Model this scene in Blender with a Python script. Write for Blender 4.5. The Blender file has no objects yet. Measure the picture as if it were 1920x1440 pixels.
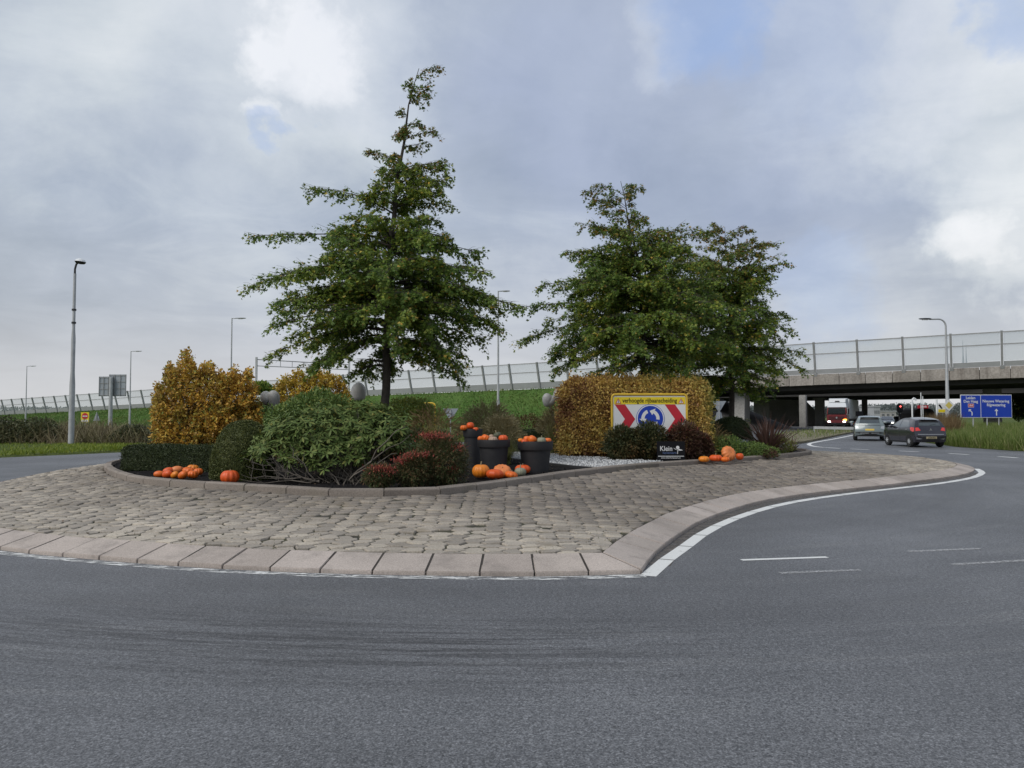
import bpy, bmesh, math, random
import numpy as np
from mathutils import Vector, Matrix, noise as mnoise

random.seed(7)
RNG = np.random.default_rng(11)
SC = bpy.context.scene
COL = SC.collection
PI = math.pi

# ------------------------------------------------------------------ camera
F, PITCH, H = 1450.0, math.atan(58 / 1450.0), 1.65
cam_d = bpy.data.cameras.new('camera')
cam_d.sensor_width = 36.0
cam_d.lens = F / 1920 * 36.0
cam_d.clip_end = 6000
cam = bpy.data.objects.new('camera', cam_d)
COL.objects.link(cam)
cam.location = (0, 0, H)
cam.rotation_euler = (PI / 2 + PITCH, 0, 0)
SC.camera = cam

# ------------------------------------------------------------------ node helper
class NT:
    def __init__(s, nt):
        s.nt = nt; s.nt.nodes.clear()
    def n(s, t, **kw):
        nd = s.nt.nodes.new(t)
        for k, v in kw.items():
            if k == 'inp':
                for a, b in v.items():
                    if hasattr(b, 'is_output') or isinstance(b, bpy.types.NodeSocket):
                        s.nt.links.new(b, nd.inputs[a])
                    else:
                        nd.inputs[a].default_value = b
            else:
                setattr(nd, k, v)
        return nd
    def math(s, op, a, b=None, c=None, clamp=False):
        nd = s.n('ShaderNodeMath', operation=op, use_clamp=clamp)
        for i, v in enumerate((a, b, c)):
            if v is None: continue
            if isinstance(v, bpy.types.NodeSocket): s.nt.links.new(v, nd.inputs[i])
            else: nd.inputs[i].default_value = v
        return nd.outputs[0]
    def vmath(s, op, a, b=None, scale=None):
        nd = s.n('ShaderNodeVectorMath', operation=op)
        for i, v in enumerate((a, b)):
            if v is None: continue
            if isinstance(v, bpy.types.NodeSocket): s.nt.links.new(v, nd.inputs[i])
            else: nd.inputs[i].default_value = v
        if scale is not None:
            if isinstance(scale, bpy.types.NodeSocket): s.nt.links.new(scale, nd.inputs['Scale'])
            else: nd.inputs['Scale'].default_value = scale
        return nd
    def ramp(s, fac, stops, interp='LINEAR'):
        nd = s.n('ShaderNodeValToRGB')
        cr = nd.color_ramp; cr.interpolation = interp
        while len(cr.elements) < len(stops): cr.elements.new(0.5)
        for e, (p, c) in zip(cr.elements, stops):
            e.position = p
            e.color = (c, c, c, 1) if isinstance(c, (int, float)) else (c[0], c[1], c[2], 1)
        s.nt.links.new(fac, nd.inputs[0])
        return nd.outputs[0]
    def mix(s, fac, a, b, mode='MIX'):
        nd = s.n('ShaderNodeMix', data_type='RGBA', blend_type=mode)
        for i, v in ((0, fac), (6, a), (7, b)):
            if isinstance(v, bpy.types.NodeSocket): s.nt.links.new(v, nd.inputs[i])
            elif i == 0: nd.inputs[0].default_value = v
            else: nd.inputs[i].default_value = (v[0], v[1], v[2], 1)
        return nd.outputs[2]
    def noise(s, vec, scale, detail=4, rough=0.5, dist=0.0, out=0):
        nd = s.n('ShaderNodeTexNoise', inp={'Scale': scale, 'Detail': detail, 'Roughness': rough, 'Distortion': dist})
        if vec is not None: s.nt.links.new(vec, nd.inputs['Vector'])
        return nd.outputs[out]

def srgb(r, g, b):
    f = lambda c: c / 12.92 if c <= 0.04045 else ((c + 0.055) / 1.055) ** 2.4
    return (f(r / 255), f(g / 255), f(b / 255))

# ------------------------------------------------------------------ pixel -> place
def ray(px, py):
    u, v = (px - 960) / F, (720 - py) / F
    c, s = math.cos(PITCH), math.sin(PITCH)
    return Vector((u, c - v * s, s + v * c))
def G(px, py, z=0.0):
    d = ray(px, py); t = (z - H) / d.z
    return Vector((d.x * t, d.y * t, z))
def P(px, py, Y):
    d = ray(px, py); t = Y / d.y
    return Vector((d.x * t, Y, H + d.z * t))

# ------------------------------------------------------------------ world: broken overcast
SUN_EL, SUN_AZ = math.radians(43), math.radians(-128)
w = bpy.data.worlds.new('World'); SC.world = w; w.use_nodes = True
T = NT(w.node_tree)
tc = T.n('ShaderNodeTexCoord').outputs['Generated']
sky = T.n('ShaderNodeTexSky', sky_type='NISHITA', sun_disc=False, sun_elevation=SUN_EL,
          sun_rotation=SUN_AZ, air_density=1.0, dust_density=1.0, ozone_density=1.5)
sep = T.n('ShaderNodeSeparateXYZ', inp={0: tc})
zz = T.math('MAXIMUM', sep.outputs[2], 0.0)
den = T.math('ADD', zz, 0.16)
uv = T.n('ShaderNodeCombineXYZ', inp={0: T.math('DIVIDE', sep.outputs[0], den), 1: T.math('DIVIDE', sep.outputs[1], den), 2: 0.0}).outputs[0]
warp = T.n('ShaderNodeTexNoise', inp={'Vector': tc, 'Scale': 7.0, 'Detail': 6.0, 'Roughness': 0.6})
wv = T.vmath('SCALE', T.vmath('SUBTRACT', warp.outputs['Color'], (0.5, 0.5, 0.5)).outputs[0], scale=0.24).outputs[0]
wdir = T.vmath('NORMALIZE', T.vmath('ADD', tc, wv).outputs[0]).outputs[0]
n1 = T.noise(T.vmath('ADD', uv, (3.2, 1.7, 0.0)).outputs[0], 0.62, 9, 0.52, 0.35)
n2 = T.noise(T.vmath('ADD', tc, (1.2, 5.7, 0.3)).outputs[0], 2.6, 8, 0.55, 0.4)
def blob(px, py, rad_deg, amp, d=wdir):
    v = ray(px, py).normalized()
    dt = T.vmath('DOT_PRODUCT', d, tuple(v)).outputs['Value']
    mr = T.n('ShaderNodeMapRange', interpolation_type='SMOOTHSTEP', inp={0: dt, 1: math.cos(math.radians(rad_deg)), 2: 1.0, 3: 0.0, 4: amp})
    return mr.outputs[0]
def total(l):
    o = l[0]
    for x in l[1:]: o = T.math('ADD', o, x)
    return o
bright = total([blob(230, 130, 22, 0.22), blob(560, 75, 4.0, 0.24), blob(480, 95, 2.2, 0.16), blob(610, 150, 9, 0.08), blob(1680, 60, 13, 0.26),
                blob(1850, 100, 9, 0.16), blob(1905, 430, 5.5, 0.30), blob(1830, 460, 2.4, 0.18), blob(1560, 580, 8, 0.14),
                blob(1000, 690, 9, 0.14), blob(1150, 300, 12, 0.03), blob(505, 212, 1.6, 0.20), blob(1240, 60, 3.5, 0.16),
                blob(430, 430, 15, -0.15), blob(60, 540, 14, -0.07), blob(1480, 330, 15, -0.15), blob(980, 430, 14, -0.03), blob(1330, 200, 10, -0.03)])
n3 = T.noise(T.vmath('ADD', uv, (7.1, 2.2, 0.0)).outputs[0], 2.1, 10, 0.62, 0.5)
base = T.math('ADD', T.math('MULTIPLY', T.math('SUBTRACT', n3, 0.5), 0.46), T.math('ADD', T.math('MULTIPLY', T.math('SUBTRACT', n1, 0.5), 0.62), T.math('MULTIPLY', T.math('SUBTRACT', n2, 0.5), 0.72)))
val = T.math('ADD', T.math('ADD', base, 0.40), bright)
cl = T.ramp(val, [(0.0, srgb(120, 134, 150)), (0.24, srgb(150, 163, 179)), (0.44, srgb(174, 185, 199)),
                  (0.64, srgb(208, 216, 222)), (0.86, srgb(236, 240, 242)), (1.0, srgb(250, 252, 253))])
# faint lilac/blue thinning
thin = T.math('ADD', T.ramp(T.noise(wdir, 1.7, 5, 0.5, 0.2), [(0.42, 0.0), (0.72, 0.55)]), blob(1330, 230, 22, 0.42))
cl = T.mix(thin, cl, T.mix(0.5, cl, srgb(176, 188, 222)))
# paler, slightly warm air low over the horizon
hz = T.ramp(sep.outputs[2], [(0.0, 0.85), (0.05, 0.68), (0.13, 0.25), (0.24, 0.0)])
cl = T.mix(hz, cl, srgb(220, 219, 219))
hole = total([blob(516, 240, 1.5, 0.40), blob(1340, 0, 5.5, 0.62), blob(1910, 30, 3.0, 0.5), blob(1470, 100, 7, 0.16),
              blob(1545, 530, 4.5, 0.26), T.ramp(n1, [(0.66, 0.0), (0.8, 0.35)])])
skyc = T.mix(1.0, sky.outputs[0], (1.15, 1.15, 1.25), 'MULTIPLY')
cl10 = T.mix(1.0, cl, (10 * .66, 10 * .66, 10 * .66), 'MULTIPLY')
# holes: clear sky seen through a veil of thin cloud
hole_c = T.mix(0.8, skyc, T.mix(1.0, srgb(158, 184, 228), (6.6, 6.6, 6.6), 'MULTIPLY'))
fin = T.mix(T.math('MINIMUM', hole, 0.95), cl10, hole_c)
bg = T.n('ShaderNodeBackground', inp={'Color': fin, 'Strength': 0.1})
T.n('ShaderNodeOutputWorld', inp={'Surface': bg.outputs[0]})

# ------------------------------------------------------------------ sun behind cloud, and exposure
sd = bpy.data.lights.new('sun', 'SUN'); sd.energy = 1.5; sd.angle = math.radians(40); sd.color = (1.0, 0.96, 0.90)
sun = bpy.data.objects.new('sun', sd); COL.objects.link(sun)
sdir = Vector((math.sin(SUN_AZ) * math.cos(SUN_EL), math.cos(SUN_AZ) * math.cos(SUN_EL), math.sin(SUN_EL)))
sun.rotation_euler = sdir.to_track_quat('Z', 'Y').to_euler()
SC.view_settings.view_transform = 'Standard'
SC.view_settings.look = 'None'
SC.view_settings.gamma = 1.0
SC.view_settings.use_curve_mapping = False
SC.view_settings.exposure = 0.6
SC.cycles.max_bounces = 6
SC.cycles.transparent_max_bounces = 24
SC.cycles.use_denoising = True

# ------------------------------------------------------------------ materials
M = {}
def mat(name, color, rough=0.6, metal=0.0, var=0.0, vscale=6.0, bump=0.0, bscale=60.0, emit=None, estr=0.0, spec=0.5, coat=0.0, col2=None, detail=5):
    m = bpy.data.materials.new(name); m.use_nodes = True
    T = NT(m.node_tree)
    b = T.n('ShaderNodeBsdfPrincipled', inp={'Roughness': rough, 'Metallic': metal, 'Specular IOR Level': spec, 'Coat Weight': coat})
    co = T.n('ShaderNodeTexCoord').outputs['Object']
    if var > 0 or col2 is not None:
        c2 = col2 if col2 is not None else tuple(c * (1 - var) for c in color)
        nf = T.ramp(T.noise(co, vscale, detail, 0.6), [(0.3, 0.0), (0.7, 1.0)])
        T.nt.links.new(T.mix(nf, color, c2), b.inputs['Base Color'])
    else:
        b.inputs['Base Color'].default_value = (*color, 1)
    if bump > 0:
        bp = T.n('ShaderNodeBump', inp={'Strength': bump, 'Distance': 0.02, 'Height': T.noise(co, bscale, 4, 0.6)})
        T.nt.links.new(bp.outputs[0], b.inputs['Normal'])
    if emit is not None:
        b.inputs['Emission Color'].default_value = (*emit, 1); b.inputs['Emission Strength'].default_value = estr
    T.n('ShaderNodeOutputMaterial', inp={'Surface': b.outputs[0]})
    M[name] = m
    return m

def leafmat(name, stops, trans=0.3, rough=0.55, nscale=1.3, noise_cols=None, spec=0.35):
    """colour varies leaf by leaf and, softly, by clump"""
    m = bpy.data.materials.new(name); m.use_nodes = True
    T = NT(m.node_tree)
    geo = T.n('ShaderNodeNewGeometry')
    co = T.n('ShaderNodeTexCoord').outputs['Object']
    c = T.ramp(geo.outputs['Random Per Island'], stops)
    if noise_cols is not None:
        nf = T.ramp(T.noise(co, nscale, 3, 0.55), [(0.42, 0.0), (0.66, 0.85)])
        c = T.mix(nf, c, T.mix(1.0, c, noise_cols, 'MULTIPLY'))
    b = T.n('ShaderNodeBsdfPrincipled', inp={'Base Color': c, 'Roughness': rough, 'Specular IOR Level': spec})
    t = T.n('ShaderNodeBsdfTranslucent', inp={'Color': c})
    mx = T.n('ShaderNodeMixShader', inp={0: trans, 1: b.outputs[0], 2: t.outputs[0]})
    T.n('ShaderNodeOutputMaterial', inp={'Surface': mx.outputs[0]})
    M[name] = m
    return m

# ------------------------------------------------------------------ object helpers
def tag(o, label=None, cat=None, group=None, kind=None):
    if label: o['label'] = label
    if cat: o['category'] = cat
    if group: o['group'] = group
    if kind: o['kind'] = kind
    return o
def thing(name, label, cat, loc=(0, 0, 0), rz=0.0, group=None):
    o = bpy.data.objects.new(name, None); COL.objects.link(o)
    o.empty_display_size = 0.2
    o.location = loc; o.rotation_euler = (0, 0, rz)
    return tag(o, label, cat, group)
def copy_tree(o, parent=None):
    c = o.copy(); COL.objects.link(c); c.parent = parent
    for ch in o.children:
        copy_tree(ch, c)
    return c

def link_mesh(name, me, m, parent=None):
    o = bpy.data.objects.new(name, me); COL.objects.link(o)
    if m is not None and not me.materials: me.materials.append(M[m] if isinstance(m, str) else m)
    if parent is not None: o.parent = parent
    return o

class MB:
    def __init__(s): s.v = []; s.f = []
    def add(s, vs, fs):
        b = len(s.v); s.v += [tuple(p) for p in vs]; s.f += [tuple(i + b for i in f) for f in fs]; return s
    def box(s, x0, x1, y0, y1, z0, z1):
        return s.add([(x0, y0, z0), (x1, y0, z0), (x1, y1, z0), (x0, y1, z0), (x0, y0, z1), (x1, y0, z1), (x1, y1, z1), (x0, y1, z1)],
                     [(3, 2, 1, 0), (4, 5, 6, 7), (0, 1, 5, 4), (1, 2, 6, 5), (2, 3, 7, 6), (3, 0, 4, 7)])
    def hexa(s, bot, top):
        n = len(bot)
        fs = [tuple(range(n - 1, -1, -1)), tuple(range(n, 2 * n))]
        fs += [(i, (i + 1) % n, n + (i + 1) % n, n + i) for i in range(n)]
        return s.add(list(bot) + list(top), fs)
    def bar(s, a, b, wx, wy=None, up=(0, 0, 1)):
        a, b = Vector(a), Vector(b); d = (b - a).normalized(); up = Vector(up)
        if abs(d.dot(up)) > 0.95: up = Vector((0, 1, 0))
        r = d.cross(up).normalized(); u = r.cross(d); wy = wx if wy is None else wy
        q = [r * -wx / 2 - u * wy / 2, r * wx / 2 - u * wy / 2, r * wx / 2 + u * wy / 2, r * -wx / 2 + u * wy / 2]
        return s.hexa([a + k for k in q], [b + k for k in q])
    def tube(s, pts, rads, n=8, cap=True):
        pts = [Vector(p) for p in pts]
        if isinstance(rads, (int, float)): rads = [rads] * len(pts)
        b = len(s.v); ref = None
        for i, p in enumerate(pts):
            d = (pts[min(i + 1, len(pts) - 1)] - pts[max(i - 1, 0)]).normalized()
            if ref is None: ref = Vector((0, 0, 1)) if abs(d.z) < 0.9 else Vector((1, 0, 0))
            r = (ref - d * ref.dot(d)).normalized(); u = d.cross(r); ref = r
            for k in range(n):
                a = 2 * PI * k / n
                q = p + (r * math.cos(a) + u * math.sin(a)) * rads[i]
                s.v.append(tuple(q))
        for i in range(len(pts) - 1):
            for k in range(n):
                s.f.append((b + i * n + k, b + i * n + (k + 1) % n, b + (i + 1) * n + (k + 1) % n, b + (i + 1) * n + k))
        if cap:
            s.f.append(tuple(b + k for k in range(n - 1, -1, -1)))
            s.f.append(tuple(b + (len(pts) - 1) * n + k for k in range(n)))
        return s
    def lathe(s, prof, n=24, c=(0, 0, 0), ax='z'):
        b = len(s.v)
        for r, z in prof:
            for k in range(n):
                a = 2 * PI * k / n
                if ax == 'z': s.v.append((c[0] + r * math.cos(a), c[1] + r * math.sin(a), c[2] + z))
                elif ax == 'y': s.v.append((c[0] + r * math.cos(a), c[1] + z, c[2] - r * math.sin(a)))
                else: s.v.append((c[0] + z, c[1] + r * math.cos(a), c[2] + r * math.sin(a)))
        for i in range(len(prof) - 1):
            for k in range(n):
                s.f.append((b + i * n + k, b + i * n + (k + 1) % n, b + (i + 1) * n + (k + 1) % n, b + (i + 1) * n + k))
        s.f.append(tuple(b + k for k in range(n - 1, -1, -1)))
        s.f.append(tuple(b + (len(prof) - 1) * n + k for k in range(n)))
        return s
    def plate(s, poly, y0, y1):
        """polygon given in x,z seen from -Y, thickness y0 (front) .. y1 (back)"""
        n = len(poly)
        vs = [(x, y0, z) for x, z in poly] + [(x, y1, z) for x, z in poly]
        fs = [tuple(range(n)), tuple(range(2 * n - 1, n - 1, -1))]
        fs += [((i + 1) % n, i, n + i, n + (i + 1) % n) for i in range(n)]
        return s.add(vs, fs)
    def mesh(s, name, smooth=None):
        me = bpy.data.meshes.new(name); me.from_pydata(s.v, [], s.f); me.update()
        if smooth is not None:
            bm = bmesh.new(); bm.from_mesh(me)
            bmesh.ops.remove_doubles(bm, verts=bm.verts, dist=1e-4)
            bmesh.ops.recalc_face_normals(bm, faces=bm.faces); bm.to_mesh(me); bm.free()
            me.shade_smooth(); me.set_sharp_from_angle(angle=math.radians(smooth))
        return me
    def build(s, name, m, parent=None, smooth=None, bevel=0.0, world=False, recalc=True):
        if world and parent is not None:
            o = Vector(parent.location); s.v = [(x - o.x, y - o.y, z - o.z) for x, y, z in s.v]
        me = s.mesh(name, smooth)
        if bevel > 0 or (recalc and smooth is None):
            bm = bmesh.new(); bm.from_mesh(me)
            bmesh.ops.recalc_face_normals(bm, faces=bm.faces)
            if bevel > 0:
                ed = [e for e in bm.edges if len(e.link_faces) == 2 and e.calc_face_angle(0) > 0.5]
                bmesh.ops.bevel(bm, geom=ed, offset=bevel, segments=2, affect='EDGES', clamp_overlap=True)
            bm.to_mesh(me); bm.free()
            if bevel > 0: me.shade_smooth(); me.set_sharp_from_angle(angle=math.radians(35))
        return link_mesh(name, me, m, parent)

def np_mesh(name, V, Fc, m, parent=None, smooth=False):
    """V (n,3), Fc (k,3|4) arrays"""
    me = bpy.data.meshes.new(name)
    V = np.ascontiguousarray(V, dtype=np.float32); Fc = np.ascontiguousarray(Fc, dtype=np.int32)
    if parent is not None: V = V - np.array(parent.location, dtype=np.float32)
    k = Fc.shape[1]
    me.vertices.add(len(V)); me.vertices.foreach_set('co', V.ravel())
    me.loops.add(Fc.size); me.loops.foreach_set('vertex_index', Fc.ravel())
    me.polygons.add(len(Fc)); me.polygons.foreach_set('loop_start', np.arange(0, Fc.size, k, dtype=np.int32))
    me.polygons.foreach_set('loop_total', np.full(len(Fc), k, dtype=np.int32))
    if smooth: me.polygons.foreach_set('use_smooth', np.ones(len(Fc), dtype=bool))
    me.update(calc_edges=True)
    return link_mesh(name, me, m, parent)

def nrmz(a):
    return a / np.maximum(np.linalg.norm(a, axis=1, keepdims=True), 1e-9)
def rand_dirs(n):
    return nrmz(RNG.normal(size=(n, 3)))

def leaf_geo(pts, ax, nm, L, W, shape='kite'):
    """leaf blades: base point, axis, face normal, length, width -> verts, tris"""
    n = len(pts); ax = nrmz(ax); sd_ = nrmz(np.cross(nm, ax)); up = np.cross(ax, sd_)
    L = np.broadcast_to(L, (n,))[:, None]; W = np.broadcast_to(W, (n,))[:, None]
    if shape == 'oak':
        parts = []
        for ang, sc in ((0.0, 1.0), (0.75, 0.72), (-0.75, 0.72)):
            a2 = ax * math.cos(ang) + sd_ * math.sin(ang); s2 = -ax * math.sin(ang) + sd_ * math.cos(ang)
            b = pts + ax * L * (0.0 if ang == 0 else 0.22)
            parts.append(np.stack([b, b + a2 * L * .45 * sc + s2 * W * .5 * sc - up * W * .15, b + a2 * L * sc, b + a2 * L * .45 * sc - s2 * W * .5 * sc - up * W * .15], 1))
        V = np.concatenate(parts, 1).reshape(-1, 3)
        q = np.array([[0, 1, 2], [0, 2, 3]])
        loc = np.concatenate([q + 4 * i for i in range(3)])
        # share the base vertex so the three lobes are one island
        loc = np.where(loc == 4, 0, np.where(loc == 8, 0, loc))
        Fc = (loc[None] + (np.arange(n) * 12)[:, None, None]).reshape(-1, 3)
        return V, Fc
    if shape == 'oval':
        cols = [pts, pts + ax * L * .3 + sd_ * W * .45 - up * W * .1, pts + ax * L * .7 + sd_ * W * .42 - up * (W * .1 + L * .05), pts + ax * L - up * L * .14,
                pts + ax * L * .7 - sd_ * W * .42 - up * (W * .1 + L * .05), pts + ax * L * .3 - sd_ * W * .45 - up * W * .1]
        V = np.stack(cols, 1).reshape(-1, 3)
        loc = np.array([[0, 1, 5], [1, 2, 4], [1, 4, 5], [2, 3, 4]])
        return V, (loc[None] + (np.arange(n) * 6)[:, None, None]).reshape(-1, 3)
    cols = [pts, pts + ax * L * .45 + sd_ * W * .5 - up * W * .12, pts + ax * L, pts + ax * L * .45 - sd_ * W * .5 - up * W * .12]
    V = np.stack(cols, 1).reshape(-1, 3)
    loc = np.array([[0, 1, 2], [0, 2, 3]])
    return V, (loc[None] + (np.arange(n) * 4)[:, None, None]).reshape(-1, 3)

def strap_geo(base, tip, sag, W, seg=4, side=None):
    """grass or strap blades arching from base to tip, bulging upwards by sag"""
    n = len(base); d = tip - base
    s_ = np.cross(d, np.array([[0, 0, 1.0]])) if side is None else side
    s_ = nrmz(s_ + 1e-6); W = np.broadcast_to(W, (n,))[:, None]; sag = np.broadcast_to(sag, (n,))[:, None]
    rows = []
    for i in range(seg + 1):
        u = i / seg
        p = base + d * u + np.array([[0, 0, 1.0]]) * sag * (4 * u * (1 - u))
        ww = W * (1 - u ** 2.2) * 0.5 + 0.0004
        rows += [p - s_ * ww, p + s_ * ww]
    k = 2 * (seg + 1)
    V = np.stack(rows, 1).reshape(-1, 3)
    loc = np.array([[2 * i, 2 * i + 1, 2 * i + 3, 2 * i + 2] for i in range(seg)])
    return V, (loc[None] + (np.arange(n) * k)[:, None, None]).reshape(-1, 4)

def join_geo(lst):
    V, Fc, o = [], [], 0
    for v, f in lst:
        V.append(v); Fc.append(f + o); o += len(v)
    return np.concatenate(V), np.concatenate(Fc)

def text(name, body, size, loc, m, parent=None, align='CENTER', sx=1.0, ext=0.002, face='-Y', bold=0.0):
    cu = bpy.data.curves.new(name, 'FONT'); cu.body = body; cu.size = size; cu.align_x = align; cu.align_y = 'CENTER'
    cu.extrude = ext; cu.resolution_u = 3; cu.offset = bold
    o = bpy.data.objects.new('tmp_text', cu); COL.objects.link(o)
    bpy.context.view_layer.update()
    dg = bpy.context.evaluated_depsgraph_get()
    me = bpy.data.meshes.new_from_object(o.evaluated_get(dg)); bpy.data.objects.remove(o)
    R = Matrix.Rotation(PI / 2, 4, 'X') @ Matrix.Diagonal((sx, 1, 1, 1))
    me.transform(Matrix.Translation(loc) @ R); me.materials.clear(); me.name = name
    return link_mesh(name, me, m, parent)

def catmull(pts, step, closed=False):
    pts = [Vector(p) for p in pts]; out = []
    n = len(pts); rng = range(n if closed else n - 1)
    for i in rng:
        p0 = pts[(i - 1) % n] if (closed or i > 0) else pts[0] * 2 - pts[1]
        p1 = pts[i]; p2 = pts[(i + 1) % n]
        p3 = pts[(i + 2) % n] if (closed or i + 2 < n) else p2 * 2 - p1
        k = max(2, int((p2 - p1).length / 0.05))
        for j in range(k):
            t = j / k
            out.append(0.5 * (2 * p1 + (p2 - p0) * t + (2 * p0 - 5 * p1 + 4 * p2 - p3) * t * t + (3 * p1 - p0 - 3 * p2 + p3) * t ** 3))
    if not closed: out.append(pts[-1])
    # resample evenly
    L = [0.0]
    for a, b in zip(out, out[1:] + ([out[0]] if closed else [])): L.append(L[-1] + (b - a).length)
    tot = L[-1]; k = max(2, round(tot / step)); res = []; j = 0
    src = out + ([out[0]] if closed else [])
    for i in range(k + (0 if closed else 1)):
        s = tot * i / k
        while j < len(L) - 2 and L[j + 1] < s: j += 1
        seg = L[j + 1] - L[j]
        t = (s - L[j]) / seg if seg > 1e-9 else 0
        res.append(src[j].lerp(src[j + 1], min(1, t)))
    return res
def offset_open(pts, d, closed=False):
    """offset to the left of travel by d (2D), mitred"""
    n = len(pts); out = []
    for i in range(n):
        a = pts[(i - 1) % n] if (closed or i > 0) else None
        b = pts[(i + 1) % n] if (closed or i < n - 1) else None
        p = pts[i]; ns = []
        for q, r in ((a, p), (p, b)):
            if q is None or r is None: continue
            e = (r - q).to_2d()
            if e.length < 1e-9: continue
            e.normalize(); ns.append(Vector((-e.y, e.x)))
        if len(ns) == 2:
            m_ = (ns[0] + ns[1]); m_.normalize(); c = max(0.45, m_.dot(ns[0])); m_ = m_ / c
        else: m_ = ns[0]
        out.append(Vector((p.x + m_.x * d, p.y + m_.y * d, p.z)))
    return out
def inside(poly, x, y):
    """poly (n,2), x,y arrays"""
    r = np.zeros(x.shape, bool); n = len(poly); j = n - 1
    for i in range(n):
        xi, yi = poly[i]; xj, yj = poly[j]
        c = ((yi > y) != (yj > y)) & (x < (xj - xi) * (y - yi) / (yj - yi + 1e-12) + xi)
        r ^= c; j = i
    return r
def dist_poly(poly, x, y):
    """distance to and nearest point on a closed polyline"""
    best = np.full(x.shape, 1e9); bx = x.copy(); by = y.copy()
    for i in range(len(poly)):
        ax_, ay_ = poly[i]; bx_, by_ = poly[(i + 1) % len(poly)]
        dx, dy = bx_ - ax_, by_ - ay_; l2 = dx * dx + dy * dy + 1e-12
        t = np.clip(((x - ax_) * dx + (y - ay_) * dy) / l2, 0, 1)
        qx, qy = ax_ + t * dx, ay_ + t * dy
        d = np.hypot(x - qx, y - qy); k = d < best
        best = np.where(k, d, best); bx = np.where(k, qx, bx); by = np.where(k, qy, by)
    return best, bx, by

# ================================================================== surface materials
def asphalt_mat():
    m = bpy.data.materials.new('asphalt'); m.use_nodes = True; T = NT(m.node_tree)
    co = T.n('ShaderNodeTexCoord').outputs['Object']
    d = T.vmath('SUBTRACT', co, (0.0, 21.0, 0.0)).outputs[0]
    s = T.n('ShaderNodeSeparateXYZ', inp={0: d})
    r = T.vmath('LENGTH', T.n('ShaderNodeCombineXYZ', inp={0: s.outputs[0], 1: s.outputs[1]}).outputs[0]).outputs['Value']
    an = T.math('ARCTAN2', s.outputs[0], T.math('MULTIPLY', s.outputs[1], -1.0))
    pol = T.n('ShaderNodeCombineXYZ', inp={0: T.math('MULTIPLY', r, 3.0), 1: T.math('MULTIPLY', an, 5.0)}).outputs[0]
    streak = T.noise(pol, 1.0, 6, 0.62, 0.2)
    pol2 = T.n('ShaderNodeCombineXYZ', inp={0: T.math('MULTIPLY', r, 9.0), 1: T.math('MULTIPLY', an, 9.0)}).outputs[0]
    torn = T.noise(pol2, 1.0, 8, 0.7, 0.3)
    big = T.noise(co, 0.3, 6, 0.62)
    grain = T.noise(co, 85.0, 3, 0.7)
    grain2 = T.noise(co, 34.0, 5, 0.75)
    vor = T.n('ShaderNodeTexVoronoi', inp={'Vector': co, 'Scale': 110.0}).outputs['Color']
    c = T.mix(T.ramp(big, [(0.3, 0.0), (0.7, 1.0)]), (0.100, 0.103, 0.110), (0.158, 0.162, 0.172))
    c = T.mix(T.ramp(streak, [(0.32, 0.35), (0.5, 0.0)]), c, (0.095, 0.096, 0.102))
    c = T.mix(T.ramp(streak, [(0.54, 0.0), (0.72, 0.45)]), c, (0.19, 0.19, 0.19))
    # polished wheel tracks of the circulating lane
    trk = T.ramp(T.math('ABSOLUTE', T.math('SUBTRACT', T.math('PINGPONG', T.math('SUBTRACT', r, 14.1), 2.1), 0.4)), [(0.0, 0.8), (0.55, 0.3), (0.95, 0.0)])
    c = T.mix(T.math('MULTIPLY', trk, T.ramp(T.noise(co, 0.5, 4, 0.6), [(0.3, 0.2), (0.7, 1.0)])), c, (0.082, 0.083, 0.088))
    # the ravelled band the lorries scrub, about six metres out from the kerb
    band = T.ramp(T.math('ABSOLUTE', T.math('SUBTRACT', r, 15.4)), [(0.0, 1.0), (0.9, 0.25), (2.2, 0.0)])
    bm_ = T.math('MULTIPLY', T.math('MULTIPLY', band, T.ramp(T.math('ABSOLUTE', T.math('ADD', an, 0.10)), [(0.08, 1.0), (0.22, 0.25), (0.5, 0.0)])), T.ramp(torn, [(0.47, 0.0), (0.58, 1.0)]))
    c = T.mix(T.math('MULTIPLY', bm_, 0.92), c, (0.045, 0.045, 0.048))
    # aggregate
    bw = T.n('ShaderNodeRGBToBW', inp={0: vor}).outputs[0]
    c = T.mix(0.75, c, T.mix(T.ramp(bw, [(0.1, 0.0), (0.9, 1.0)]), (0.35, 0.35, 0.36), (1.75, 1.73, 1.7)), 'MULTIPLY')
    c = T.mix(0.8, c, T.ramp(grain, [(0.3, 0.35), (0.7, 1.65)]), 'MULTIPLY')
    c = T.mix(0.85, c, T.ramp(grain2, [(0.32, 0.4), (0.68, 1.6)]), 'MULTIPLY')
    c = T.mix(T.ramp(T.noise(co, 21.0, 6, 0.8), [(0.60, 0.0), (0.70, 0.6)]), c, (0.05, 0.05, 0.055))
    h = T.math('ADD', T.math('MULTIPLY', bw, 0.8), T.math('ADD', grain2, T.math('MULTIPLY', bm_, -1.5)))
    bp = T.n('ShaderNodeBump', inp={'Strength': 0.55, 'Distance': 0.012, 'Height': h})
    b = T.n('ShaderNodeBsdfPrincipled', inp={'Base Color': c, 'Roughness': 0.60, 'Specular IOR Level': 0.5, 'Normal': bp.outputs[0]})
    T.n('ShaderNodeOutputMaterial', inp={'Surface': b.outputs[0]}); M['asphalt'] = m
asphalt_mat()

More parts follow.
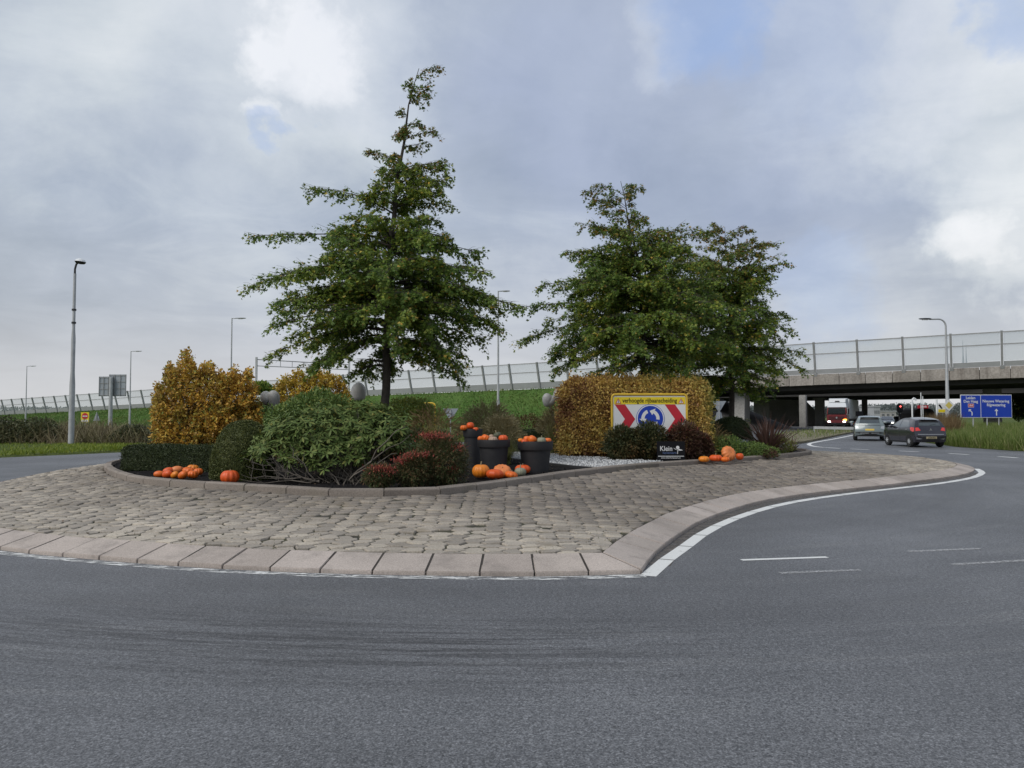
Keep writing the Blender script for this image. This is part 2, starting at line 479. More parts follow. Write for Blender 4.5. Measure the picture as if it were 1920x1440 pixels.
def stone_mat(name, c1, c2, c3, moss=None, island=True, rough=0.9, spot=45.0):
    m = bpy.data.materials.new(name); m.use_nodes = True; T = NT(m.node_tree)
    co = T.n('ShaderNodeNewGeometry').outputs['Position']
    rnd = T.n('ShaderNodeNewGeometry').outputs['Random Per Island'] if island else T.n('ShaderNodeObjectInfo').outputs['Random']
    if island:
        rnd = T.math('FRACT', T.math('ADD', rnd, T.n('ShaderNodeObjectInfo').outputs['Random']))
    c = T.ramp(rnd, [(0.0, c1), (0.5, c2), (1.0, c3)])
    c = T.mix(0.55, c, T.ramp(T.noise(co, spot, 4, 0.7), [(0.28, 0.45), (0.72, 1.5)]), 'MULTIPLY')
    c = T.mix(0.45, c, T.ramp(T.noise(co, 0.35, 4, 0.6), [(0.3, 0.5), (0.7, 1.4)]), 'MULTIPLY')
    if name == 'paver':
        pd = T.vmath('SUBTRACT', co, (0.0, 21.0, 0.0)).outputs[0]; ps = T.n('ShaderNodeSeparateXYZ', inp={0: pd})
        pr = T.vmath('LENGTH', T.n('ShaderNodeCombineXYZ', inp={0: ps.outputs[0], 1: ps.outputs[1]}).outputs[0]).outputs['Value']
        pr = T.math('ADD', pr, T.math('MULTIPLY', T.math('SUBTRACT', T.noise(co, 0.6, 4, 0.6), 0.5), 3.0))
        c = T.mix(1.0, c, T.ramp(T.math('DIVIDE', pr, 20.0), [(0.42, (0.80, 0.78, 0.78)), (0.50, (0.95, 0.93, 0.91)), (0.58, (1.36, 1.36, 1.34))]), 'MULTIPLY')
    if name == 'kerb':
        c = T.mix(T.ramp(T.noise(co, 2.6, 6, 0.7), [(0.5, 0.0), (0.75, 0.6)]), c, (0.17, 0.15, 0.135))
    if name == 'concrete':
        c = T.mix(T.ramp(T.noise(T.vmath('MULTIPLY', co, (2.2, 2.2, 0.22)).outputs[0], 1.0, 5, 0.65), [(0.48, 0.0), (0.70, 0.55)]), c, (0.12, 0.10, 0.085))
    if moss is not None:
        c = T.mix(T.ramp(T.noise(co, 1.9, 6, 0.7), [(0.54, 0.0), (0.72, 0.55)]), c, moss)
    bp = T.n('ShaderNodeBump', inp={'Strength': 0.5, 'Distance': 0.01, 'Height': T.noise(co, 38.0, 5, 0.7)})
    b = T.n('ShaderNodeBsdfPrincipled', inp={'Base Color': c, 'Roughness': rough, 'Specular IOR Level': 0.3, 'Normal': bp.outputs[0]})
    T.n('ShaderNodeOutputMaterial', inp={'Surface': b.outputs[0]}); M[name] = m
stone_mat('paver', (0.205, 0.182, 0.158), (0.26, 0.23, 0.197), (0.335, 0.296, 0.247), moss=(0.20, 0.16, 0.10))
stone_mat('kerb', (0.36, 0.31, 0.275), (0.41, 0.355, 0.315), (0.45, 0.39, 0.35), island=True, spot=70.0)
stone_mat('bed_kerb', (0.20, 0.17, 0.145), (0.24, 0.205, 0.175), (0.28, 0.24, 0.205), moss=(0.14, 0.13, 0.09))
stone_mat('concrete', (0.29, 0.265, 0.235), (0.32, 0.29, 0.26), (0.35, 0.32, 0.29), moss=(0.16, 0.14, 0.12), spot=6.0)
stone_mat('concrete_pale', (0.33, 0.32, 0.30), (0.36, 0.35, 0.33), (0.39, 0.38, 0.36), spot=6.0)

def paint_mat(name, wear_lo, wear_hi, col=(0.72, 0.72, 0.70), scale=(9.0, 9.0, 9.0)):
    m = bpy.data.materials.new(name); m.use_nodes = True; T = NT(m.node_tree)
    co = T.n('ShaderNodeTexCoord').outputs['Object']
    v = T.vmath('MULTIPLY', co, scale).outputs[0]
    f = T.ramp(T.noise(v, 1.0, 7, 0.75), [(wear_lo, 0.0), (wear_hi, 1.0)])
    c = T.mix(0.35, col, T.ramp(T.noise(co, 60, 4, 0.7), [(0.3, 0.5), (0.7, 1.2)]), 'MULTIPLY')
    b = T.n('ShaderNodeBsdfPrincipled', inp={'Base Color': c, 'Roughness': 0.7})
    tr = T.n('ShaderNodeBsdfTransparent')
    mx = T.n('ShaderNodeMixShader', inp={0: f, 1: tr.outputs[0], 2: b.outputs[0]})
    T.n('ShaderNodeOutputMaterial', inp={'Surface': mx.outputs[0]}); M[name] = m
paint_mat('paint', 0.27, 0.40)
paint_mat('paint_worn', 0.47, 0.55, scale=(4.0, 14.0, 9.0))
paint_mat('paint_faint', 0.36, 0.62, col=(0.46, 0.46, 0.46), scale=(22.0, 22.0, 9.0))

def grass_mat(name, a, b_, c_):
    m = bpy.data.materials.new(name); m.use_nodes = True; T = NT(m.node_tree)
    co = T.n('ShaderNodeNewGeometry').outputs['Position']
    c = T.mix(T.ramp(T.noise(co, 0.30, 5, 0.65), [(0.35, 0.0), (0.65, 1.0)]), a, b_)
    c = T.mix(T.ramp(T.noise(co, 2.2, 5, 0.7), [(0.45, 0.0), (0.7, 0.8)]), c, c_)
    bp = T.n('ShaderNodeBump', inp={'Strength': 1.0, 'Distance': 0.25, 'Height': T.noise(co, 3.0, 6, 0.75)})
    b = T.n('ShaderNodeBsdfPrincipled', inp={'Base Color': c, 'Roughness': 0.9, 'Specular IOR Level': 0.1, 'Normal': bp.outputs[0]})
    T.n('ShaderNodeOutputMaterial', inp={'Surface': b.outputs[0]}); M[name] = m
grass_mat('grass_ground', (0.085, 0.125, 0.03), (0.12, 0.14, 0.045), (0.06, 0.085, 0.025))
grass_mat('bank_grass', (0.075, 0.15, 0.032), (0.11, 0.18, 0.045), (0.055, 0.11, 0.025))
grass_mat('dry_verge', (0.24, 0.21, 0.15), (0.30, 0.27, 0.20), (0.13, 0.14, 0.06))
mat('soil', (0.010, 0.0095, 0.010), 0.95, spec=.05, col2=(0.026, 0.024, 0.024), vscale=30, bump=1.0, bscale=45)
mat('joint_sand', (0.032, 0.027, 0.021), 0.95, col2=(0.08, 0.08, 0.04), vscale=5, bump=0.8, bscale=60)
mat('steel', (0.42, 0.43, 0.44), 0.45, 0.7, var=0.2, vscale=3)
mat('galv', (0.46, 0.47, 0.475), 0.55, 0.3, var=0.25, vscale=2.5)
mat('post_steel', (0.34, 0.345, 0.345), 0.6, 0.1, var=0.25, vscale=3)
mat('panel_grey', (0.36, 0.37, 0.375), 0.7, var=0.12, vscale=1.2)
mat('dark_metal', (0.03, 0.03, 0.032), 0.5)
mat('black_plastic', (0.010, 0.010, 0.013), 0.6, col2=(0.022, 0.021, 0.022), vscale=3.5, bump=0.1, bscale=80)
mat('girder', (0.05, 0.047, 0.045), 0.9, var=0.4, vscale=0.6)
mat('rubber', (0.018, 0.018, 0.018), 0.85)
mat('white_paint', (0.72, 0.73, 0.74), 0.4, var=0.06, vscale=2)
mat('sign_white', (0.74, 0.74, 0.73), 0.45, var=0.05, vscale=4)
mat('sign_yellow', (0.80, 0.62, 0.02), 0.45, var=0.08, vscale=4)
mat('frame_yellow', (0.72, 0.47, 0.04), 0.5, var=0.2, vscale=5)
mat('sign_red', (0.50, 0.015, 0.03), 0.45)
mat('sign_blue', (0.005, 0.045, 0.42), 0.45, var=0.1, vscale=3)
mat('sign_black', (0.006, 0.006, 0.008), 0.6, spec=.2)
mat('sign_back', (0.36, 0.39, 0.42), 0.45, 0.4, var=0.12, vscale=3)
mat('lamp_grey', (0.50, 0.49, 0.47), 0.5, var=0.06, vscale=4)

def glass_mat(name, tint, op):
    m = bpy.data.materials.new(name); m.use_nodes = True; T = NT(m.node_tree)
    b = T.n('ShaderNodeBsdfPrincipled', inp={'Base Color': (*tint, 1), 'Roughness': 0.25, 'Specular IOR Level': 0.5})
    tr = T.n('ShaderNodeBsdfTransparent', inp={'Color': (0.96, 0.97, 0.97, 1)})
    mx = T.n('ShaderNodeMixShader', inp={0: op, 1: tr.outputs[0], 2: b.outputs[0]})
    T.n('ShaderNodeOutputMaterial', inp={'Surface': mx.outputs[0]}); M[name] = m
glass_mat('barrier_glass', (0.60, 0.64, 0.66), 0.18)
mat('car_glass', (0.035, 0.045, 0.048), 0.05, spec=1.0, coat=1.0)

# ================================================================== ground
def sheet(name, poly, z, m, kind='structure', parent=None):
    me = bpy.data.meshes.new(name); bm = bmesh.new()
    vs = [bm.verts.new((p[0], p[1], z)) for p in poly]; f = bm.faces.new(vs)
    bm.normal_update()
    if f.normal.z < 0: f.normal_flip()
    bmesh.ops.triangulate(bm, faces=[f]); bm.to_mesh(me); bm.free()
    o = link_mesh(name, me, m, parent)
    if kind: o['kind'] = kind
    return o
sheet('ground', [(-3000, -500), (3000, -500), (3000, 4000), (-3000, 4000)], -0.06, 'grass_ground')

left_edge = [(-60, 20), (-40, 24.5), (-28, 27.6), (-19.8, 29.9), (-17.6, 33.5), (-15.5, 38), (-11, 43), (-4, 46.5), (3, 48), (10, 49), (15.5, 52)]
isl_n = [(15.5, 52)]
road_poly = [(-60, -30), (80, -30), (80, 24.5), (50, 26), (35, 28), (27.5, 30.4), (24.4, 32.6), (23.0, 36), (22.9, 40), (24.6, 46), (27.2, 53), (31, 62), (35.5, 72), (41, 84), (53, 110), (95, 200), (180, 380),
             (168, 384), (82, 205), (42, 116), (30, 92), (24, 78), (19, 64), (15.5, 52)] + [tuple(p) for p in left_edge[::-1][1:]]
sheet('road', road_poly, 0.0, 'asphalt')

# ---- outline of the raised island (world metres, road level)
front = [(1.35, 8.0), (0.22, 7.98), (-0.9, 8.03), (-2.05, 8.15), (-3.25, 8.40), (-4.65, 8.86), (-6.34, 9.57), (-8.3, 10.9), (-10.1, 13.1),
         (-11.5, 16.2), (-12.4, 19.2), (-12.9, 22), (-12.9, 25), (-11.8, 28.5), (-8.8, 32), (-4, 34.6), (1, 35.6), (6.5, 35.6), (11, 34.4),
         (13.8, 31.8), (14.9, 28.6), (14.8, 25.9), (14.2, 23.9)] + [tuple(G(x, y).to_2d()) for x, y in [(1824, 886), (1800, 893.5), (1741, 902), (1655, 913), (1570, 922.5), (1484, 933), (1425, 944), (1365, 961), (1314, 981), (1271, 1008), (1228, 1042), (1203, 1076)]]
front[0] = front[-1]
outer = catmull([Vector((x, y, 0)) for x, y in front], 0.56)[:-1]      # clockwise seen from above
KW = 0.46
inner = offset_open(outer, -KW, closed=True)
# make sure the offset goes inwards
if inside(np.array([(p.x, p.y) for p in outer]), np.array([inner[20].x]), np.array([inner[20].y]))[0] == False:
    KW = -KW; inner = offset_open(outer, -KW, closed=True)
SGN = 1 if KW > 0 else -1

def kerb_ring(name, outp, innp, prof, m, gap, closed_gap=0.0, stone='kerb_stone', jit=0.004):
    """prof(o, i) -> cross-section points between outer and inner points; every stone its own mesh"""
    root = thing(name, None, None); root['kind'] = 'structure'
    n = len(outp)
    for k in range(n):
        a0, a1, b0, b1 = outp[k], outp[(k + 1) % n], innp[k], innp[(k + 1) % n]
        g = gap / max(0.05, (a1 - a0).length) / 2; g2 = gap / max(0.05, (b1 - b0).length) / 2
        dz = random.uniform(-jit, jit)
        A0, A1 = a0.lerp(a1, g), a0.lerp(a1, 1 - g); B0, B1 = b0.lerp(b1, g2), b0.lerp(b1, 1 - g2)
        s0, s1 = prof(A0, B0, dz + random.uniform(-jit, jit) * .5), prof(A1, B1, dz)
        MB().hexa(s0, s1).build(stone, m, root, bevel=0.007)
    return root
def outer_prof(o, i, dz):
    return [Vector((o.x, o.y, -0.08)), Vector((o.x, o.y, 0.045 + dz)), Vector((i.x, i.y, 0.15 + dz)), Vector((i.x, i.y, -0.08))]
kr = kerb_ring('kerb', outer, inner, outer_prof, 'kerb', 0.013)
mat('mortar', (0.05, 0.042, 0.035), .95, col2=(0.03, 0.026, 0.022), vscale=9)
n_ = len(outer)
V_ = np.array([(p.x, p.y, 0.0405) for p in offset_open(outer, -KW * .03, closed=True)] + [(p.x, p.y, 0.1445) for p in inner])
np_mesh('mortar', V_, np.array([(k, (k + 1) % n_, n_ + (k + 1) % n_, n_ + k) for k in range(n_)]), 'mortar', kr)

# ---- planting bed outline, lifted to the top of the sloping apron
ZB = 0.36
bed_px = [(197, 877), (206, 891), (244, 904), (311, 912.5), (406, 919), (515, 925), (640, 933), (728, 932), (819, 929.5), (887, 921.5), (968, 910), (1056, 896.5), (1126, 887.5), (1217, 877.5), (1352, 868.5), (1490, 857)]
bed_pts = [G(x, y, ZB) for x, y in bed_px]
bed_pts += [Vector((9.9, 25.6, ZB)), Vector((10.0, 27.4, ZB)), Vector((8.4, 29.6, ZB)), Vector((4, 31.2, ZB)), Vector((-2, 31.4, ZB)), Vector((-7, 29.0, ZB)), Vector((-10.1, 24.5, ZB)), Vector((-10.4, 21, ZB))]
bed_o = catmull(bed_pts, 0.92, closed=True)
bo2 = np.array([(p.x, p.y) for p in bed_o])
bed_i = offset_open(bed_o, 0.15, closed=True)
if not inside(bo2, np.array([bed_i[10].x]), np.array([bed_i[10].y]))[0]:
    bed_i = offset_open(bed_o, -0.15, closed=True)
def bed_prof(o, i, dz):
    m1 = o.lerp(i, 0.28)
    return [Vector((o.x, o.y, ZB - 0.1)), Vector((o.x, o.y, ZB + 0.10 + dz)), Vector((m1.x, m1.y, ZB + 0.13 + dz)), Vector((i.x, i.y, ZB + 0.13 + dz)), Vector((i.x, i.y, ZB - 0.1))]
kerb_ring('bed_kerb', bed_o, bed_i, bed_prof, 'bed_kerb', 0.01)
ZS = ZB + 0.06
bi2 = [(p.x, p.y) for p in bed_i]

# soil: a gently uneven sheet
def soil_sheet():
    bm = bmesh.new(); vs = [bm.verts.new((x, y, ZS)) for x, y in bi2]; f = bm.faces.new(vs)
    bmesh.ops.triangulate(bm, faces=[f])
    for _ in range(4):
        bmesh.ops.subdivide_edges(bm, edges=[e for e in bm.edges if e.calc_length() > 0.5], cuts=1, use_grid_fill=False)
        bmesh.ops.triangulate(bm, faces=bm.faces[:])
    for v in bm.verts:
        v.co.z += 0.03 * mnoise.noise(v.co * 1.3) + 0.02 * mnoise.noise(v.co * 4.0)
    bmesh.ops.recalc_face_normals(bm, faces=bm.faces)
    if sum(f.normal.z for f in bm.faces) < 0: bmesh.ops.reverse_faces(bm, faces=bm.faces)
    me = bpy.data.meshes.new('planting_bed'); bm.to_mesh(me); bm.free()
    o = link_mesh('planting_bed', me, 'soil'); o['kind'] = 'structure'
soil_sheet()

# ---- apron of worn natural stones
in2 = np.array([(p.x, p.y) for p in inner])
def zap(x, y):
    d1, _, _ = dist_poly(in2, x, y); d2, _, _ = dist_poly(bo2, x, y)
    t = d1 / np.maximum(d1 + d2, 1e-6)
    return 0.145 + (ZB + 0.012 - 0.145) * t
def apron():
    # mortar / sand bed just below the stones
    gx, gy = np.meshgrid(np.arange(-13.2, 15.3, 0.42), np.arange(8.0, 36, 0.42))
    z = zap(gx.ravel(), gy.ravel()).reshape(gx.shape) - 0.013
    ok = inside(in2, gx, gy)
    d, nx, ny = dist_poly(in2, gx.ravel(), gy.ravel())
    nx, ny, d = nx.reshape(gx.shape), ny.reshape(gx.shape), d.reshape(gx.shape)
    X = np.where(ok, gx, nx); Y = np.where(ok, gy, ny); Z = np.where(ok, z, 0.118)
    Z = np.where(inside(bo2, X, Y), ZB - 0.05, Z)
    h, w_ = X.shape
    keep = ok.copy()
    idx = np.arange(h * w_).reshape(h, w_)
    q = np.stack([idx[:-1, :-1], idx[:-1, 1:], idx[1:, 1:], idx[1:, :-1]], -1).reshape(-1, 4)
    kk = ok.ravel()[q].any(axis=1)
    o = np_mesh('paved_apron', np.stack([X, Y, Z], -1).reshape(-1, 3), q[kk], 'joint_sand')
    o['kind'] = 'structure'
    # elongated hexagonal setts
    a, b = 0.215, 0.175; stones = []
    def jv(x, y):
        h1 = math.sin(x * 127.1 + y * 311.7) * 43758.5453; h2 = math.sin(x * 269.5 + y * 183.3) * 43758.5453
        return x + ((h1 % 1) - .5) * 0.07, y + ((h2 % 1) - .5) * 0.055
    for i in range(int(-14 / a), int(16 / a)):
        for j in range(int(7 / b), int(37 / b)):
            cx, cy = i * a, (j + (i % 2) * 0.5) * b
            hx, hy = a * 2 / 3, b / 2
            stones.append((cx, cy, [(cx - hx, cy), (cx - hx / 2, cy - hy), (cx + hx / 2, cy - hy), (cx + hx, cy), (cx + hx / 2, cy + hy), (cx - hx / 2, cy + hy)]))
    C = np.array([(s[0], s[1]) for s in stones])
    ok = inside(in2, C[:, 0], C[:, 1]) & ~inside(bo2, C[:, 0], C[:, 1])
    stones = [s for s, k in zip(stones, ok) if k]
    V = np.array([[jv(round(x, 4), round(y, 4)) for x, y in s[2]] for s in stones])        # n,6,2
    # cut stones along the kerbs
    fx, fy = V[..., 0].ravel(), V[..., 1].ravel()
    out_ = ~inside(in2, fx, fy); d, nx, ny = dist_poly(in2, fx, fy); fx, fy = np.where(out_, nx, fx), np.where(out_, ny, fy)
    inn = inside(bo2, fx, fy); d, nx, ny = dist_poly(bo2, fx, fy); fx, fy = np.where(inn, nx, fx), np.where(inn, ny, fy)
    V = np.stack([fx, fy], -1).reshape(-1, 6, 2)
    area = 0.5 * np.abs(np.sum(V[:, :, 0] * np.roll(V[:, :, 1], -1, 1) - V[:, :, 1] * np.roll(V[:, :, 0], -1, 1), axis=1))
    V = V[area > 0.006]; C = V.mean(axis=1); n = len(V)
    zc = zap(C[:, 0], C[:, 1]); dz = RNG.normal(0, 0.006, n)
    tx, ty = RNG.normal(0, 0.035, n), RNG.normal(0, 0.035, n)
    e = 0.01
    gzx = (zap(C[:, 0] + e, C[:, 1]) - zc) / e; gzy = (zap(C[:, 0], C[:, 1] + e) - zc) / e
    def ring(s, drop):
        p = C[:, None] + (V - C[:, None]) * s
        rx, ry = p[..., 0] - C[:, None, 0], p[..., 1] - C[:, None, 1]
        z = zc[:, None] + dz[:, None] + rx * (gzx + tx)[:, None] + ry * (gzy + ty)[:, None] - drop
        return np.concatenate([p, z[..., None]], -1)
    rings = [ring(0.82, -0.002), ring(0.885, 0.003), ring(0.918, 0.016), ring(0.925, 0.06)]
    A = np.concatenate([r for r in rings] + [ring(0.0, -0.003)[:, :1]], 1)            # n,25,3
    loc = []
    for k in range(6):
        loc.append((24, k, (k + 1) % 6))
        for r in range(3):
            p, q_ = r * 6 + k, r * 6 + (k + 1) % 6
            loc += [(p, p + 6, q_ + 6), (p, q_ + 6, q_)]
    loc = np.array(loc)
    # the 300 that show largest become single stones
    order = np.argsort(-(1.0 / (C[:, 1] ** 3)) * (np.abs(C[:, 0]) < C[:, 1] * 0.66))
    near, rest = order[:300], order[300:]
    for k in near:
        me = bpy.data.meshes.new('paving_stone'); me.from_pydata((A[k] - A[k][24]).tolist(), [], loc.tolist())
        me.update()
        s = link_mesh('paving_stone', me, 'paver', o); s.location = A[k][24]
    Fr = (loc[None] + (np.arange(len(rest)) * 25)[:, None, None]).reshape(-1, 3)
    r = np_mesh('paving_stones', A[rest].reshape(-1, 3), Fr, 'paver', o)
    r['kind'] = 'stuff'; r['label'] = 'the many farther worn setts of the sloping apron'
    return len(V)
n_st = apron(); print('setts', n_st)

# ---- white gravel with its edging strip
gz = ZS + 0.03
gpx = [(938, 836), (1050, 852), (1200, 862), (1245, 865), (1217, 868.5), (1126, 877), (1075, 873), (1010, 866), (955, 858.5), (925, 855)]
gpoly = [G(x, y, gz) for x, y in gpx]
sheet('white_gravel', [(p.x, p.y) for p in gpoly], gz, mat('gravel_base', (0.40, 0.40, 0.40), 0.9, col2=(0.20, 0.20, 0.205), vscale=50, bump=1.0, bscale=70))
def pebbles():
    gp = np.array([(p.x, p.y) for p in gpoly]); n = 9000
    x = RNG.uniform(gp[:, 0].min(), gp[:, 0].max(), n); y = RNG.uniform(gp[:, 1].min(), gp[:, 1].max(), n)
    k = inside(gp, x, y) & inside(np.array(bi2), x, y); x, y = x[k], y[k]; n = len(x)
    octv = np.array([[1, 0, 0], [0, 1, 0], [-1, 0, 0], [0, -1, 0], [0, 0, 1], [0, 0, -1.0]])
    octf = np.array([[0, 1, 4], [1, 2, 4], [2, 3, 4], [3, 0, 4], [1, 0, 5], [2, 1, 5], [3, 2, 5], [0, 3, 5]])
    s = RNG.uniform(0.012, 0.028, (n, 1, 1)) * RNG.uniform(.6, 1.2, (n, 6, 1))
    V = octv[None] * s + np.stack([x, y, np.full(n, gz + 0.008)], -1)[:, None]
    Fc = (octf[None] + (np.arange(n) * 6)[:, None, None]).reshape(-1, 3)
    o = np_mesh('gravel', V.reshape(-1, 3), Fc, leafmat('gravel_stone', [(0, (0.30, 0.30, 0.30)), (0.5, (0.55, 0.55, 0.55)), (1, (0.72, 0.72, 0.71))], trans=0.0, rough=0.8))
    tag(o, 'loose white gravel strewn between the black planter and the brown hedge', 'gravel', kind='stuff')
pebbles()
e = MB()
eps = [G(x, y, gz) for x, y in [(952, 858.3), (1010, 866.3), (1075, 873.6), (1126, 877.6)]]
for p, q in zip(eps, eps[1:]): e.bar(p - Vector((0, 0, 0.02)), q - Vector((0, 0, 0.02)), 0.025, 0.06)
tag(e.build('edging_strip', 'dark_metal'), 'thin dark edging strip between white gravel and black soil', 'edging')

# ---- dark mulch crumbs and dropped leaves on the soil near the kerb
def litter():
    n = 5200; gp = np.array(bi2)
    x = RNG.uniform(-10, 10, n); y = RNG.uniform(12.4, 24, n); k = inside(gp, x, y) & ~inside(np.array([(p.x, p.y) for p in gpoly]), x, y); x, y = x[k], y[k]; n = len(x)
    pts = np.stack([x, y, np.full(n, ZS + 0.03)], -1); ax = rand_dirs(n); ax[:, 2] *= 0.2
    V, Fc = leaf_geo(pts, ax, np.tile([[0, 0, 1.0]], (n, 1)) + RNG.normal(0, .4, (n, 3)), RNG.uniform(.03, .08, n), RNG.uniform(.015, .04, n))
    o = np_mesh('mulch', V, Fc, leafmat('mulch_mat', [(0, (0.010, 0.009, 0.009)), (0.86, (0.028, 0.023, 0.02)), (0.93, (0.12, 0.08, 0.045)), (1, (0.28, 0.22, 0.16))], trans=0.0, rough=0.9))
    tag(o, 'dark mulch and fallen leaf bits covering the planting bed', 'mulch', kind='stuff')
    # few dead leaves blown onto the setts and the road edge
    n = 420; x = RNG.uniform(-12, 14, n); y = RNG.uniform(8.6, 30, n); k = inside(in2, x, y) & ~inside(bo2, x, y); x, y = x[k], y[k]; n = len(x)
    pts = np.stack([x, y, zap(x, y) + 0.012], -1); ax = rand_dirs(n); ax[:, 2] *= 0.15
    V, Fc = leaf_geo(pts, ax, np.tile([[0, 0, 1.0]], (n, 1)) + RNG.normal(0, .3, (n, 3)), RNG.uniform(.03, .08, n), RNG.uniform(.02, .045, n))
    o = np_mesh('fallen_leaves', V, Fc, leafmat('fallen_leaf', [(0, (0.05, 0.03, 0.02)), (0.5, (0.12, 0.07, 0.04)), (1, (0.22, 0.14, 0.07))], trans=0.0))
    tag(o, 'scattered brown dead leaves lying on the stone apron', 'leaves', kind='stuff')
    # moss and grass tufts in the joints near the kerb
    n = 2600; x = RNG.uniform(-9, 5, n); y = 8.4 + RNG.exponential(1.6, n); k = inside(in2, x, y) & ~inside(bo2, x, y)
    k &= np.array([mnoise.noise(Vector((a * 1.4, b_ * 1.4, 3))) > 0.12 for a, b_ in zip(x, y)]); x, y = x[k], y[k]; n = len(x)
    b0 = np.stack([x, y, zap(x, y) - 0.02], -1); tip = b0 + np.stack([RNG.normal(0, .02, n), RNG.normal(0, .02, n), RNG.uniform(.025, .055, n)], -1)
    V, Fc = strap_geo(b0, tip, 0.004, 0.006, 2)
    o = np_mesh('joint_weeds', V, Fc, leafmat('weed', [(0, (0.06, 0.075, 0.02)), (0.6, (0.12, 0.12, 0.04)), (1, (0.2, 0.17, 0.08))]))
    tag(o, 'tiny grass tufts and moss growing in the sett joints', 'weeds', kind='stuff')
litter()

# ---- road markings (thin sheets)
def strip(name, pts, width, m, z=0.004, seg=None, gap=0.0, zt=0.0015):
    """painted line following pts; cut into stones of length seg with small gaps"""
    pts = [Vector((p[0], p[1], 0)) for p in pts]
    L = offset_open(pts, width / 2); R = offset_open(pts, -width / 2)
    mb = MB(); n = len(pts)
    for i in range(n - 1):
        g0 = gap / 2 if seg else 0
        l0, l1, r0, r1 = L[i], L[i + 1], R[i], R[i + 1]
        t = g0 / max(1e-3, (l1 - l0).length)
        a, b_, c, d = l0.lerp(l1, t), l0.lerp(l1, 1 - t), r0.lerp(r1, 1 - t), r0.lerp(r1, t)
        k = len(mb.v); mb.v += [(q.x, q.y, z) for q in (a, b_, c, d)]; mb.f.append((k, k + 1, k + 2, k + 3))
    o = mb.build(name, m); o['kind'] = 'structure'
    me = o.data
    if me.polygons[0].normal.z < 0: me.flip_normals()
    return o
# broad white line along the concave kerb, laid as blocks
ln_px = [(1214, 1081), (1237, 1060), (1258, 1044), (1284, 1026), (1318, 1001), (1361, 979), (1408, 961.5), (1463, 946.5), (1527, 935), (1613, 923.5), (1698, 914), (1766, 906), (1818, 897), (1838, 890), (1841, 885), (1830, 879)]
strip('edge_line', catmull([G(x, y) for x, y in ln_px], 0.98), 0.17, 'paint', seg=True, gap=0.035)
# dirt gathered in the gutter between kerb and line
paint_mat('gutter_dirt', 0.30, 0.58, col=(0.115, 0.10, 0.088), scale=(6.0, 6.0, 6.0))
gk = catmull([Vector((x, y, 0)) for x, y in front[:22:-1]], 0.5)
go = offset_open(gk, 0.13)
if inside(np.array([(p.x, p.y) for p in outer]), np.array([go[6].x]), np.array([go[6].y]))[0]: go = offset_open(gk, -0.13)
strip('gutter', go[1:], 0.24, 'gutter_dirt', z=0.002)
# worn line under the front kerb
crv = catmull([Vector((x, y, 0)) for x, y in front[0:9]], 0.3)
off2 = offset_open(crv, 0.11)
if inside(np.array([(p.x, p.y) for p in outer]), np.array([off2[6].x]), np.array([off2[6].y]))[0]: off2 = offset_open(crv, -0.11)
strip('worn_edge_line', off2, 0.15, 'paint_worn')
for (a, b_, wd, mm) in [((1390, 1050.5), (1551, 1045), 0.085, 'paint'), ((1702, 1034.5), (1838, 1029), 0.085, 'paint_faint'),
                        ((1462, 1075), (1612, 1069), 0.08, 'paint_faint'), ((1785, 1059), (1925, 1051), 0.09, 'paint_faint')]:
    p, q = G(*a), G(*b_); strip('lane_dash', [p, p.lerp(q, .5), q], wd, mm)
# dashed line across the exit
dl = catmull([G(x, y) for x, y in [(1528, 838), (1600, 842), (1705, 846.5), (1800, 851.5), (1900, 858), (1990, 866)]], 0.5)
i = 0
while i + 3 < len(dl):
    strip('give_way_dash', dl[i:i + 3], 0.22, 'paint' if i % 8 else 'paint_worn'); i += 5
# hooked line round the nose of the traffic island
hk = catmull([G(x, y) for x, y in [(1604, 815), (1570, 822), (1530, 829), (1517, 832.5), (1522, 836), (1540, 838.5), (1575, 841)]], 0.3)
strip('nose_line', hk, 0.22, 'paint')
# pale traffic island between the lanes
ti = [G(x, y) for x, y in [(1480, 834), (1508, 831), (1530, 826.5), (1560, 820), (1600, 811.5), (1590, 808), (1540, 808), (1480, 812), (1440, 818)]]
mb = MB(); mb.hexa([Vector((p.x, p.y, -0.02)) for p in ti], [Vector((p.x, p.y, 0.12)) for p in ti])
tag(mb.build('traffic_island', 'dry_verge', bevel=0.03), kind='structure')

# ================================================================== motorway: bank, noise barrier, bridges
DL = Vector((-0.8537, 0.5208, 0)); DN = Vector((0.5208, 0.8537, 0))     # along the line to the left / away from the camera
XS = [-170, -110, -68, -21, 5, 31, 46, 80, 120]; ZS_ = [0.9, 1.65, 2.9, 4.5, 5.05, 5.9, 6.2, 6.75, 7.2]
def LP(X, off=0.0, z=None):
    zz_ = float(np.interp(X, XS, ZS_)) if z is None else z
    return Vector((X, 100.06 - 0.61 * X, zz_)) + DN * off
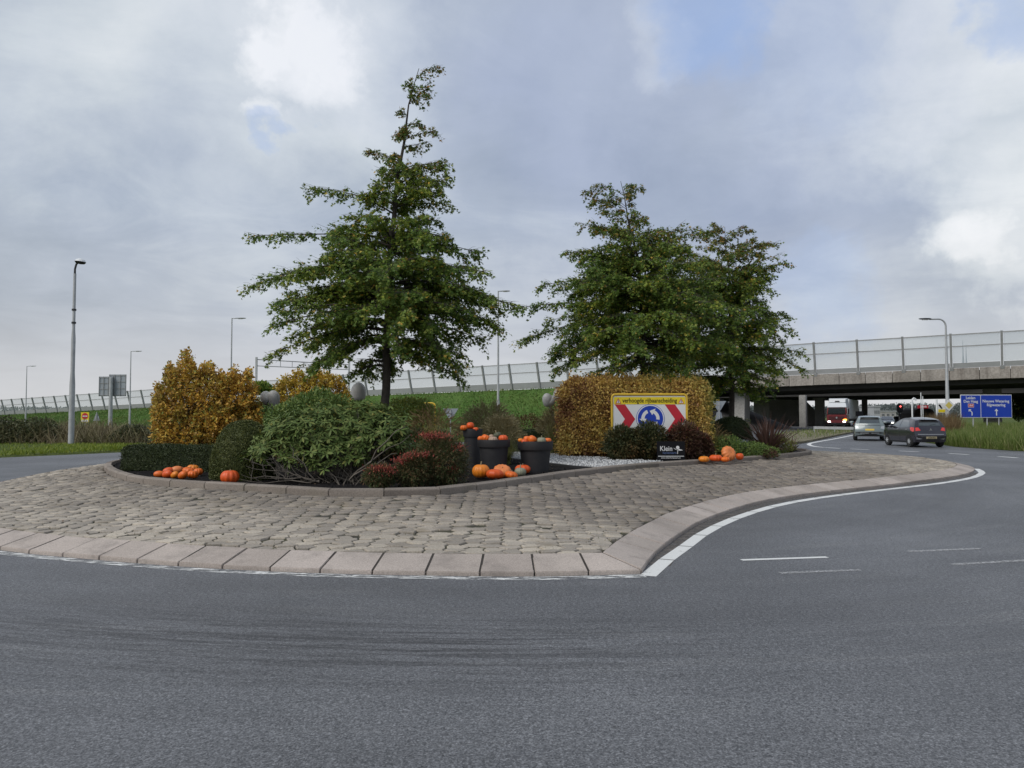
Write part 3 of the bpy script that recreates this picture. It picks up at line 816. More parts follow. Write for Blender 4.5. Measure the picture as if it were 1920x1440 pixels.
# grassy bank
def bank():
    xs = np.arange(-240, 23.1, 2.0); prof = []
    offs = [(5.5, 0.0), (0.6, 0.0), (-0.3, -0.05), (-1.2, -0.35), (-3, -0.30, 1), (-5, -.5, 1), (-7, -.68, 1), (-9.5, -.86, 1), (-13, -.99, 1), (-17, -1.03, 1)]
    V = []
    for X in xs:
        zb = float(np.interp(X, XS, ZS_))
        for o in offs:
            p = LP(X, o[0]); z = zb + o[1] if len(o) == 2 else zb * (1 + o[1])
            z += 0.25 * mnoise.noise(Vector((p.x * .25, p.y * .25, 1))) * (1 if o[0] < -1 else 0)
            V.append((p.x, p.y, z - 0.03))
    k = len(offs); q = []
    for i in range(len(xs) - 1):
        for j in range(k - 1):
            a = i * k + j; q.append((a, a + 1, a + k + 1, a + k))
    o = np_mesh('embankment', np.array(V), np.array(q), 'bank_grass', smooth=True); o['kind'] = 'structure'
    # rough herbage
    n = 60000; X = RNG.uniform(-125, 22, n); of = RNG.uniform(-13, -0.2, n)
    zb = np.interp(X, XS, ZS_)
    po = np.array([o[0] for o in offs][::-1]); 
    fr = np.interp(of, po, np.array([(o[1] if len(o) == 3 else 0) for o in offs][::-1])); ab = np.interp(of, po, np.array([(o[1] if len(o) == 2 else 0) for o in offs][::-1]))
    x = X + DN.x * of; y = 100.06 - .61 * X + DN.y * of; z = zb * (1 + fr) + ab
    pts = np.stack([x, y, z - 0.05], -1); ax = rand_dirs(n); ax[:, 2] = np.abs(ax[:, 2]) + .5
    V, Fc = leaf_geo(pts, ax, rand_dirs(n), RNG.uniform(.14, .34, n), RNG.uniform(.06, .14, n))
    o = np_mesh('bank_herbage', V, Fc, leafmat('bank_leaf', [(0, (0.06, 0.125, 0.024)), (0.5, (0.095, 0.18, 0.036)), (0.85, (0.14, 0.23, 0.055)), (0.95, (0.20, 0.24, 0.09)), (1, (0.30, 0.27, 0.14))], trans=0.35, nscale=.18, noise_cols=(1.25, 1.0, 0.9)))
    tag(o, 'thick green herbage covering the motorway bank below the barrier', 'grass', kind='stuff')
bank()

# noise barrier: leaning posts, two rails, clear sheets and an opaque foot panel
def barrier():
    step = 3.52; X0 = 45.8
    LEAN, HT = 0.86, 3.15
    ln = -DN * LEAN
    def at(X, h, off=0.0): return LP(X, off) + ln * (h / HT) + Vector((0, 0, h))
    def segment(name, label, ks):
        root = thing(name, label, 'noise barrier', LP(X0 - step * ks[len(ks) // 2]))
        for k in ks:
            X = X0 - step * k; Xn = X - step
            MB().bar(at(X, -0.15), at(X, HT + 0.12), 0.20, 0.26, up=DN).build('post', 'post_steel', root, world=True)
            MB().bar(at(X, -.2, -.02), at(X, .06, -.02), .34, .34, up=DN).build('post_foot', 'post_steel', root, world=True)
            foot = 0.48 if X > 22 else 0.78
            def pan(nm, h0, h1, th, m, off=0.0, inset=0.12):
                a0, a1 = X - inset, Xn + inset
                q = [at(a0, h0, off), at(a1, h0, off), at(a1, h1, off), at(a0, h1, off)]
                MB().hexa([p + DN * th for p in q], q).build(nm, m, root, world=True)
            pan('foot_panel', 0.0, foot, 0.08, 'panel_grey')
            pan('glass_panel', foot + .05, 2.0, 0.02, 'barrier_glass', 0.03)
            pan('glass_panel', 2.08, HT - .05, 0.02, 'barrier_glass', 0.03)
            for h in (2.04, HT):
                MB().bar(at(X - .1, h), at(Xn + .1, h), 0.11, 0.10).build('rail', 'post_steel', root, world=True)
    segment('noise_barrier', 'clear noise barrier with grey leaning posts along the bridge parapet', list(range(-6, 7)))
    segment('noise_barrier', 'clear noise barrier on top of the green bank, running off to the left', list(range(7, 58)))
barrier()

def deck(name, label, X1, X0, o0, o1, ztop, fas, gir, m_f, pan=2.11, setback=0.9):
    """bridge deck between line offsets o0..o1 (away from camera): fascia panels, slab and girders"""
    root = thing(name, label, 'bridge', LP(X0, o0, 0))
    X = X1
    while X > X0 + 0.1:
        Xn = max(X - pan, X0); t0, t1 = ztop(X), ztop(Xn); g = 0.018
        a, b = LP(X - g, o0, 0), LP(Xn + g, o0, 0)
        q = lambda p, z, d: Vector((p.x, p.y, z)) + DN * d
        mb = MB(); dz = random.uniform(-.012, .012)
        mb.hexa([q(a, t0 - fas + dz, 0), q(b, t1 - fas + dz, 0), q(b, t1 - fas + dz, .3), q(a, t0 - fas + dz, .3)], [q(a, t0 + dz, .05), q(b, t1 + dz, .05), q(b, t1 + dz, .3), q(a, t0 + dz, .3)])
        mb.build('fascia_panel', m_f, root, world=True, bevel=0.02)
        X = Xn
    q = lambda X, o, dz: Vector((*LP(X, o, 0).to_2d(), ztop(X) + dz))
    sl = MB().hexa([q(X1, o0 + .305, -fas * .75), q(X0, o0 + .305, -fas * .75), q(X0, o1, -fas * .75), q(X1, o1, -fas * .75)],
                   [q(X1, o0 + .305, -.05), q(X0, o0 + .305, -.05), q(X0, o1, -.05), q(X1, o1, -.05)])
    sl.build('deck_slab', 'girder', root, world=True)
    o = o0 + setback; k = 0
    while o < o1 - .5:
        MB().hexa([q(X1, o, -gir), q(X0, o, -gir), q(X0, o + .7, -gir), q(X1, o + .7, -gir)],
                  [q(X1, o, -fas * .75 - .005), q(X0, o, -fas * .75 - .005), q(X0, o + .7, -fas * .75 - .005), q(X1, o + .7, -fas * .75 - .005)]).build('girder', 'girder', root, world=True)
        o += 2.2
    return root
deck('bridge', 'weathered concrete motorway bridge carrying the clear noise barrier', 78, 16, -0.15, 17.5, lambda X: float(np.interp(X, XS, ZS_)) - .03, 1.12, 1.42, 'concrete')
deck('bridge', 'second motorway deck behind, only its thin pale edge showing', 110, 4, 27, 62, lambda X: 6.05 + (X - 40) * .006, 0.42, 1.75, 'concrete_pale', pan=4.0)

def pier(label, px0, px1, Y, ztop, m='concrete_pale', dep=1.2, taper=0.0, head=0.0):
    c = P((px0 + px1) / 2, 778, Y); w_ = (px1 - px0) / F * Y
    r = thing('bridge_pier', label, 'pier', (c.x, c.y, 0), rz=math.radians(-31), group='piers under the motorway bridges')
    MB().hexa([(-w_ / 2 + taper, -dep / 2, -.1), (w_ / 2 - taper, -dep / 2, -.1), (w_ / 2 - taper, dep / 2, -.1), (-w_ / 2 + taper, dep / 2, -.1)],
              [(-w_ / 2, -dep / 2, ztop), (w_ / 2, -dep / 2, ztop), (w_ / 2, dep / 2, ztop), (-w_ / 2, dep / 2, ztop)]).build('shaft', m, r, bevel=.04)
    if head: MB().box(-w_ / 2 - .25, w_ / 2 + .25, -dep / 2 - .2, dep / 2 + .2, ztop, ztop + head).build('bearing_block', m, r, bevel=.03)
    return r
pier('broad pale pier left of the road, beside the dark strap-leaved plant', 1377, 1402, 87.5, 4.15, dep=2.4, taper=.1)
pier('slim pier standing between the broad pier and the lorry', 1500, 1512, 104, 4.3, dep=1.0)
pier('pale pier behind the blue direction sign', 1846, 1876, 86, 4.55, dep=1.6)
pier('far pier just right of the white lorry trailer', 1617, 1626, 128, 4.3, dep=1.0)
pier('dark far pier with a block head in the shade left of the lorry', 1530, 1545, 118, 4.0, dep=1.5, head=.3)
# sloping concrete abutment revetment
mb = MB()
a = P(1508, 755, 125); b = P(1536, 782, 125)
mb.hexa([(a.x - 6, 124, -.1), (b.x + 1.5, 124, -.1), (b.x + 1.5, 132, -.1), (a.x - 6, 132, -.1)], [(a.x - 6, 124, 4.2), (a.x - .2, 124, 4.0), (a.x - .2, 132, 4.0), (a.x - 6, 132, 4.2)])
tag(mb.build('abutment', 'concrete_pale'), 'sloping pale concrete abutment under the far deck', 'abutment')
# earth end of the bank below the near deck
mb = MB()
p0, p1, p2, p3 = LP(23, -.5, 0), LP(23, 16, 0), LP(8, 16, 0), LP(8, -.5, 0)
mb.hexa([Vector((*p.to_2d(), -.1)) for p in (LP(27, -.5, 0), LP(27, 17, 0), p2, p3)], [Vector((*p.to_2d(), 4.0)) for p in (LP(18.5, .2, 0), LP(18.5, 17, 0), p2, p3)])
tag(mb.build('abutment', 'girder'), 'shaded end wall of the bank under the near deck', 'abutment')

# guard rail below the bridge
def guard(name, label, a, b, z=0.62):
    a, b = Vector(a), Vector(b); r = thing(name, label, 'guard rail', (a.x, a.y, 0)); n = max(2, int((b - a).length / 4))
    MB().bar((a.x, a.y, z), (b.x, b.y, z), 0.05, 0.24).build('beam', 'galv', r, world=True)
    for i in range(n + 1):
        p = a.lerp(b, i / n); MB().bar((p.x, p.y + .08, -.05), (p.x, p.y + .08, z + .12), 0.09).build('post', 'galv', r, world=True)
guard('guard_rail', 'low grey guard rail crossing in front of the lorry', Vector((P(1527, 800, 70).x, 70, 0)), Vector((P(1606, 800, 66).x, 66, 0)), z=.5)
guard('guard_rail', 'pale guard rail at the left edge behind the dry grass', (-90, 82, 0), (-56, 86, 0), z=0.95)

# ================================================================== verges
# raised lawn strip on the left
lp = [(-60, 20.15), (-40, 24.65), (-28, 27.75), (-19.9, 30.1), (-17.8, 33.7), (-15.7, 38.2), (-11.2, 43.2), (-4.2, 46.7), (3, 48.2), (10, 49.2), (15.3, 52.3)]
V = []; n = len(lp)
for k, (dx, z) in enumerate([(0, -0.03), (0.25, 0.07), (3.0, 0.12), (9, 0.16), (16, 0.1), (45, 0.0)]):
    for i, (x, y) in enumerate(lp):
        V.append((x - dx * .35, y + dx, z))
q = [(k * n + i, k * n + i + 1, (k + 1) * n + i + 1, (k + 1) * n + i) for k in range(5) for i in range(n - 1)]
tag(np_mesh('verge', np.array(V), np.array(q), 'grass_ground', smooth=True), kind='structure')
rp = [(80, 24.6), (50, 26.1), (35, 28.1), (27.6, 30.5), (24.5, 32.7), (23.1, 36), (23.0, 40), (24.7, 46), (27.3, 53), (31.1, 62), (35.6, 72), (40, 82)]
V = []; n = len(rp)
for k, (dx, z) in enumerate([(0, -0.03), (0.25, 0.08), (2.0, 0.2), (6, 0.35), (14, 0.3), (40, 0.0)]):
    for i, (x, y) in enumerate(rp):
        V.append((x + dx * .95, y + dx * .45 * (1 if i < 4 else .2), z))
q = [(k * n + i, (k + 1) * n + i, (k + 1) * n + i + 1, k * n + i + 1) for k in range(5) for i in range(n - 1)]
tag(np_mesh('verge', np.array(V), np.array(q), 'grass_ground', smooth=True), kind='structure')

def blades(n, xf, yf, zf, hlo, hhi, w_, m, name, label, cat, lean=.35, sag=0.03, seg=3):
    b0 = np.stack([xf, yf, zf], -1); n = len(xf)
    h = RNG.uniform(hlo, hhi, n)
    tip = b0 + np.stack([RNG.normal(0, lean, n) * h, RNG.normal(0, lean, n) * h, h], -1)
    V, Fc = strap_geo(b0, tip, sag * h, w_, seg, side=nrmz(np.stack([np.ones(n), RNG.normal(0, .5, n), np.zeros(n)], -1)))
    return tag(np_mesh(name, V, Fc, m), label, cat, kind='stuff')
leafmat('lawn_blade', [(0, (0.11, 0.165, 0.015)), (0.6, (0.19, 0.25, 0.025)), (1, (0.30, 0.32, 0.045))], nscale=.5, noise_cols=(.7, .75, .6))
leafmat('tall_grass', [(0, (0.09, 0.14, 0.025)), (0.55, (0.17, 0.23, 0.055)), (0.85, (0.26, 0.28, 0.10)), (1, (0.38, 0.34, 0.18))], nscale=.4, noise_cols=(.72, .8, .6))
leafmat('reed', [(0, (0.09, 0.07, 0.04)), (0.4, (0.18, 0.14, 0.08)), (0.75, (0.30, 0.24, 0.14)), (1, (0.42, 0.36, 0.23))], nscale=.35, noise_cols=(.55, .62, .45))
leafmat('bramble', [(0, (0.04, 0.05, 0.02)), (0.6, (0.085, 0.095, 0.04)), (1, (0.17, 0.16, 0.08))], nscale=.5, noise_cols=(.6, .7, .5))
# left lawn
n = 26000; t = RNG.uniform(0, 1, n); d = RNG.uniform(0.05, 11, n)
lx = np.array([p[0] for p in lp]); ly = np.array([p[1] for p in lp]); s = np.linspace(0, 1, len(lp))
t = t * .62 + .14
bx = np.interp(t, s, lx) - d * .35; by = np.interp(t, s, ly) + d
blades(n, bx, by, np.full(n, 0.06), .05, .22, .03, 'lawn_blade', 'lawn_grass', 'short bright green grass on the left verge below the reeds', 'grass', lean=.4)
# reeds and brambles
n = 30000; X = RNG.uniform(-50, -12, n); Y = RNG.uniform(41, 49, n) + (X + 30) * -0.10
dens = np.array([mnoise.noise(Vector((a * .22, b * .22, 0))) for a, b in zip(X, Y)])
hf = 1.0 + 0.55 * dens
b0 = np.stack([X, Y, np.full(n, .05)], -1); h = RNG.uniform(.35, 1.55, n) * hf * np.interp(X, [-50, -30, -25, -12], [1.0, 1.0, .85, .95])
tip = b0 + np.stack([RNG.normal(0, .5, n) * h, RNG.normal(0, .5, n) * h, h * RNG.uniform(.5, 1.05, n)], -1)
Vr, Fr = strap_geo(b0, tip, .12, RNG.uniform(.02, .05, n), 3, side=nrmz(np.stack([np.ones(n), RNG.normal(0, .5, n), np.zeros(n)], -1)))
tag(np_mesh('dry_reeds', Vr, Fr, 'reed'), 'tangled dry brown reeds along the ditch behind the left lamp post', 'reeds', kind='stuff')
n = 26000; cs = [(-34, 42.5, 2.6, 1.0), (-27.5, 41.6, 1.8, 1.55), (-25.6, 41.8, 1.5, 1.45), (-18.6, 41.3, 1.2, .9), (-20.2, 41.5, 1.3, 1.05), (-16, 42, 1.6, 1.1)]
pp = []
for cx, cy, r_, hh in cs:
    k = n // len(cs); dd = rand_dirs(k) * RNG.uniform(.3, 1, (k, 1)) ** .5
    pp.append(np.stack([cx + dd[:, 0] * r_, cy + dd[:, 1] * 1.3, .1 + np.abs(dd[:, 2]) * hh], -1))
pp = np.concatenate(pp); k = len(pp)
Vr, Fr = leaf_geo(pp, rand_dirs(k), rand_dirs(k), RNG.uniform(.08, .2, k), RNG.uniform(.05, .1, k))
tag(np_mesh('brambles', Vr, Fr, 'bramble'), 'dark green bramble thicket among the reeds by the lamp post', 'brambles', kind='stuff')
# right verge
n = 80000; t = RNG.uniform(.18, .86, n); d = RNG.uniform(.0, 1, n) ** 1.3 * 13
sx_ = np.array([p[0] for p in rp]); sy_ = np.array([p[1] for p in rp]); s = np.linspace(0, 1, len(rp))
bx = np.interp(t, s, sx_) + d * .95; by = np.interp(t, s, sy_) + d * .12
blades(n, bx, by, np.interp(d, [0, 2, 6, 14], [0.02, .18, .33, .28]), .18, .85, .024, 'tall_grass', 'tall_grass', 'tall unmown green grass on the right verge under the blue sign', 'grass', lean=.25)
n = 12000; X = RNG.uniform(25.0, 29.4, n); Y = RNG.uniform(46, 52, n); k = (X > 24.5 + (Y - 45) * .37 + .6) & (X < .572 * Y + RNG.normal(0, .25, n)); X, Y = X[k], Y[k]; n = len(X)
Ht = .25 + .5 * np.exp(-((X - 29) / 3.2) ** 2)
b0 = np.stack([X, Y, np.full(n, .2)], -1); h = RNG.uniform(.6, 1.7, n) * (Ht + .30)
tip = b0 + np.stack([RNG.normal(0, .2, n) * h, RNG.normal(0, .2, n) * h, h], -1)
Vr, Fr = strap_geo(b0, tip, .03, .022, 3, side=nrmz(np.stack([np.ones(n), RNG.normal(0, .5, n), np.zeros(n)], -1)))
tag(np_mesh('dry_weeds', Vr, Fr, leafmat('dry_weed', [(0, (0.08, 0.05, 0.025)), (0.5, (0.17, 0.11, 0.05)), (1, (0.28, 0.2, 0.1))])), 'brown dry weeds between the dark hatchback and the blue sign', 'weeds', kind='stuff')
# thin grass on the traffic island
n = 5000; tp = np.array([(p.x, p.y) for p in ti]); X = RNG.uniform(tp[:, 0].min(), tp[:, 0].max(), n); Y = RNG.uniform(tp[:, 1].min(), tp[:, 1].max(), n)
k = inside(tp, X, Y) & (RNG.uniform(0, 1, n) < (Y - tp[:, 1].min()) / np.ptp(tp[:, 1]) * 1.6); X, Y = X[k], Y[k]
blades(len(X), X, Y, np.full(len(X), .11), .06, .35, .03, 'tall_grass', 'island_grass', 'thin yellowing grass on the pale traffic island', 'grass')
# undergrowth in front of the bridge
n = 26000; X = RNG.uniform(14, 34, n); Y = RNG.uniform(62, 82, n); k = X < 18.5 + (Y - 64) * .38; X, Y = X[k], Y[k]; n = len(X)
pts = np.stack([X, Y, RNG.uniform(0, .9, n) * (1 + .6 * np.sin(X * 1.3 + Y))], -1)
Vr, Fr = leaf_geo(pts, rand_dirs(n), rand_dirs(n), .22, .1)
tag(np_mesh('undergrowth', Vr, Fr, 'bramble'), 'dark low undergrowth in the shade before the bridge piers', 'undergrowth', kind='stuff')

# far horizon behind the bridge: trees, pale sheds, masts
def far_wood():
    n = 60000; X = RNG.uniform(60, 420, n); Y = 420 + RNG.uniform(0, 60, n)
    hh = 5 + 6 * np.array([abs(mnoise.noise(Vector((a * .02, 0, 5)))) for a in X]) + 3 * np.array([mnoise.noise(Vector((a * .09, 0, 9))) for a in X])
    pts = np.stack([X, Y, RNG.uniform(0, 1, n) ** .7 * hh], -1)
    V, Fc = leaf_geo(pts, rand_dirs(n), rand_dirs(n), RNG.uniform(.5, 1.3, n), .8)
    tag(np_mesh('distant_trees', V, Fc, leafmat('far_leaf', [(0, (0.10, 0.12, 0.12)), (1, (0.17, 0.19, 0.18))])), 'grey-green line of trees on the horizon under the bridge', 'trees', kind='stuff')
    n = 20000; X = RNG.uniform(-420, -130, n); Y = 420 + RNG.uniform(0, 40, n)
    pts = np.stack([X, Y, RNG.uniform(0, 1, n) * 6], -1); V, Fc = leaf_geo(pts, rand_dirs(n), rand_dirs(n), RNG.uniform(.5, 1.3, n), .8)
    tag(np_mesh('distant_trees', V, Fc, 'far_leaf'), 'low grey tree line on the far left horizon', 'trees', kind='stuff')
far_wood()
def shed(label, px0, px1, ytop, Y, m):
    a, b = P(px0, ytop, Y), P(px1, ytop, Y)
    r = thing('warehouse', label, 'building', (a.x, Y, 0), group='sheds beyond the bridge')
    wd = b.x - a.x
    MB().box(0, wd, 0, 14, -.05, a.z).build('wall', m, r)
    MB().box(-.2, wd + .2, -.2, 14.2, a.z, a.z + .35).build('roof', 'panel_grey', r)
    for k in range(3): MB().box(wd * (.12 + .3 * k), wd * (.12 + .3 * k) + wd * .16, -.06, .02, a.z * .5, a.z * .75).build('window', 'car_glass', r)
shed('grey shed just right of the dark pier beyond the bridge', 1638, 1650, 763, 230, 'panel_grey')
shed('pale low warehouse on the horizon left of the traffic light', 1650, 1680, 772, 260, 'concrete_pale')
def mast(label, px, ytop, Y, rad):
    c = P(px, ytop, Y)
    MBm = MB().tube([(0, 0, 0), (0, 0, c.z * .55), (0, 0, c.z * .8), (0, 0, c.z)], [rad, rad * .9, rad * .3, rad * .08], 8)
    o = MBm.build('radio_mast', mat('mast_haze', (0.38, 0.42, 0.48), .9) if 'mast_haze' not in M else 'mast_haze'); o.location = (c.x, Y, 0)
    tag(o, label, 'mast', 'pale masts beyond the bridge')
mast('taller pale mast seen through the barrier above the bridge', 1805, 638, 900, 2.2)
mast('shorter pale mast just right of the taller one above the bridge', 1811, 646, 920, 2.0)

# ================================================================== trees
leafmat('oak_leaf', [(0, (0.07, 0.13, 0.026)), (0.45, (0.12, 0.205, 0.036)), (0.8, (0.19, 0.277, 0.051)), (0.95, (0.295, 0.349, 0.072)), (1, (0.521, 0.349, 0.075))], trans=0.36, nscale=.85, noise_cols=(1.55, 1.25, 0.85), rough=.5)
leafmat('oak_leaf_top', [(0, (0.081, 0.138, 0.03)), (0.4, (0.146, 0.193, 0.044)), (0.7, (0.225, 0.206, 0.055)), (0.9, (0.345, 0.206, 0.055)), (1, (0.504, 0.22, 0.044))], trans=0.36, nscale=.9, noise_cols=(.8, 1.1, .9), rough=.5)
mat('bark', (0.075, 0.062, 0.05), 0.9, col2=(0.035, 0.03, 0.025), vscale=9, bump=.8, bscale=40)
mat('twig', (0.06, 0.05, 0.04), 0.9)
mat('pale_stem', (0.15, 0.128, 0.105), 0.85, var=.4, vscale=12)

def pin_oak(label, x, Y, trunk_px, prof_px, custom, nb, dens=1.0, split=0.62, rbase=.105, zb=ZS, seed=1, gap=None):
    rs = np.random.default_rng(seed); k = Y / F
    wx = lambda px: (px - 960) * k
    wz = lambda py: P(960, py, Y).z
    base = Vector((wx(x), Y, zb))
    root = thing('pin_oak', label, 'tree', base)
    tp = sorted([(wz(py), wx(px)) for px, py in trunk_px]); tz = np.array([zb - .1] + [a for a, b in tp]); tx = np.array([tp[0][1]] + [b for a, b in tp])
    yoff = 0.0
    top = tz[-1]
    def tr(z): return np.array([np.interp(z, tz, tx), Y, z])
    rad = lambda z: rbase * max(0.06, (1 - (z - zb) / (top - zb)) ** .8)
    zs_ = np.linspace(zb - .05, top, 22)
    pts = [tr(z) + np.array([0.02 * math.sin(z * 3.1), 0.02 * math.cos(z * 2.3), 0]) for z in zs_]
    rr = [rad(z) for z in zs_]; rr[0] *= 1.5
    MB().tube(pts, rr, 10).build('trunk', 'bark', root, smooth=60, world=True)
    pr = sorted([(wz(py), wx(x) - wx(l), wx(r) - wx(x)) for py, l, r in prof_px])
    pz, pl, prr = (np.array([q[i] for q in pr]) for i in range(3))
    zlo, zhi = pz[0], pz[-1]
    brs = []
    # branches: more of them where the crown is wide
    zz_ = np.linspace(zlo, zhi, 200); wgt = (np.interp(zz_, pz, pl) + np.interp(zz_, pz, prr)) + .9; wgt /= wgt.sum()
    az = 0.0
    ends = np.sort(rs.choice(zz_, nb, p=wgt)) + rs.normal(0, .06, nb)
    tier = 0.40
    for ze in ends:
        az += 2.399 + rs.normal(0, .35)
        ze = round(ze / tier) * tier * .3 + ze * .7          # gather into loose tiers
        c, s = math.cos(az), math.sin(az)
        R = np.interp(ze, pz, pl) if c < 0 else np.interp(ze, pz, prr)
        Rm = (np.interp(ze, pz, pl) + np.interp(ze, pz, prr)) / 2
        R = abs(c) * R + (1 - abs(c)) * Rm
        R *= rs.uniform(.72, 1.06)
        brs.append((ze, az, max(.12, R)))
    for (px, py, az) in custom:
        ze = wz(py); R = abs(wx(px) - np.interp(ze, tz, tx)) / max(.25, abs(math.cos(az)))
        brs.append((ze, az, R))
    LV, LF, TV, TF, wood = [], [], [], [], MB()
    lp_, la_, ln_, ll_ = [], [], [], []
    for ze, az, R in brs:
        hfr = (ze - zlo) / (zhi - zlo)
        el = -0.30 + 0.75 * hfr ** .8 + rs.normal(0, .06)
        z0 = min(max(ze - R * el, zb + 1.5), top - .1)
        a = tr(z0); d2 = np.array([math.cos(az), math.sin(az), 0])
        e = tr(ze) * [0, 0, 1] + np.array([a[0], a[1], 0]) + d2 * R
        bulge = R * rs.uniform(.06, .16)
        sidew = np.array([-d2[1], d2[0], 0]) * rs.normal(0, .12) * R
        def bp(u): 
            return a + (e - a) * u + np.array([0, 0, 1]) * bulge * 4 * u * (1 - u) * (1.0 - .3 * u) + sidew * math.sin(u * PI)
        us = np.linspace(0, 1, 7)
        r0 = max(.006, rad(z0) * .36)
        wood.tube([bp(u) for u in us], [r0 * (1 - .85 * u) + .002 for u in us], 4, cap=False)
        nt = int(R * 15 * dens * (1 if hfr < .75 else .8)) + 5
        u0 = 0.16 if hfr < .6 else 0.08
        for u in np.append(rs.uniform(u0, 1, nt), [1.0, .97, .93]):
            p = bp(u); tg = bp(min(1, u + .03)) - bp(max(0, u - .03)); tg /= np.linalg.norm(tg) + 1e-9
            th = rs.choice([-1, 1]) * rs.uniform(.3, 1.35) * (1 - .55 * u); c, s = math.cos(th), math.sin(th)
            td = np.array([tg[0] * c - tg[1] * s, tg[0] * s + tg[1] * c, tg[2] * .6 + rs.normal(-.12 if hfr < .7 else .08, .36)]); td /= np.linalg.norm(td)
            ln = rs.uniform(.22, .60) * (1.15 - .45 * u) * min(1.0, .45 + R * .28)
            q = p + td * ln
            m_ = p + td * ln * .5 + np.array([0, 0, .03])
            wood.tube([p, m_, q], [.005, .004, .002], 3, cap=False)
            nl = max(5, int(ln * 42 * dens))
            v = rs.uniform(.12, 1.05, nl)[:, None]
            pts = p + td * ln * v + rs.normal(0, .028, (nl, 3)) - np.array([0, 0, 1]) * (v ** 2) * .10
            ax = td * .7 + rs.normal(0, .55, (nl, 3)) + np.array([0, 0, -.55])
            lp_.append(pts); la_.append(ax); ln_.append(np.tile([0, -.15, 1.0], (nl, 1)) + rs.normal(0, .45, (nl, 3))); ll_.append(rs.uniform(.05, .115, nl))
    pts, ax, nm, L = (np.concatenate(q) for q in (lp_, la_, ln_, ll_))
    if gap is not None:
        keep = np.array([not any((abs((p[0] / p[1] * F + 960) - gx) < gr) and abs(p[2] - wz(gy)) < gr * k for gx, gy, gr in gap) for p in pts])
        pts, ax, nm, L = pts[keep], ax[keep], nm[keep], L[keep]
    wood.build('branches', 'twig', root, world=True, recalc=False)
    zt = zlo + (zhi - zlo) * split
    hi = pts[:, 2] + rs.normal(0, .5, len(pts)) > zt
    for nm_, msk, mt in (('crown', ~hi, 'oak_leaf'), ('crown_top', hi, 'oak_leaf_top')):
        V, Fc = leaf_geo(pts[msk], ax[msk], nm[msk], L[msk], L[msk] * .36, 'oak')
        o = np_mesh(nm_, V, Fc, mt, root); o['kind'] = 'stuff'
    print(label, len(pts), 'leaves')
    return root

pin_oak('tall pointed pin oak with a thin bare leader, left of the two crowns', 722, 19.5,
        [(722, 755), (726, 600), (731, 450), (744, 330), (756, 250), (766, 190), (781, 128)],
        [(705, 640, 850), (688, 590, 880), (655, 530, 912), (620, 512, 918), (580, 525, 925), (540, 515, 920), (500, 555, 893), (470, 575, 880), (440, 608, 842), (400, 645, 825), (350, 664, 818), (300, 708, 806), (262, 728, 786), (235, 742, 772), (205, 752, 780), (170, 762, 784), (138, 774, 788)],
        [(594, 352, PI * .98), (482, 446, PI * 1.02), (466, 540, PI), (962, 572, .05), (838, 380, .1), (832, 345, -.2), (798, 182, 0.1), (930, 615, -.1), (700, 290, PI * 1.1), (890, 470, .1), (520, 665, PI * 1.05)],
        150, dens=1.02, split=.70, rbase=.125, seed=5)
pin_oak('nearer of the right pin oaks, its trunk rising behind the brown hedge', 1208, 24.5,
        [(1207, 735), (1206, 620), (1200, 500), (1178, 400), (1166, 340)],
        [(712, 1100, 1310), (690, 1040, 1350), (650, 1025, 1400), (610, 1035, 1400), (570, 1050, 1390), (530, 1052, 1370), (500, 1085, 1330), (470, 1090, 1310), (440, 1120, 1290), (410, 1120, 1240), (380, 1135, 1215), (350, 1135, 1200)],
        [(975, 640, PI), (968, 580, PI * 1.02), (1018, 532, PI * .97), (1062, 470, PI), (1085, 425, PI * 1.05), (1330, 432, .1), (1305, 440, -.1), (1120, 345, PI * .9), (1200, 350, .2)],
        148, dens=1.05, split=.72, rbase=.12, seed=9)
pin_oak('farther right pin oak with a bushy broken top, nearest the bridge', 1372, 27.5,
        [(1372, 760), (1372, 600), (1368, 500), (1362, 425)],
        [(748, 1300, 1430), (725, 1270, 1440), (700, 1240, 1462), (660, 1230, 1470), (620, 1235, 1468), (580, 1240, 1458), (540, 1235, 1448), (500, 1240, 1452), (478, 1260, 1455), (455, 1330, 1440), (425, 1338, 1412)],
        [(1508, 690, .1), (1474, 495, .0), (1455, 455, .15), (1478, 590, .1), (1500, 660, -.05), (1478, 620, -.1)],
        130, dens=1.05, split=.74, rbase=.12, seed=14)

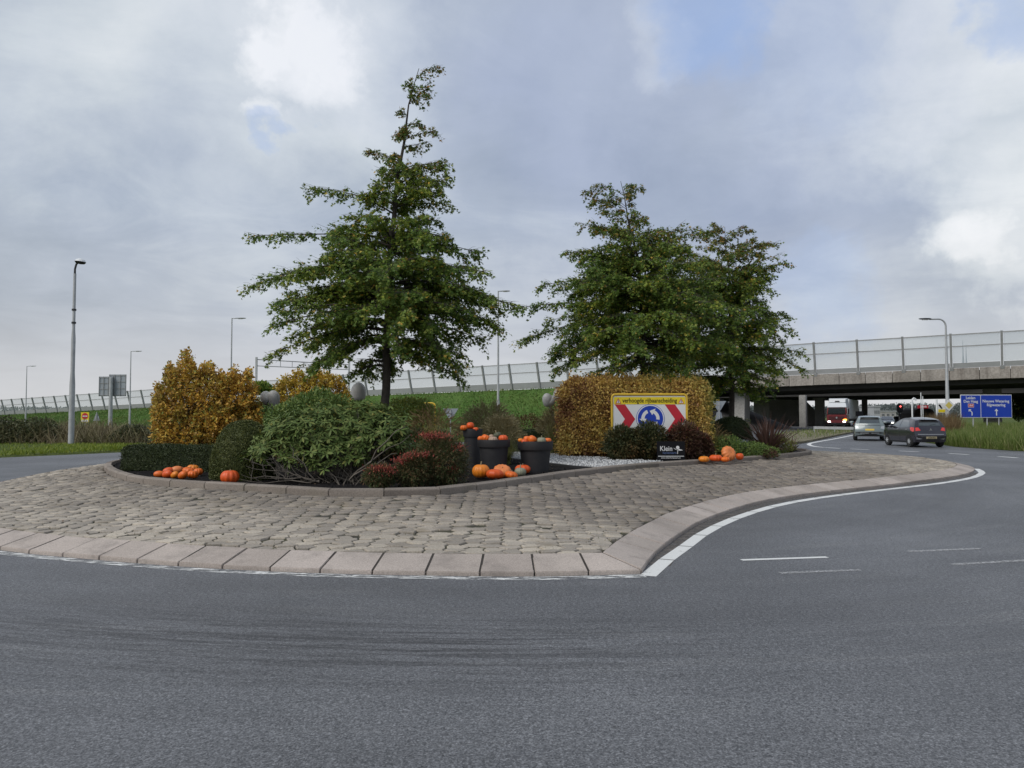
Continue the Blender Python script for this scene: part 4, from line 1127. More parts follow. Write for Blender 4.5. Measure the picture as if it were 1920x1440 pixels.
# ================================================================== shrubs
def shell_pts(n, c, r, lo=0.55, noise=.28, freq=1.9, zmin=None, seed=0):
    d = rand_dirs(n); u = RNG.uniform(lo ** 3, 1, n) ** (1 / 3)
    nz = np.array([mnoise.fractal(Vector((a[0] * freq + seed, a[1] * freq, a[2] * freq)), 1.0, 2.0, 3) for a in d])
    u = u * (1 + noise * nz)
    p = np.array(c) + d * u[:, None] * np.array(r)
    k = np.ones(n, bool) if zmin is None else p[:, 2] > zmin
    return p[k], d[k]
def bush(name, label, cat, blobs, L, W, m, shape='kite', base=None, stems=6, group=None, up=.5, stem_m='twig', part='foliage', droop=0., noise=.28):
    c0 = base if base is not None else (np.mean([b[0][0] for b in blobs]), np.mean([b[0][1] for b in blobs]), ZS)
    root = thing(name, label, cat, c0, group=group)
    geo = []
    for i, b in enumerate(blobs):
        c, r, n = b[:3]; n = int(n * (1.35 if shape == 'oval' else 1)); p, d = shell_pts(n, c, r, noise=noise, zmin=c0[2] + .02, seed=i * 7.3 + c[0])
        ax = d * .7 + RNG.normal(0, .6, p.shape) + np.array([0, 0, up - droop]); nm = d + np.array([0, 0, .5]) + RNG.normal(0, .6, p.shape)
        k = len(p); geo.append(leaf_geo(p, ax, nm, RNG.uniform(.7, 1.25, k) * L, RNG.uniform(.75, 1.2, k) * W, shape))
    V, Fc = join_geo(geo); o = np_mesh(part, V, Fc, m, root); o['kind'] = 'stuff'
    st = MB()
    for i in range(stems):
        b = blobs[i % len(blobs)]; c, r = Vector(b[0]), b[1]
        e = c + Vector((random.uniform(-.7, .7) * r[0], random.uniform(-.7, .7) * r[1], random.uniform(.1, .75) * r[2]))
        s = Vector(c0) + Vector((random.uniform(-.12, .12), random.uniform(-.12, .12), -.03))
        m_ = s.lerp(e, .5) + Vector((random.uniform(-.1, .1), random.uniform(-.1, .1), .08))
        st.tube([s, m_, e], [.022, .014, .005], 5, cap=False)
    if stems: st.build('stems', stem_m, root, world=True, recalc=False)
    return root

def sprig_shrub(name, label, top_px, ybot, Y, dY, n, L, W, m, base, nl=15, sl=.34, zmin=ZS + .03):
    root = thing(name, label, 'shrub', base); xs = [p[0] for p in top_px]; ys = [p[1] for p in top_px]
    px = RNG.uniform(xs[0], xs[-1], n); tp = np.interp(px, xs, ys); py = tp + (ybot - tp) * RNG.uniform(0, 1, n) ** 1.25
    u = (px - (xs[0] + xs[-1]) / 2) / ((xs[-1] - xs[0]) / 2); v = (ybot - py) / (ybot - min(ys))
    yy = Y + dY * RNG.uniform(-1, 1, n) ** 1 * np.sqrt(np.clip(1.05 - u ** 2 * .8, .05, 1)) * np.sqrt(np.clip(1.1 - v, .1, 1))
    k = yy / F; e = np.stack([(px - 960) * k, yy, H + (778 - py) * k], -1)
    cc = np.array([base[0], base[1], ZS + .5]); d = nrmz(e - cc); d[:, 2] = np.abs(d[:, 2]) * .7 + .35; d = nrmz(d + RNG.normal(0, .3, d.shape))
    s = sl * RNG.uniform(.5, 1.2, n)[:, None]; st = e - d * s
    P_ = (st[:, None] + (e - st)[:, None] * RNG.uniform(0, 1.0, (n, nl, 1)) + RNG.normal(0, .022, (n, nl, 3))).reshape(-1, 3); D_ = np.repeat(d, nl, 0)
    kk = P_[:, 2] > zmin; P_, D_ = P_[kk], D_[kk]; q = len(P_)
    V, Fc = leaf_geo(P_, D_ * .5 + RNG.normal(0, .6, (q, 3)), RNG.normal(0, .6, (q, 3)) + np.array([0, -.4, .7]), RNG.uniform(.6, 1.3, q) * L, RNG.uniform(.7, 1.2, q) * W, 'oval')
    o = np_mesh('foliage', V, Fc, m, root); o['kind'] = 'stuff'
    b0, t0 = strap_geo(st, e, 0.0, .008, 1); o = np_mesh('twigs', b0, t0, 'twig', root); o['kind'] = 'stuff'
    mb = MB()
    for i in range(0, n, max(1, n // 60)):
        a = Vector(base) + Vector((random.uniform(-.25, .25), random.uniform(-.25, .25), -.03)); b = Vector(st[i]); mb.tube([a, a.lerp(b, .55) + Vector((0, 0, .12)), b], [.02, .013, .005], 5, cap=False)
    mb.build('stems', 'twig', root, world=True, recalc=False)
    return root
leafmat('yellow_leaf', [(0, (0.261, 0.136, 0.029)), (0.35, (0.524, 0.284, 0.046)), (0.7, (0.787, 0.471, 0.073)), (0.9, (0.524, 0.421, 0.082)), (1, (0.261, 0.295, 0.063))], trans=.3, nscale=1.6, noise_cols=(.48, .62, .7))
leafmat('bright_yellow_leaf', [(0, (0.276, 0.155, 0.026)), (0.5, (0.569, 0.362, 0.043)), (0.85, (0.759, 0.535, 0.069)), (1, (0.276, 0.294, 0.069))], trans=.3, nscale=1.5, noise_cols=(.65, .75, .8))
leafmat('green_leaf', [(0, (0.074, 0.128, 0.03)), (0.5, (0.139, 0.214, 0.052)), (1, (0.257, 0.322, 0.085))], trans=.25, nscale=1.4, noise_cols=(.75, .8, .8))
leafmat('yellowgreen_leaf', [(0, (0.125, 0.166, 0.029)), (0.5, (0.229, 0.27, 0.05)), (1, (0.374, 0.374, 0.083))], trans=.25, nscale=1.4, noise_cols=(.75, .8, .8))
leafmat('rhodo_leaf', [(0, (0.063, 0.103, 0.024)), (0.5, (0.105, 0.152, 0.038)), (0.9, (0.158, 0.196, 0.057)), (1, (0.252, 0.225, 0.057))], trans=.15, rough=.6, nscale=1.2, noise_cols=(.75, .8, .75), spec=.25)
leafmat('yew_leaf', [(0, (0.018, 0.03, 0.008)), (0.6, (0.036, 0.051, 0.014)), (1, (0.069, 0.084, 0.026))], trans=.1, nscale=2, noise_cols=(.75, .8, .8))
leafmat('dome_leaf', [(0, (0.048, 0.059, 0.015)), (0.6, (0.088, 0.106, 0.027)), (1, (0.162, 0.165, 0.048))], trans=.1, nscale=2, noise_cols=(.75, .8, .8))
leafmat('beech_leaf', [(0, (0.205, 0.105, 0.039)), (0.3, (0.368, 0.208, 0.062)), (0.6, (0.594, 0.395, 0.105)), (0.85, (0.738, 0.556, 0.158)), (1, (0.349, 0.348, 0.084))], trans=.25, nscale=.9, noise_cols=(.72, .66, .6))
leafmat('nandina_green', [(0, (0.038, 0.062, 0.021)), (0.4, (0.083, 0.103, 0.036)), (0.7, (0.128, 0.095, 0.042)), (1, (0.191, 0.103, 0.053))], trans=.15, nscale=2.2, noise_cols=(.8, .9, .8))
leafmat('nandina_red', [(0, (0.136, 0.021, 0.017)), (0.5, (0.255, 0.038, 0.03)), (1, (0.34, 0.102, 0.051))], trans=.2)
leafmat('nandina_dark', [(0, (0.032, 0.048, 0.019)), (0.6, (0.067, 0.083, 0.032)), (1, (0.136, 0.12, 0.051))], trans=.15, nscale=1.4, noise_cols=(1.9, 1.0, .9))
leafmat('plume', [(0, (0.227, 0.194, 0.089)), (0.5, (0.405, 0.34, 0.178)), (1, (0.583, 0.518, 0.324))], trans=.25)
leafmat('grass_leaf', [(0, (0.143, 0.174, 0.057)), (0.6, (0.315, 0.332, 0.112)), (1, (0.536, 0.473, 0.189))], trans=.2)
leafmat('phormium_leaf', [(0, (0.065, 0.039, 0.031)), (0.5, (0.117, 0.065, 0.052)), (1, (0.221, 0.137, 0.104))], trans=.1, rough=.45)
leafmat('yucca_leaf', [(0, (0.028, 0.049, 0.025)), (1, (0.07, 0.098, 0.049))], trans=.1)
leafmat('grey_leaf', [(0, (0.10, 0.12, 0.12)), (1, (0.26, 0.28, 0.30))], trans=.1)

def at(px, py, Y):
    p = P(px, py, Y); return (p.x, p.y, p.z)
# big golden shrub, left
def blob(px, py, Y, rpx, rpy, ry, n):
    k = Y / F; return (at(px, py, Y), (rpx * k, ry, rpy * k), n)
sprig_shrub('golden_shrub', 'large golden-brown autumn shrub rising behind the low clipped hedge',
     [(282, 775), (284, 728), (292, 712), (302, 735), (308, 690), (317, 676), (328, 694), (338, 662), (347, 650), (356, 668), (372, 688), (384, 680), (396, 676), (404, 694), (416, 690), (428, 704), (440, 680), (447, 700), (458, 696), (468, 686), (478, 708), (488, 742), (494, 790)],
     832, 19.3, 1.15, 1750, .075, .046, 'yellow_leaf', (at(385, 800, 19.3)[0], 19.3, ZS))
sprig_shrub('golden_shrub', 'bright yellow shrub under the left pin oak, half hidden',
     [(508, 760), (514, 722), (524, 706), (538, 700), (552, 692), (568, 694), (584, 700), (600, 692), (618, 700), (636, 704), (650, 716), (662, 745)],
     815, 24.0, 1.1, 900, .085, .052, 'bright_yellow_leaf', (at(580, 800, 24)[0], 24, ZS))
bush('green_shrub', 'fresh green shrub showing above the rhododendron', 'shrub',
     [blob(600, 765, 17.0, 62, 34, .6, 5200), blob(540, 785, 17.0, 42, 30, .5, 2200), blob(670, 785, 17.0, 45, 30, .5, 2400), blob(600, 830, 17, 90, 60, .6, 1500)], .065, .038, 'green_leaf', base=(at(600, 870, 17)[0], 17, ZS), stems=10)
bush('green_shrub', 'dull green shrub behind the floodlight beside the golden shrub', 'shrub',
     [blob(505, 800, 20.5, 40, 45, .6, 2600), blob(545, 790, 20.8, 40, 38, .5, 1800)], .07, .045, 'green_leaf', base=(at(520, 850, 20.5)[0], 20.5, ZS), stems=6)
bush('green_shrub', 'yellow-green shrub at the foot of the left oak trunk', 'shrub',
     [blob(765, 770, 21.5, 44, 26, .6, 2900), blob(790, 790, 21.3, 40, 32, .6, 1800)], .065, .04, 'yellowgreen_leaf', base=(at(770, 850, 21.5)[0], 21.5, ZS), stems=6)

bush('green_shrub', 'added dark green filler shrub making the dark background behind the rhododendron', 'shrub', [blob(690, 835, 18.2, 75, 34, .5, 4200), blob(770, 840, 18.4, 55, 36, .5, 2600), blob(590, 845, 18.2, 70, 30, .5, 2200)], .075, .045, 'nandina_dark', base=(at(690, 860, 18.2)[0], 18.2, ZS), stems=8)  # extra shrub added to hide the pale soil beyond and darken this gap
# rhododendron
def rhododendron():
    Y = 14.6; c = np.array(at(622, 830, Y)); root = thing('rhododendron', 'wide rhododendron with drooping leaf whorls and bare grey limbs at the front', 'shrub', (at(640, 900, Y)[0], Y, ZS))
    base = np.array(root.location)
    specs = [(at(628, 818, 14.8), (1.30, .95, .66), 560), (at(545, 838, 14.5), (.80, .7, .52), 240), (at(712, 822, 14.6), (.66, .7, .55), 230), (at(615, 862, 14.3), (.85, .55, .40), 170), (at(690, 790, 15.2), (.7, .6, .4), 120), (at(478, 862, 14.2), (.36, .3, .14), 22)]
    P_, D_ = [], []
    for i, (cc, r, n) in enumerate(specs):
        p, d = shell_pts(n * 2, cc, r, lo=.72, noise=.22, zmin=.62, seed=i * 3.1)
        k = d[:, 2] > -.35; p, d = p[k][:n], d[k][:n]
        P_.append(p); D_.append(d)
    P_, D_ = np.concatenate(P_), np.concatenate(D_)
    # whorl prototypes
    protos = []
    for v in range(5):
        nl = random.randint(6, 9); a = np.arange(nl) / nl * 2 * PI + RNG.uniform(-.2, .2, nl)
        el = RNG.uniform(-.35, .45, nl)
        ax = np.stack([np.cos(a) * np.cos(el), np.sin(a) * np.cos(el), np.sin(el)], -1)
        V, Fc = leaf_geo(ax * .012, ax, np.tile([[0, 0, 1.]], (nl, 1)) + RNG.normal(0, .15, (nl, 3)), RNG.uniform(.095, .155, nl), RNG.uniform(.030, .046, nl), 'oval')
        protos.append((V, Fc))
    near = np.argsort(P_[:, 1])[:300]; isn = np.zeros(len(P_), bool); isn[near] = True
    mes = []
    for V, Fc in protos:
        me = bpy.data.meshes.new('leaf_whorl'); me.from_pydata(V.tolist(), [], Fc.tolist()); me.update(); me.materials.append(M['rhodo_leaf']); mes.append(me)
    rest = []
    for i in range(len(P_)):
        dirn = Vector(D_[i] * .55 + np.array([0, -.05, .75]) + RNG.normal(0, .25, 3)); q = dirn.to_track_quat('Z', 'Y'); q = q @ Matrix.Rotation(random.uniform(0, 6.28), 3, 'Z').to_quaternion()
        s = random.uniform(.75, 1.2)
        if isn[i]:
            o = link_mesh('leaf_whorl', mes[i % 5], None, root); o.location = P_[i] - base; o.rotation_mode = 'QUATERNION'; o.rotation_quaternion = q; o.scale = (s, s, s)
        else:
            V, Fc = protos[i % 5]; R = np.array(q.to_matrix()); rest.append(((V * s) @ R.T + P_[i], Fc))
    V, Fc = join_geo(rest); o = np_mesh('foliage', V, Fc, 'rhodo_leaf', root); o['kind'] = 'stuff'
    # limbs
    mb = MB(); rs = np.random.default_rng(3)
    def limb(a, b, r0, sag, k=5, wig=.05):
        a, b = np.array(a), np.array(b); pts = []
        for i in range(k + 1):
            u = i / k; pts.append(a + (b - a) * u + np.array([0, 0, sag * 4 * u * (1 - u)]) + rs.normal(0, wig, 3) * (0 < i < k))
        mb.tube(pts, [r0 * (1 - .75 * i / k) for i in range(k + 1)], 6, cap=False); return pts
    roots_ = [at(655, 908, 14.0), at(640, 908, 14.2), at(600, 905, 14.3), at(545, 903, 14.0)]
    for i in range(0, len(P_), 17):
        r_ = np.array(roots_[i % 3]); r_[2] = ZS - .02
        limb(r_ + rs.normal(0, .22, 3) * [1, .8, 0], P_[i] - D_[i] * .02, rs.uniform(.006, .013), rs.uniform(-.05, .15))
    # the pale bare limbs sweeping left along the ground
    for e, sg in [((452, 890), .02), ((462, 874), .05), ((480, 896), -.01), ((500, 862), .1), ((470, 866), .08), ((520, 880), .06), ((448, 898), .0), ((540, 858), .12), ((505, 893), .02)]:
        pp_ = limb(np.array(at(575, 900, 13.9)) + rs.normal(0, .16, 3) * [1.6, 1, .1], np.array(at(e[0], e[1], 13.7)), .012, sg, 6, .03)
        for q in pp_[2:6]:
            limb(q, q + np.array([rs.uniform(-.25, .05), rs.uniform(-.1, .1), rs.uniform(.05, .28)]), .006, .02, 3, .02)
    for e, sg in [((760, 800), .06), ((745, 850), .05), ((770, 815), .0)]:
        limb(at(655, 900, 13.9), at(e[0], e[1], 13.9), .017, sg, 6, .03)
    mb.build('limbs', 'pale_stem', root, world=True, smooth=60)
rhododendron()

# clipped hedges with a solid twiggy core and small leaves on the surface
def clipped(name, label, cat, core, n, L, W, m, root_loc, jitter=.025, group=None, core_m=None, parts=None):
    root = thing(name, label, cat, root_loc, group=group)
    bm = bmesh.new(); me0 = core; bm.from_mesh(me0)
    for v in bm.verts:
        v.co += v.normal * .05 * mnoise.noise(v.co * 2.2) 
    bm.normal_update(); bmesh.ops.triangulate(bm, faces=bm.faces[:])
    fs = bm.faces[:]; ar = np.array([f.calc_area() for f in fs]); idx = RNG.choice(len(fs), n, p=ar / ar.sum())
    tri = np.array([[tuple(v.co) for v in f.verts] for f in fs]); nor = np.array([tuple(f.normal) for f in fs])
    a, b = RNG.uniform(0, 1, n), RNG.uniform(0, 1, n); k = a + b > 1; a[k], b[k] = 1 - a[k], 1 - b[k]
    t = tri[idx]; p = t[:, 0] + (t[:, 1] - t[:, 0]) * a[:, None] + (t[:, 2] - t[:, 0]) * b[:, None]
    nn = nor[idx]; keep = nn[:, 2] > -.5; p, nn = p[keep], nn[keep]; n = len(p)
    p = p + nn * RNG.normal(0, jitter, (n, 1))
    V, Fc = leaf_geo(p, nn * .6 + RNG.normal(0, .6, (n, 3)), nn + RNG.normal(0, .7, (n, 3)), RNG.uniform(.7, 1.3, n) * L, RNG.uniform(.7, 1.3, n) * W)
    o = np_mesh('foliage', V, Fc, m, root); o['kind'] = 'stuff'
    for v in bm.verts: v.co -= v.normal * .03
    me = bpy.data.meshes.new('core'); bm.to_mesh(me); bm.free()
    me.transform(Matrix.Translation(-Vector(root_loc))); link_mesh('core', me, core_m or m, root)
    return root
def rbox_mesh(pts_bot, z0, z1, r=.06, cuts=6):
    bm = bmesh.new(); n = len(pts_bot)
    vb = [bm.verts.new((p[0], p[1], z0)) for p in pts_bot]; vt = [bm.verts.new((p[0], p[1], z1)) for p in pts_bot]
    bm.faces.new(vb[::-1]); bm.faces.new(vt)
    for i in range(n): bm.faces.new((vb[i], vb[(i + 1) % n], vt[(i + 1) % n], vt[i]))
    bmesh.ops.recalc_face_normals(bm, faces=bm.faces)
    bmesh.ops.bevel(bm, geom=[e for e in bm.edges], offset=r, segments=2, affect='EDGES')
    for _ in range(3):
        bmesh.ops.subdivide_edges(bm, edges=[e for e in bm.edges if e.calc_length() > .3], cuts=1, use_grid_fill=True)
    bmesh.ops.recalc_face_normals(bm, faces=bm.faces)
    me = bpy.data.meshes.new('tmp'); bm.to_mesh(me); bm.free(); return me
def dome_mesh(c, rx, ry, h, n=28, m_=10, pw=2.6):
    bm = bmesh.new(); rows = []
    for j in range(m_ + 1):
        t = j / m_ * PI / 2; rr = max(1e-3, math.cos(t)) ** (2 / pw) ; z = math.sin(t) ** (2 / pw) * h
        if j == m_: rr = .02
        rows.append([bm.verts.new((c[0] + rx * rr * math.cos(2 * PI * i / n), c[1] + ry * rr * math.sin(2 * PI * i / n), c[2] + z)) for i in range(n)])
    for j in range(m_):
        for i in range(n): bm.faces.new((rows[j][i], rows[j][(i + 1) % n], rows[j + 1][(i + 1) % n], rows[j + 1][i]))
    bm.faces.new(rows[-1]); bmesh.ops.recalc_face_normals(bm, faces=bm.faces)
    me = bpy.data.meshes.new('tmp'); bm.to_mesh(me); bm.free(); return me
a, b = G(214, 884, ZS), G(385, 889, ZS)
clipped('box_hedge', 'low dark clipped hedge at the left end of the bed', 'hedge', rbox_mesh([(a.x, a.y + .25), (b.x + .6, b.y + .2), (b.x + .6, b.y + 1.0), (a.x + .5, a.y + 1.5), (a.x - .05, a.y + 1.1)], ZS - .05, ZS + .52), 34000, .035, .018, 'yew_leaf', (a.x + 1, a.y + .8, ZS), jitter=.015)
c = G(436, 902, ZS); c.y += .62
clipped('clipped_dome', 'dark round-topped clipped yew beside the orange squash heap', 'shrub', dome_mesh((c.x - .02, c.y, ZS - .03), .60, .58, 1.12), 26000, .035, .016, 'dome_leaf', (c.x, c.y, ZS), jitter=.012)
c = Vector(at(1373, 830, 25.5))
clipped('clipped_dome', 'dark clipped ball bush left of the strap-leaved plant', 'shrub', dome_mesh((c.x - .05, c.y, ZS - .03), .72, .6, 1.17), 16000, .04, .02, 'yew_leaf', (c.x, c.y, ZS), jitter=.015)
a, b = Vector(at(955, 840, 25.0)), Vector(at(1052, 840, 25.0))
clipped('box_hedge', 'low dark clipped hedge behind the right black planter', 'hedge', rbox_mesh([(a.x - 1.2, 25.6), (a.x + .1, 25), (b.x, 25), (b.x, 25.8), (a.x - 1.2, 26.3)], ZS - .05, ZS + .72), 16000, .04, .02, 'yew_leaf', (a.x + .5, 25.4, ZS), jitter=.015)
def beech_mat():
    m = bpy.data.materials.new('beech_drift'); m.use_nodes = True; T = NT(m.node_tree)
    co = T.n('ShaderNodeNewGeometry'); p = co.outputs['Position']; s = T.n('ShaderNodeSeparateXYZ', inp={0: p})
    f = T.math('ADD', T.math('SUBTRACT', T.math('MULTIPLY', T.noise(p, 1.1, 5, 0.65), 1.7), 0.40), T.math('MULTIPLY', T.math('SUBTRACT', s.outputs[0], 3.6), 0.075))
    f = T.math('ADD', f, T.math('MULTIPLY', T.math('SUBTRACT', co.outputs['Random Per Island'], 0.5), 0.42))
    c = T.ramp(f, [(0.08, (0.22, 0.095, 0.045)), (0.24, (0.46, 0.27, 0.09)), (0.42, (0.72, 0.49, 0.14)), (0.66, (0.62, 0.48, 0.13)), (0.9, (0.34, 0.34, 0.085))])
    b = T.n('ShaderNodeBsdfPrincipled', inp={'Base Color': c, 'Roughness': .55, 'Specular IOR Level': .35}); t = T.n('ShaderNodeBsdfTranslucent', inp={'Color': c})
    T.n('ShaderNodeOutputMaterial', inp={'Surface': T.n('ShaderNodeMixShader', inp={0: .25, 1: b.outputs[0], 2: t.outputs[0]}).outputs[0]}); M['beech_drift'] = m
beech_mat()
# brown beech hedge, cut as a tall block with the sign against it
a, b = Vector(at(1056, 850, 22.5)), Vector(at(1331, 850, 22.5))
clipped('beech_hedge', 'tall clipped brown-and-gold beech hedge behind the roundabout sign', 'hedge', rbox_mesh([(a.x, 22.5), (b.x, 22.5), (b.x + .05, 23.7), (a.x + .1, 23.7)], ZS - .05, 2.63, .16), 60000, .078, .048, 'beech_drift', (a.x + 2, 23.1, ZS), jitter=.10, core_m=mat('beech_core', (0.26, 0.15, 0.06), .9, var=.5, vscale=14, bump=1, bscale=25))
bush('low_shrub', 'low russet and green shrub behind the dark hedge by the right planter', 'shrub', [blob(985, 800, 27.2, 38, 24, .6, 2300), blob(1030, 805, 27.2, 34, 26, .6, 2000)], .055, .035, leafmat('russet_leaf', [(0, (0.06, 0.035, 0.016)), (.5, (0.12, 0.06, 0.022)), (1, (0.11, 0.12, 0.035))]), base=(at(1005, 830, 27.2)[0], 27.2, ZS), stems=5)

# nandina clumps
def nandina(label, px, pyt, pyb, wpx, Y, n, red, m='nandina_green'):
    k = Y / F; zc = P(px, (pyt + pyb) / 2, Y).z; c = at(px, (pyt + pyb) / 2, Y); rz = (pyb - pyt) / 2 * k
    rx = wpx / 2 * k
    root = thing('nandina', label, 'shrub', (c[0], Y, ZS), group='red-tipped shrubs')
    geo = []
    p, d = shell_pts(n, (c[0], Y, c[2] + .02), (rx, min(rx, .5), rz * 1.03), lo=.35, noise=.25, freq=2.6, zmin=ZS + .02, seed=px)
    kk = len(p); ax = d * .8 + RNG.normal(0, .4, p.shape); ax[:, 2] -= .15
    V, Fc = leaf_geo(p, ax, np.tile([[0, 0, 1.]], (kk, 1)) + RNG.normal(0, .4, (kk, 3)), RNG.uniform(.035, .075, kk) * (1.7 if Y > 18 else 1), RNG.uniform(.010, .018, kk) * (2.2 if Y > 18 else 1))
    o = np_mesh('foliage', V, Fc, m, root); o['kind'] = 'stuff'
    geo = []
    for (rpx, rpy, rw, rn) in red:
        q = at(rpx, rpy, Y - min(rx, .5) * .45); p = np.array(q) + RNG.normal(0, 1, (rn, 3)) * [rw * k, .10, .028]
        ax = RNG.normal(0, .6, p.shape) + np.array([0, 0, .5]); geo.append(leaf_geo(p, ax, np.tile([[0, -.3, 1.]], (rn, 1)) + RNG.normal(0, .4, (rn, 3)), RNG.uniform(.04, .075, rn), RNG.uniform(.011, .019, rn)))
    if geo:
        V, Fc = join_geo(geo); o = np_mesh('red_tips', V, Fc, 'nandina_red', root); o['kind'] = 'stuff'
    st = MB()
    for i in range(12):
        e = Vector((c[0] + random.uniform(-.7, .7) * rx, Y + random.uniform(-.3, .3), c[2] + random.uniform(-.2, .8) * rz))
        st.tube([(c[0] + random.uniform(-.1, .1), Y, ZS - .03), e], [.008, .004], 4, cap=False)
    st.build('stems', 'twig', root, world=True, recalc=False)
nandina('tallest red-tipped shrub, right of the trio beside the pots', 828, 815, 918, 98, 13.6, 15000, [(805, 818, 9, 260), (822, 819, 12, 200), (860, 838, 7, 80), (820, 872, 4, 60), (850, 880, 5, 50)])
nandina('middle shrub of the red-tipped trio', 775, 852, 918, 66, 13.2, 7500, [(752, 864, 7, 200), (785, 853, 12, 160), (765, 858, 6, 90)])
nandina('smallest red-tipped shrub, left end of the trio at the kerb', 712, 874, 916, 62, 12.95, 5200, [(712, 880, 13, 300), (730, 884, 6, 100)])
# dark shrubs in front of the sign
nandina('dark green feathery shrub under the left half of the sign', 1170, 802, 866, 78, 21.0, 7500, [], 'nandina_dark')
nandina('dark feathery shrub under the middle of the sign', 1218, 795, 866, 66, 21.1, 7000, [], 'nandina_dark')
nandina('dark red-brown shrub at the right foot of the sign', 1282, 796, 866, 66, 21.2, 7500, [(1285, 806, 14, 60)], leafmat('nandina_brown', [(0, (0.068, 0.033, 0.024)), (0.5, (0.128, 0.06, 0.042)), (1, (0.15, 0.112, 0.053))]))
nandina('low red shrub between the sign and the pumpkin group', 1316, 815, 864, 40, 21.4, 4200, [(1318, 824, 8, 50)], 'nandina_brown')

# fountain grasses
def fountain(label, px, Y, Rpx, ytop, n, plumes, m='grass_leaf', pm='plume', base_py=None):
    k = Y / F; x0 = at(px, 800, Y)[0]; top = P(px, ytop, Y).z - ZS; R = Rpx * k
    root = thing('fountain_grass', label, 'ornamental grass', (x0, Y, ZS), group='fountain grasses')
    az = RNG.uniform(0, 2 * PI, n); rr = RNG.uniform(.15, 1.0, n) ** .8 * R; hh = top * RNG.uniform(.35, .85, n) * (1.05 - .55 * (rr / R) ** 2)
    b0 = np.stack([x0 + RNG.normal(0, .07, n), Y + RNG.normal(0, .07, n), np.full(n, ZS)], -1)
    tip = np.stack([x0 + np.cos(az) * rr, Y + np.sin(az) * rr, ZS + hh * .75], -1)
    V, Fc = strap_geo(b0, tip, hh * .35, RNG.uniform(.010, .020, n), 5)
    o = np_mesh('blades', V, Fc, m, root); o['kind'] = 'stuff'
    n = plumes
    if n:
        az = RNG.uniform(0, 2 * PI, n); rr = RNG.uniform(.1, 1.0, n) ** .7 * R; hh = top * RNG.uniform(.72, 1.04, n) * (1.0 - .45 * (rr / R) ** 2)
        tip = np.stack([x0 + np.cos(az) * rr, Y + np.sin(az) * rr, ZS + hh], -1); b0 = np.stack([x0 + RNG.normal(0, .07, n), Y + RNG.normal(0, .07, n), np.full(n, ZS)], -1)
        d = nrmz(tip - b0); d[:, 2] *= .25; d = nrmz(d + RNG.normal(0, .12, d.shape))
        g = [strap_geo(b0, tip, .12, .005, 4)]
        for j in range(6):
            w_ = RNG.normal(0, 1, (n, 3)); g.append(strap_geo(tip - d * .02, tip + d * RNG.uniform(.10, .18, (n, 1)), .02, .013, 3, side=nrmz(np.cross(d, w_))))
        V, Fc = join_geo(g); o = np_mesh('plumes', V, Fc, pm, root); o['kind'] = 'stuff'
fountain('pale-plumed fountain grass behind the planters, in front of the green bank', 915, 20.5, 58, 758, 4200, 1300)
fountain('brownish fountain grass between the rhododendron and the left planter', 815, 18.6, 66, 764, 6000, 420, pm=leafmat('plume_brown', [(0, (0.214, 0.143, 0.071)), (1, (0.452, 0.333, 0.167))]))
fountain('fountain grass behind the planters, drooping to the right', 940, 19.3, 42, 780, 2600, 800)
fountain('straw-coloured fountain grass against the left end of the brown hedge', 1040, 24.2, 32, 764, 2200, 800)
fountain('dull fountain grass at the right end of the brown hedge', 1342, 23.0, 26, 798, 1300, 120, pm='plume_brown')

# strap-leaved rosettes: every leaf its own blade
def rosette(name, label, cat, px, Y, n, Llo, Lhi, w_, m, spread=(.15, 1.25), base_z=ZS, seed=1, bend=.18, front=False):
    rs = random.Random(seed); x0 = at(px, 800, Y)[0]
    root = thing(name, label, cat, (x0, Y, base_z)); mes = []
    for v in range(6):
        L = 1.0; b0 = np.array([[0, 0, 0.]]); tip = np.array([[0.0, 0, 1.0]]); seg = 6; rows = []
        bd = bend * (v / 5 * 1.6)
        for i in range(seg + 1):
            u = i / seg; ww = w_ / 2 * (1 - u ** 2.4) * (.6 + .4 * min(1, u * 4)) + .001
            x = bd * u ** 2.5; z = u - .25 * bd * u ** 3
            rows += [(x, -ww, z), (x + .25 * ww, 0, z), (x, ww, z)]
        fs = []
        for i in range(seg):
            for j in (0, 1): fs.append((3 * i + j, 3 * i + j + 1, 3 * i + j + 4, 3 * i + j + 3))
        me = bpy.data.meshes.new('leaf'); me.from_pydata(rows, [], fs); me.update(); me.materials.append(M[m]); mes.append(me)
    for i in range(n):
        az = i * 2.39996 + rs.uniform(-.3, .3); th = spread[0] + (spread[1] - spread[0]) * (i / n) ** .8 + rs.uniform(-.08, .08)
        L = rs.uniform(Llo, Lhi) * (1 if th < .9 else .9)
        o = link_mesh('leaf', mes[rs.randrange(6)], None, root)
        o.rotation_euler = (0, th, az); o.scale = (L, 1, L); o.location = (rs.uniform(-.06, .06), rs.uniform(-.06, .06), 0)
    return root
rosette('phormium', 'big bronze strap-leaved plant before the bridge pier', 'plant', 1440, 24.0, 130, .95, 1.5, .075, 'phormium_leaf', (.05, 1.2), seed=4)
rosette('phormium', 'smaller dark strap-leaved plant at the right tip of the bed', 'plant', 1482, 25.2, 46, .4, .7, .05, 'phormium_leaf', (.3, 1.35), seed=8)
rosette('yucca', 'dark spiky yucca fan at the left edge of the golden shrub', 'plant', 312, 21.0, 60, .75, .98, .055, 'yucca_leaf', (.1, 1.5), base_z=ZS + .35, seed=2, bend=.04)
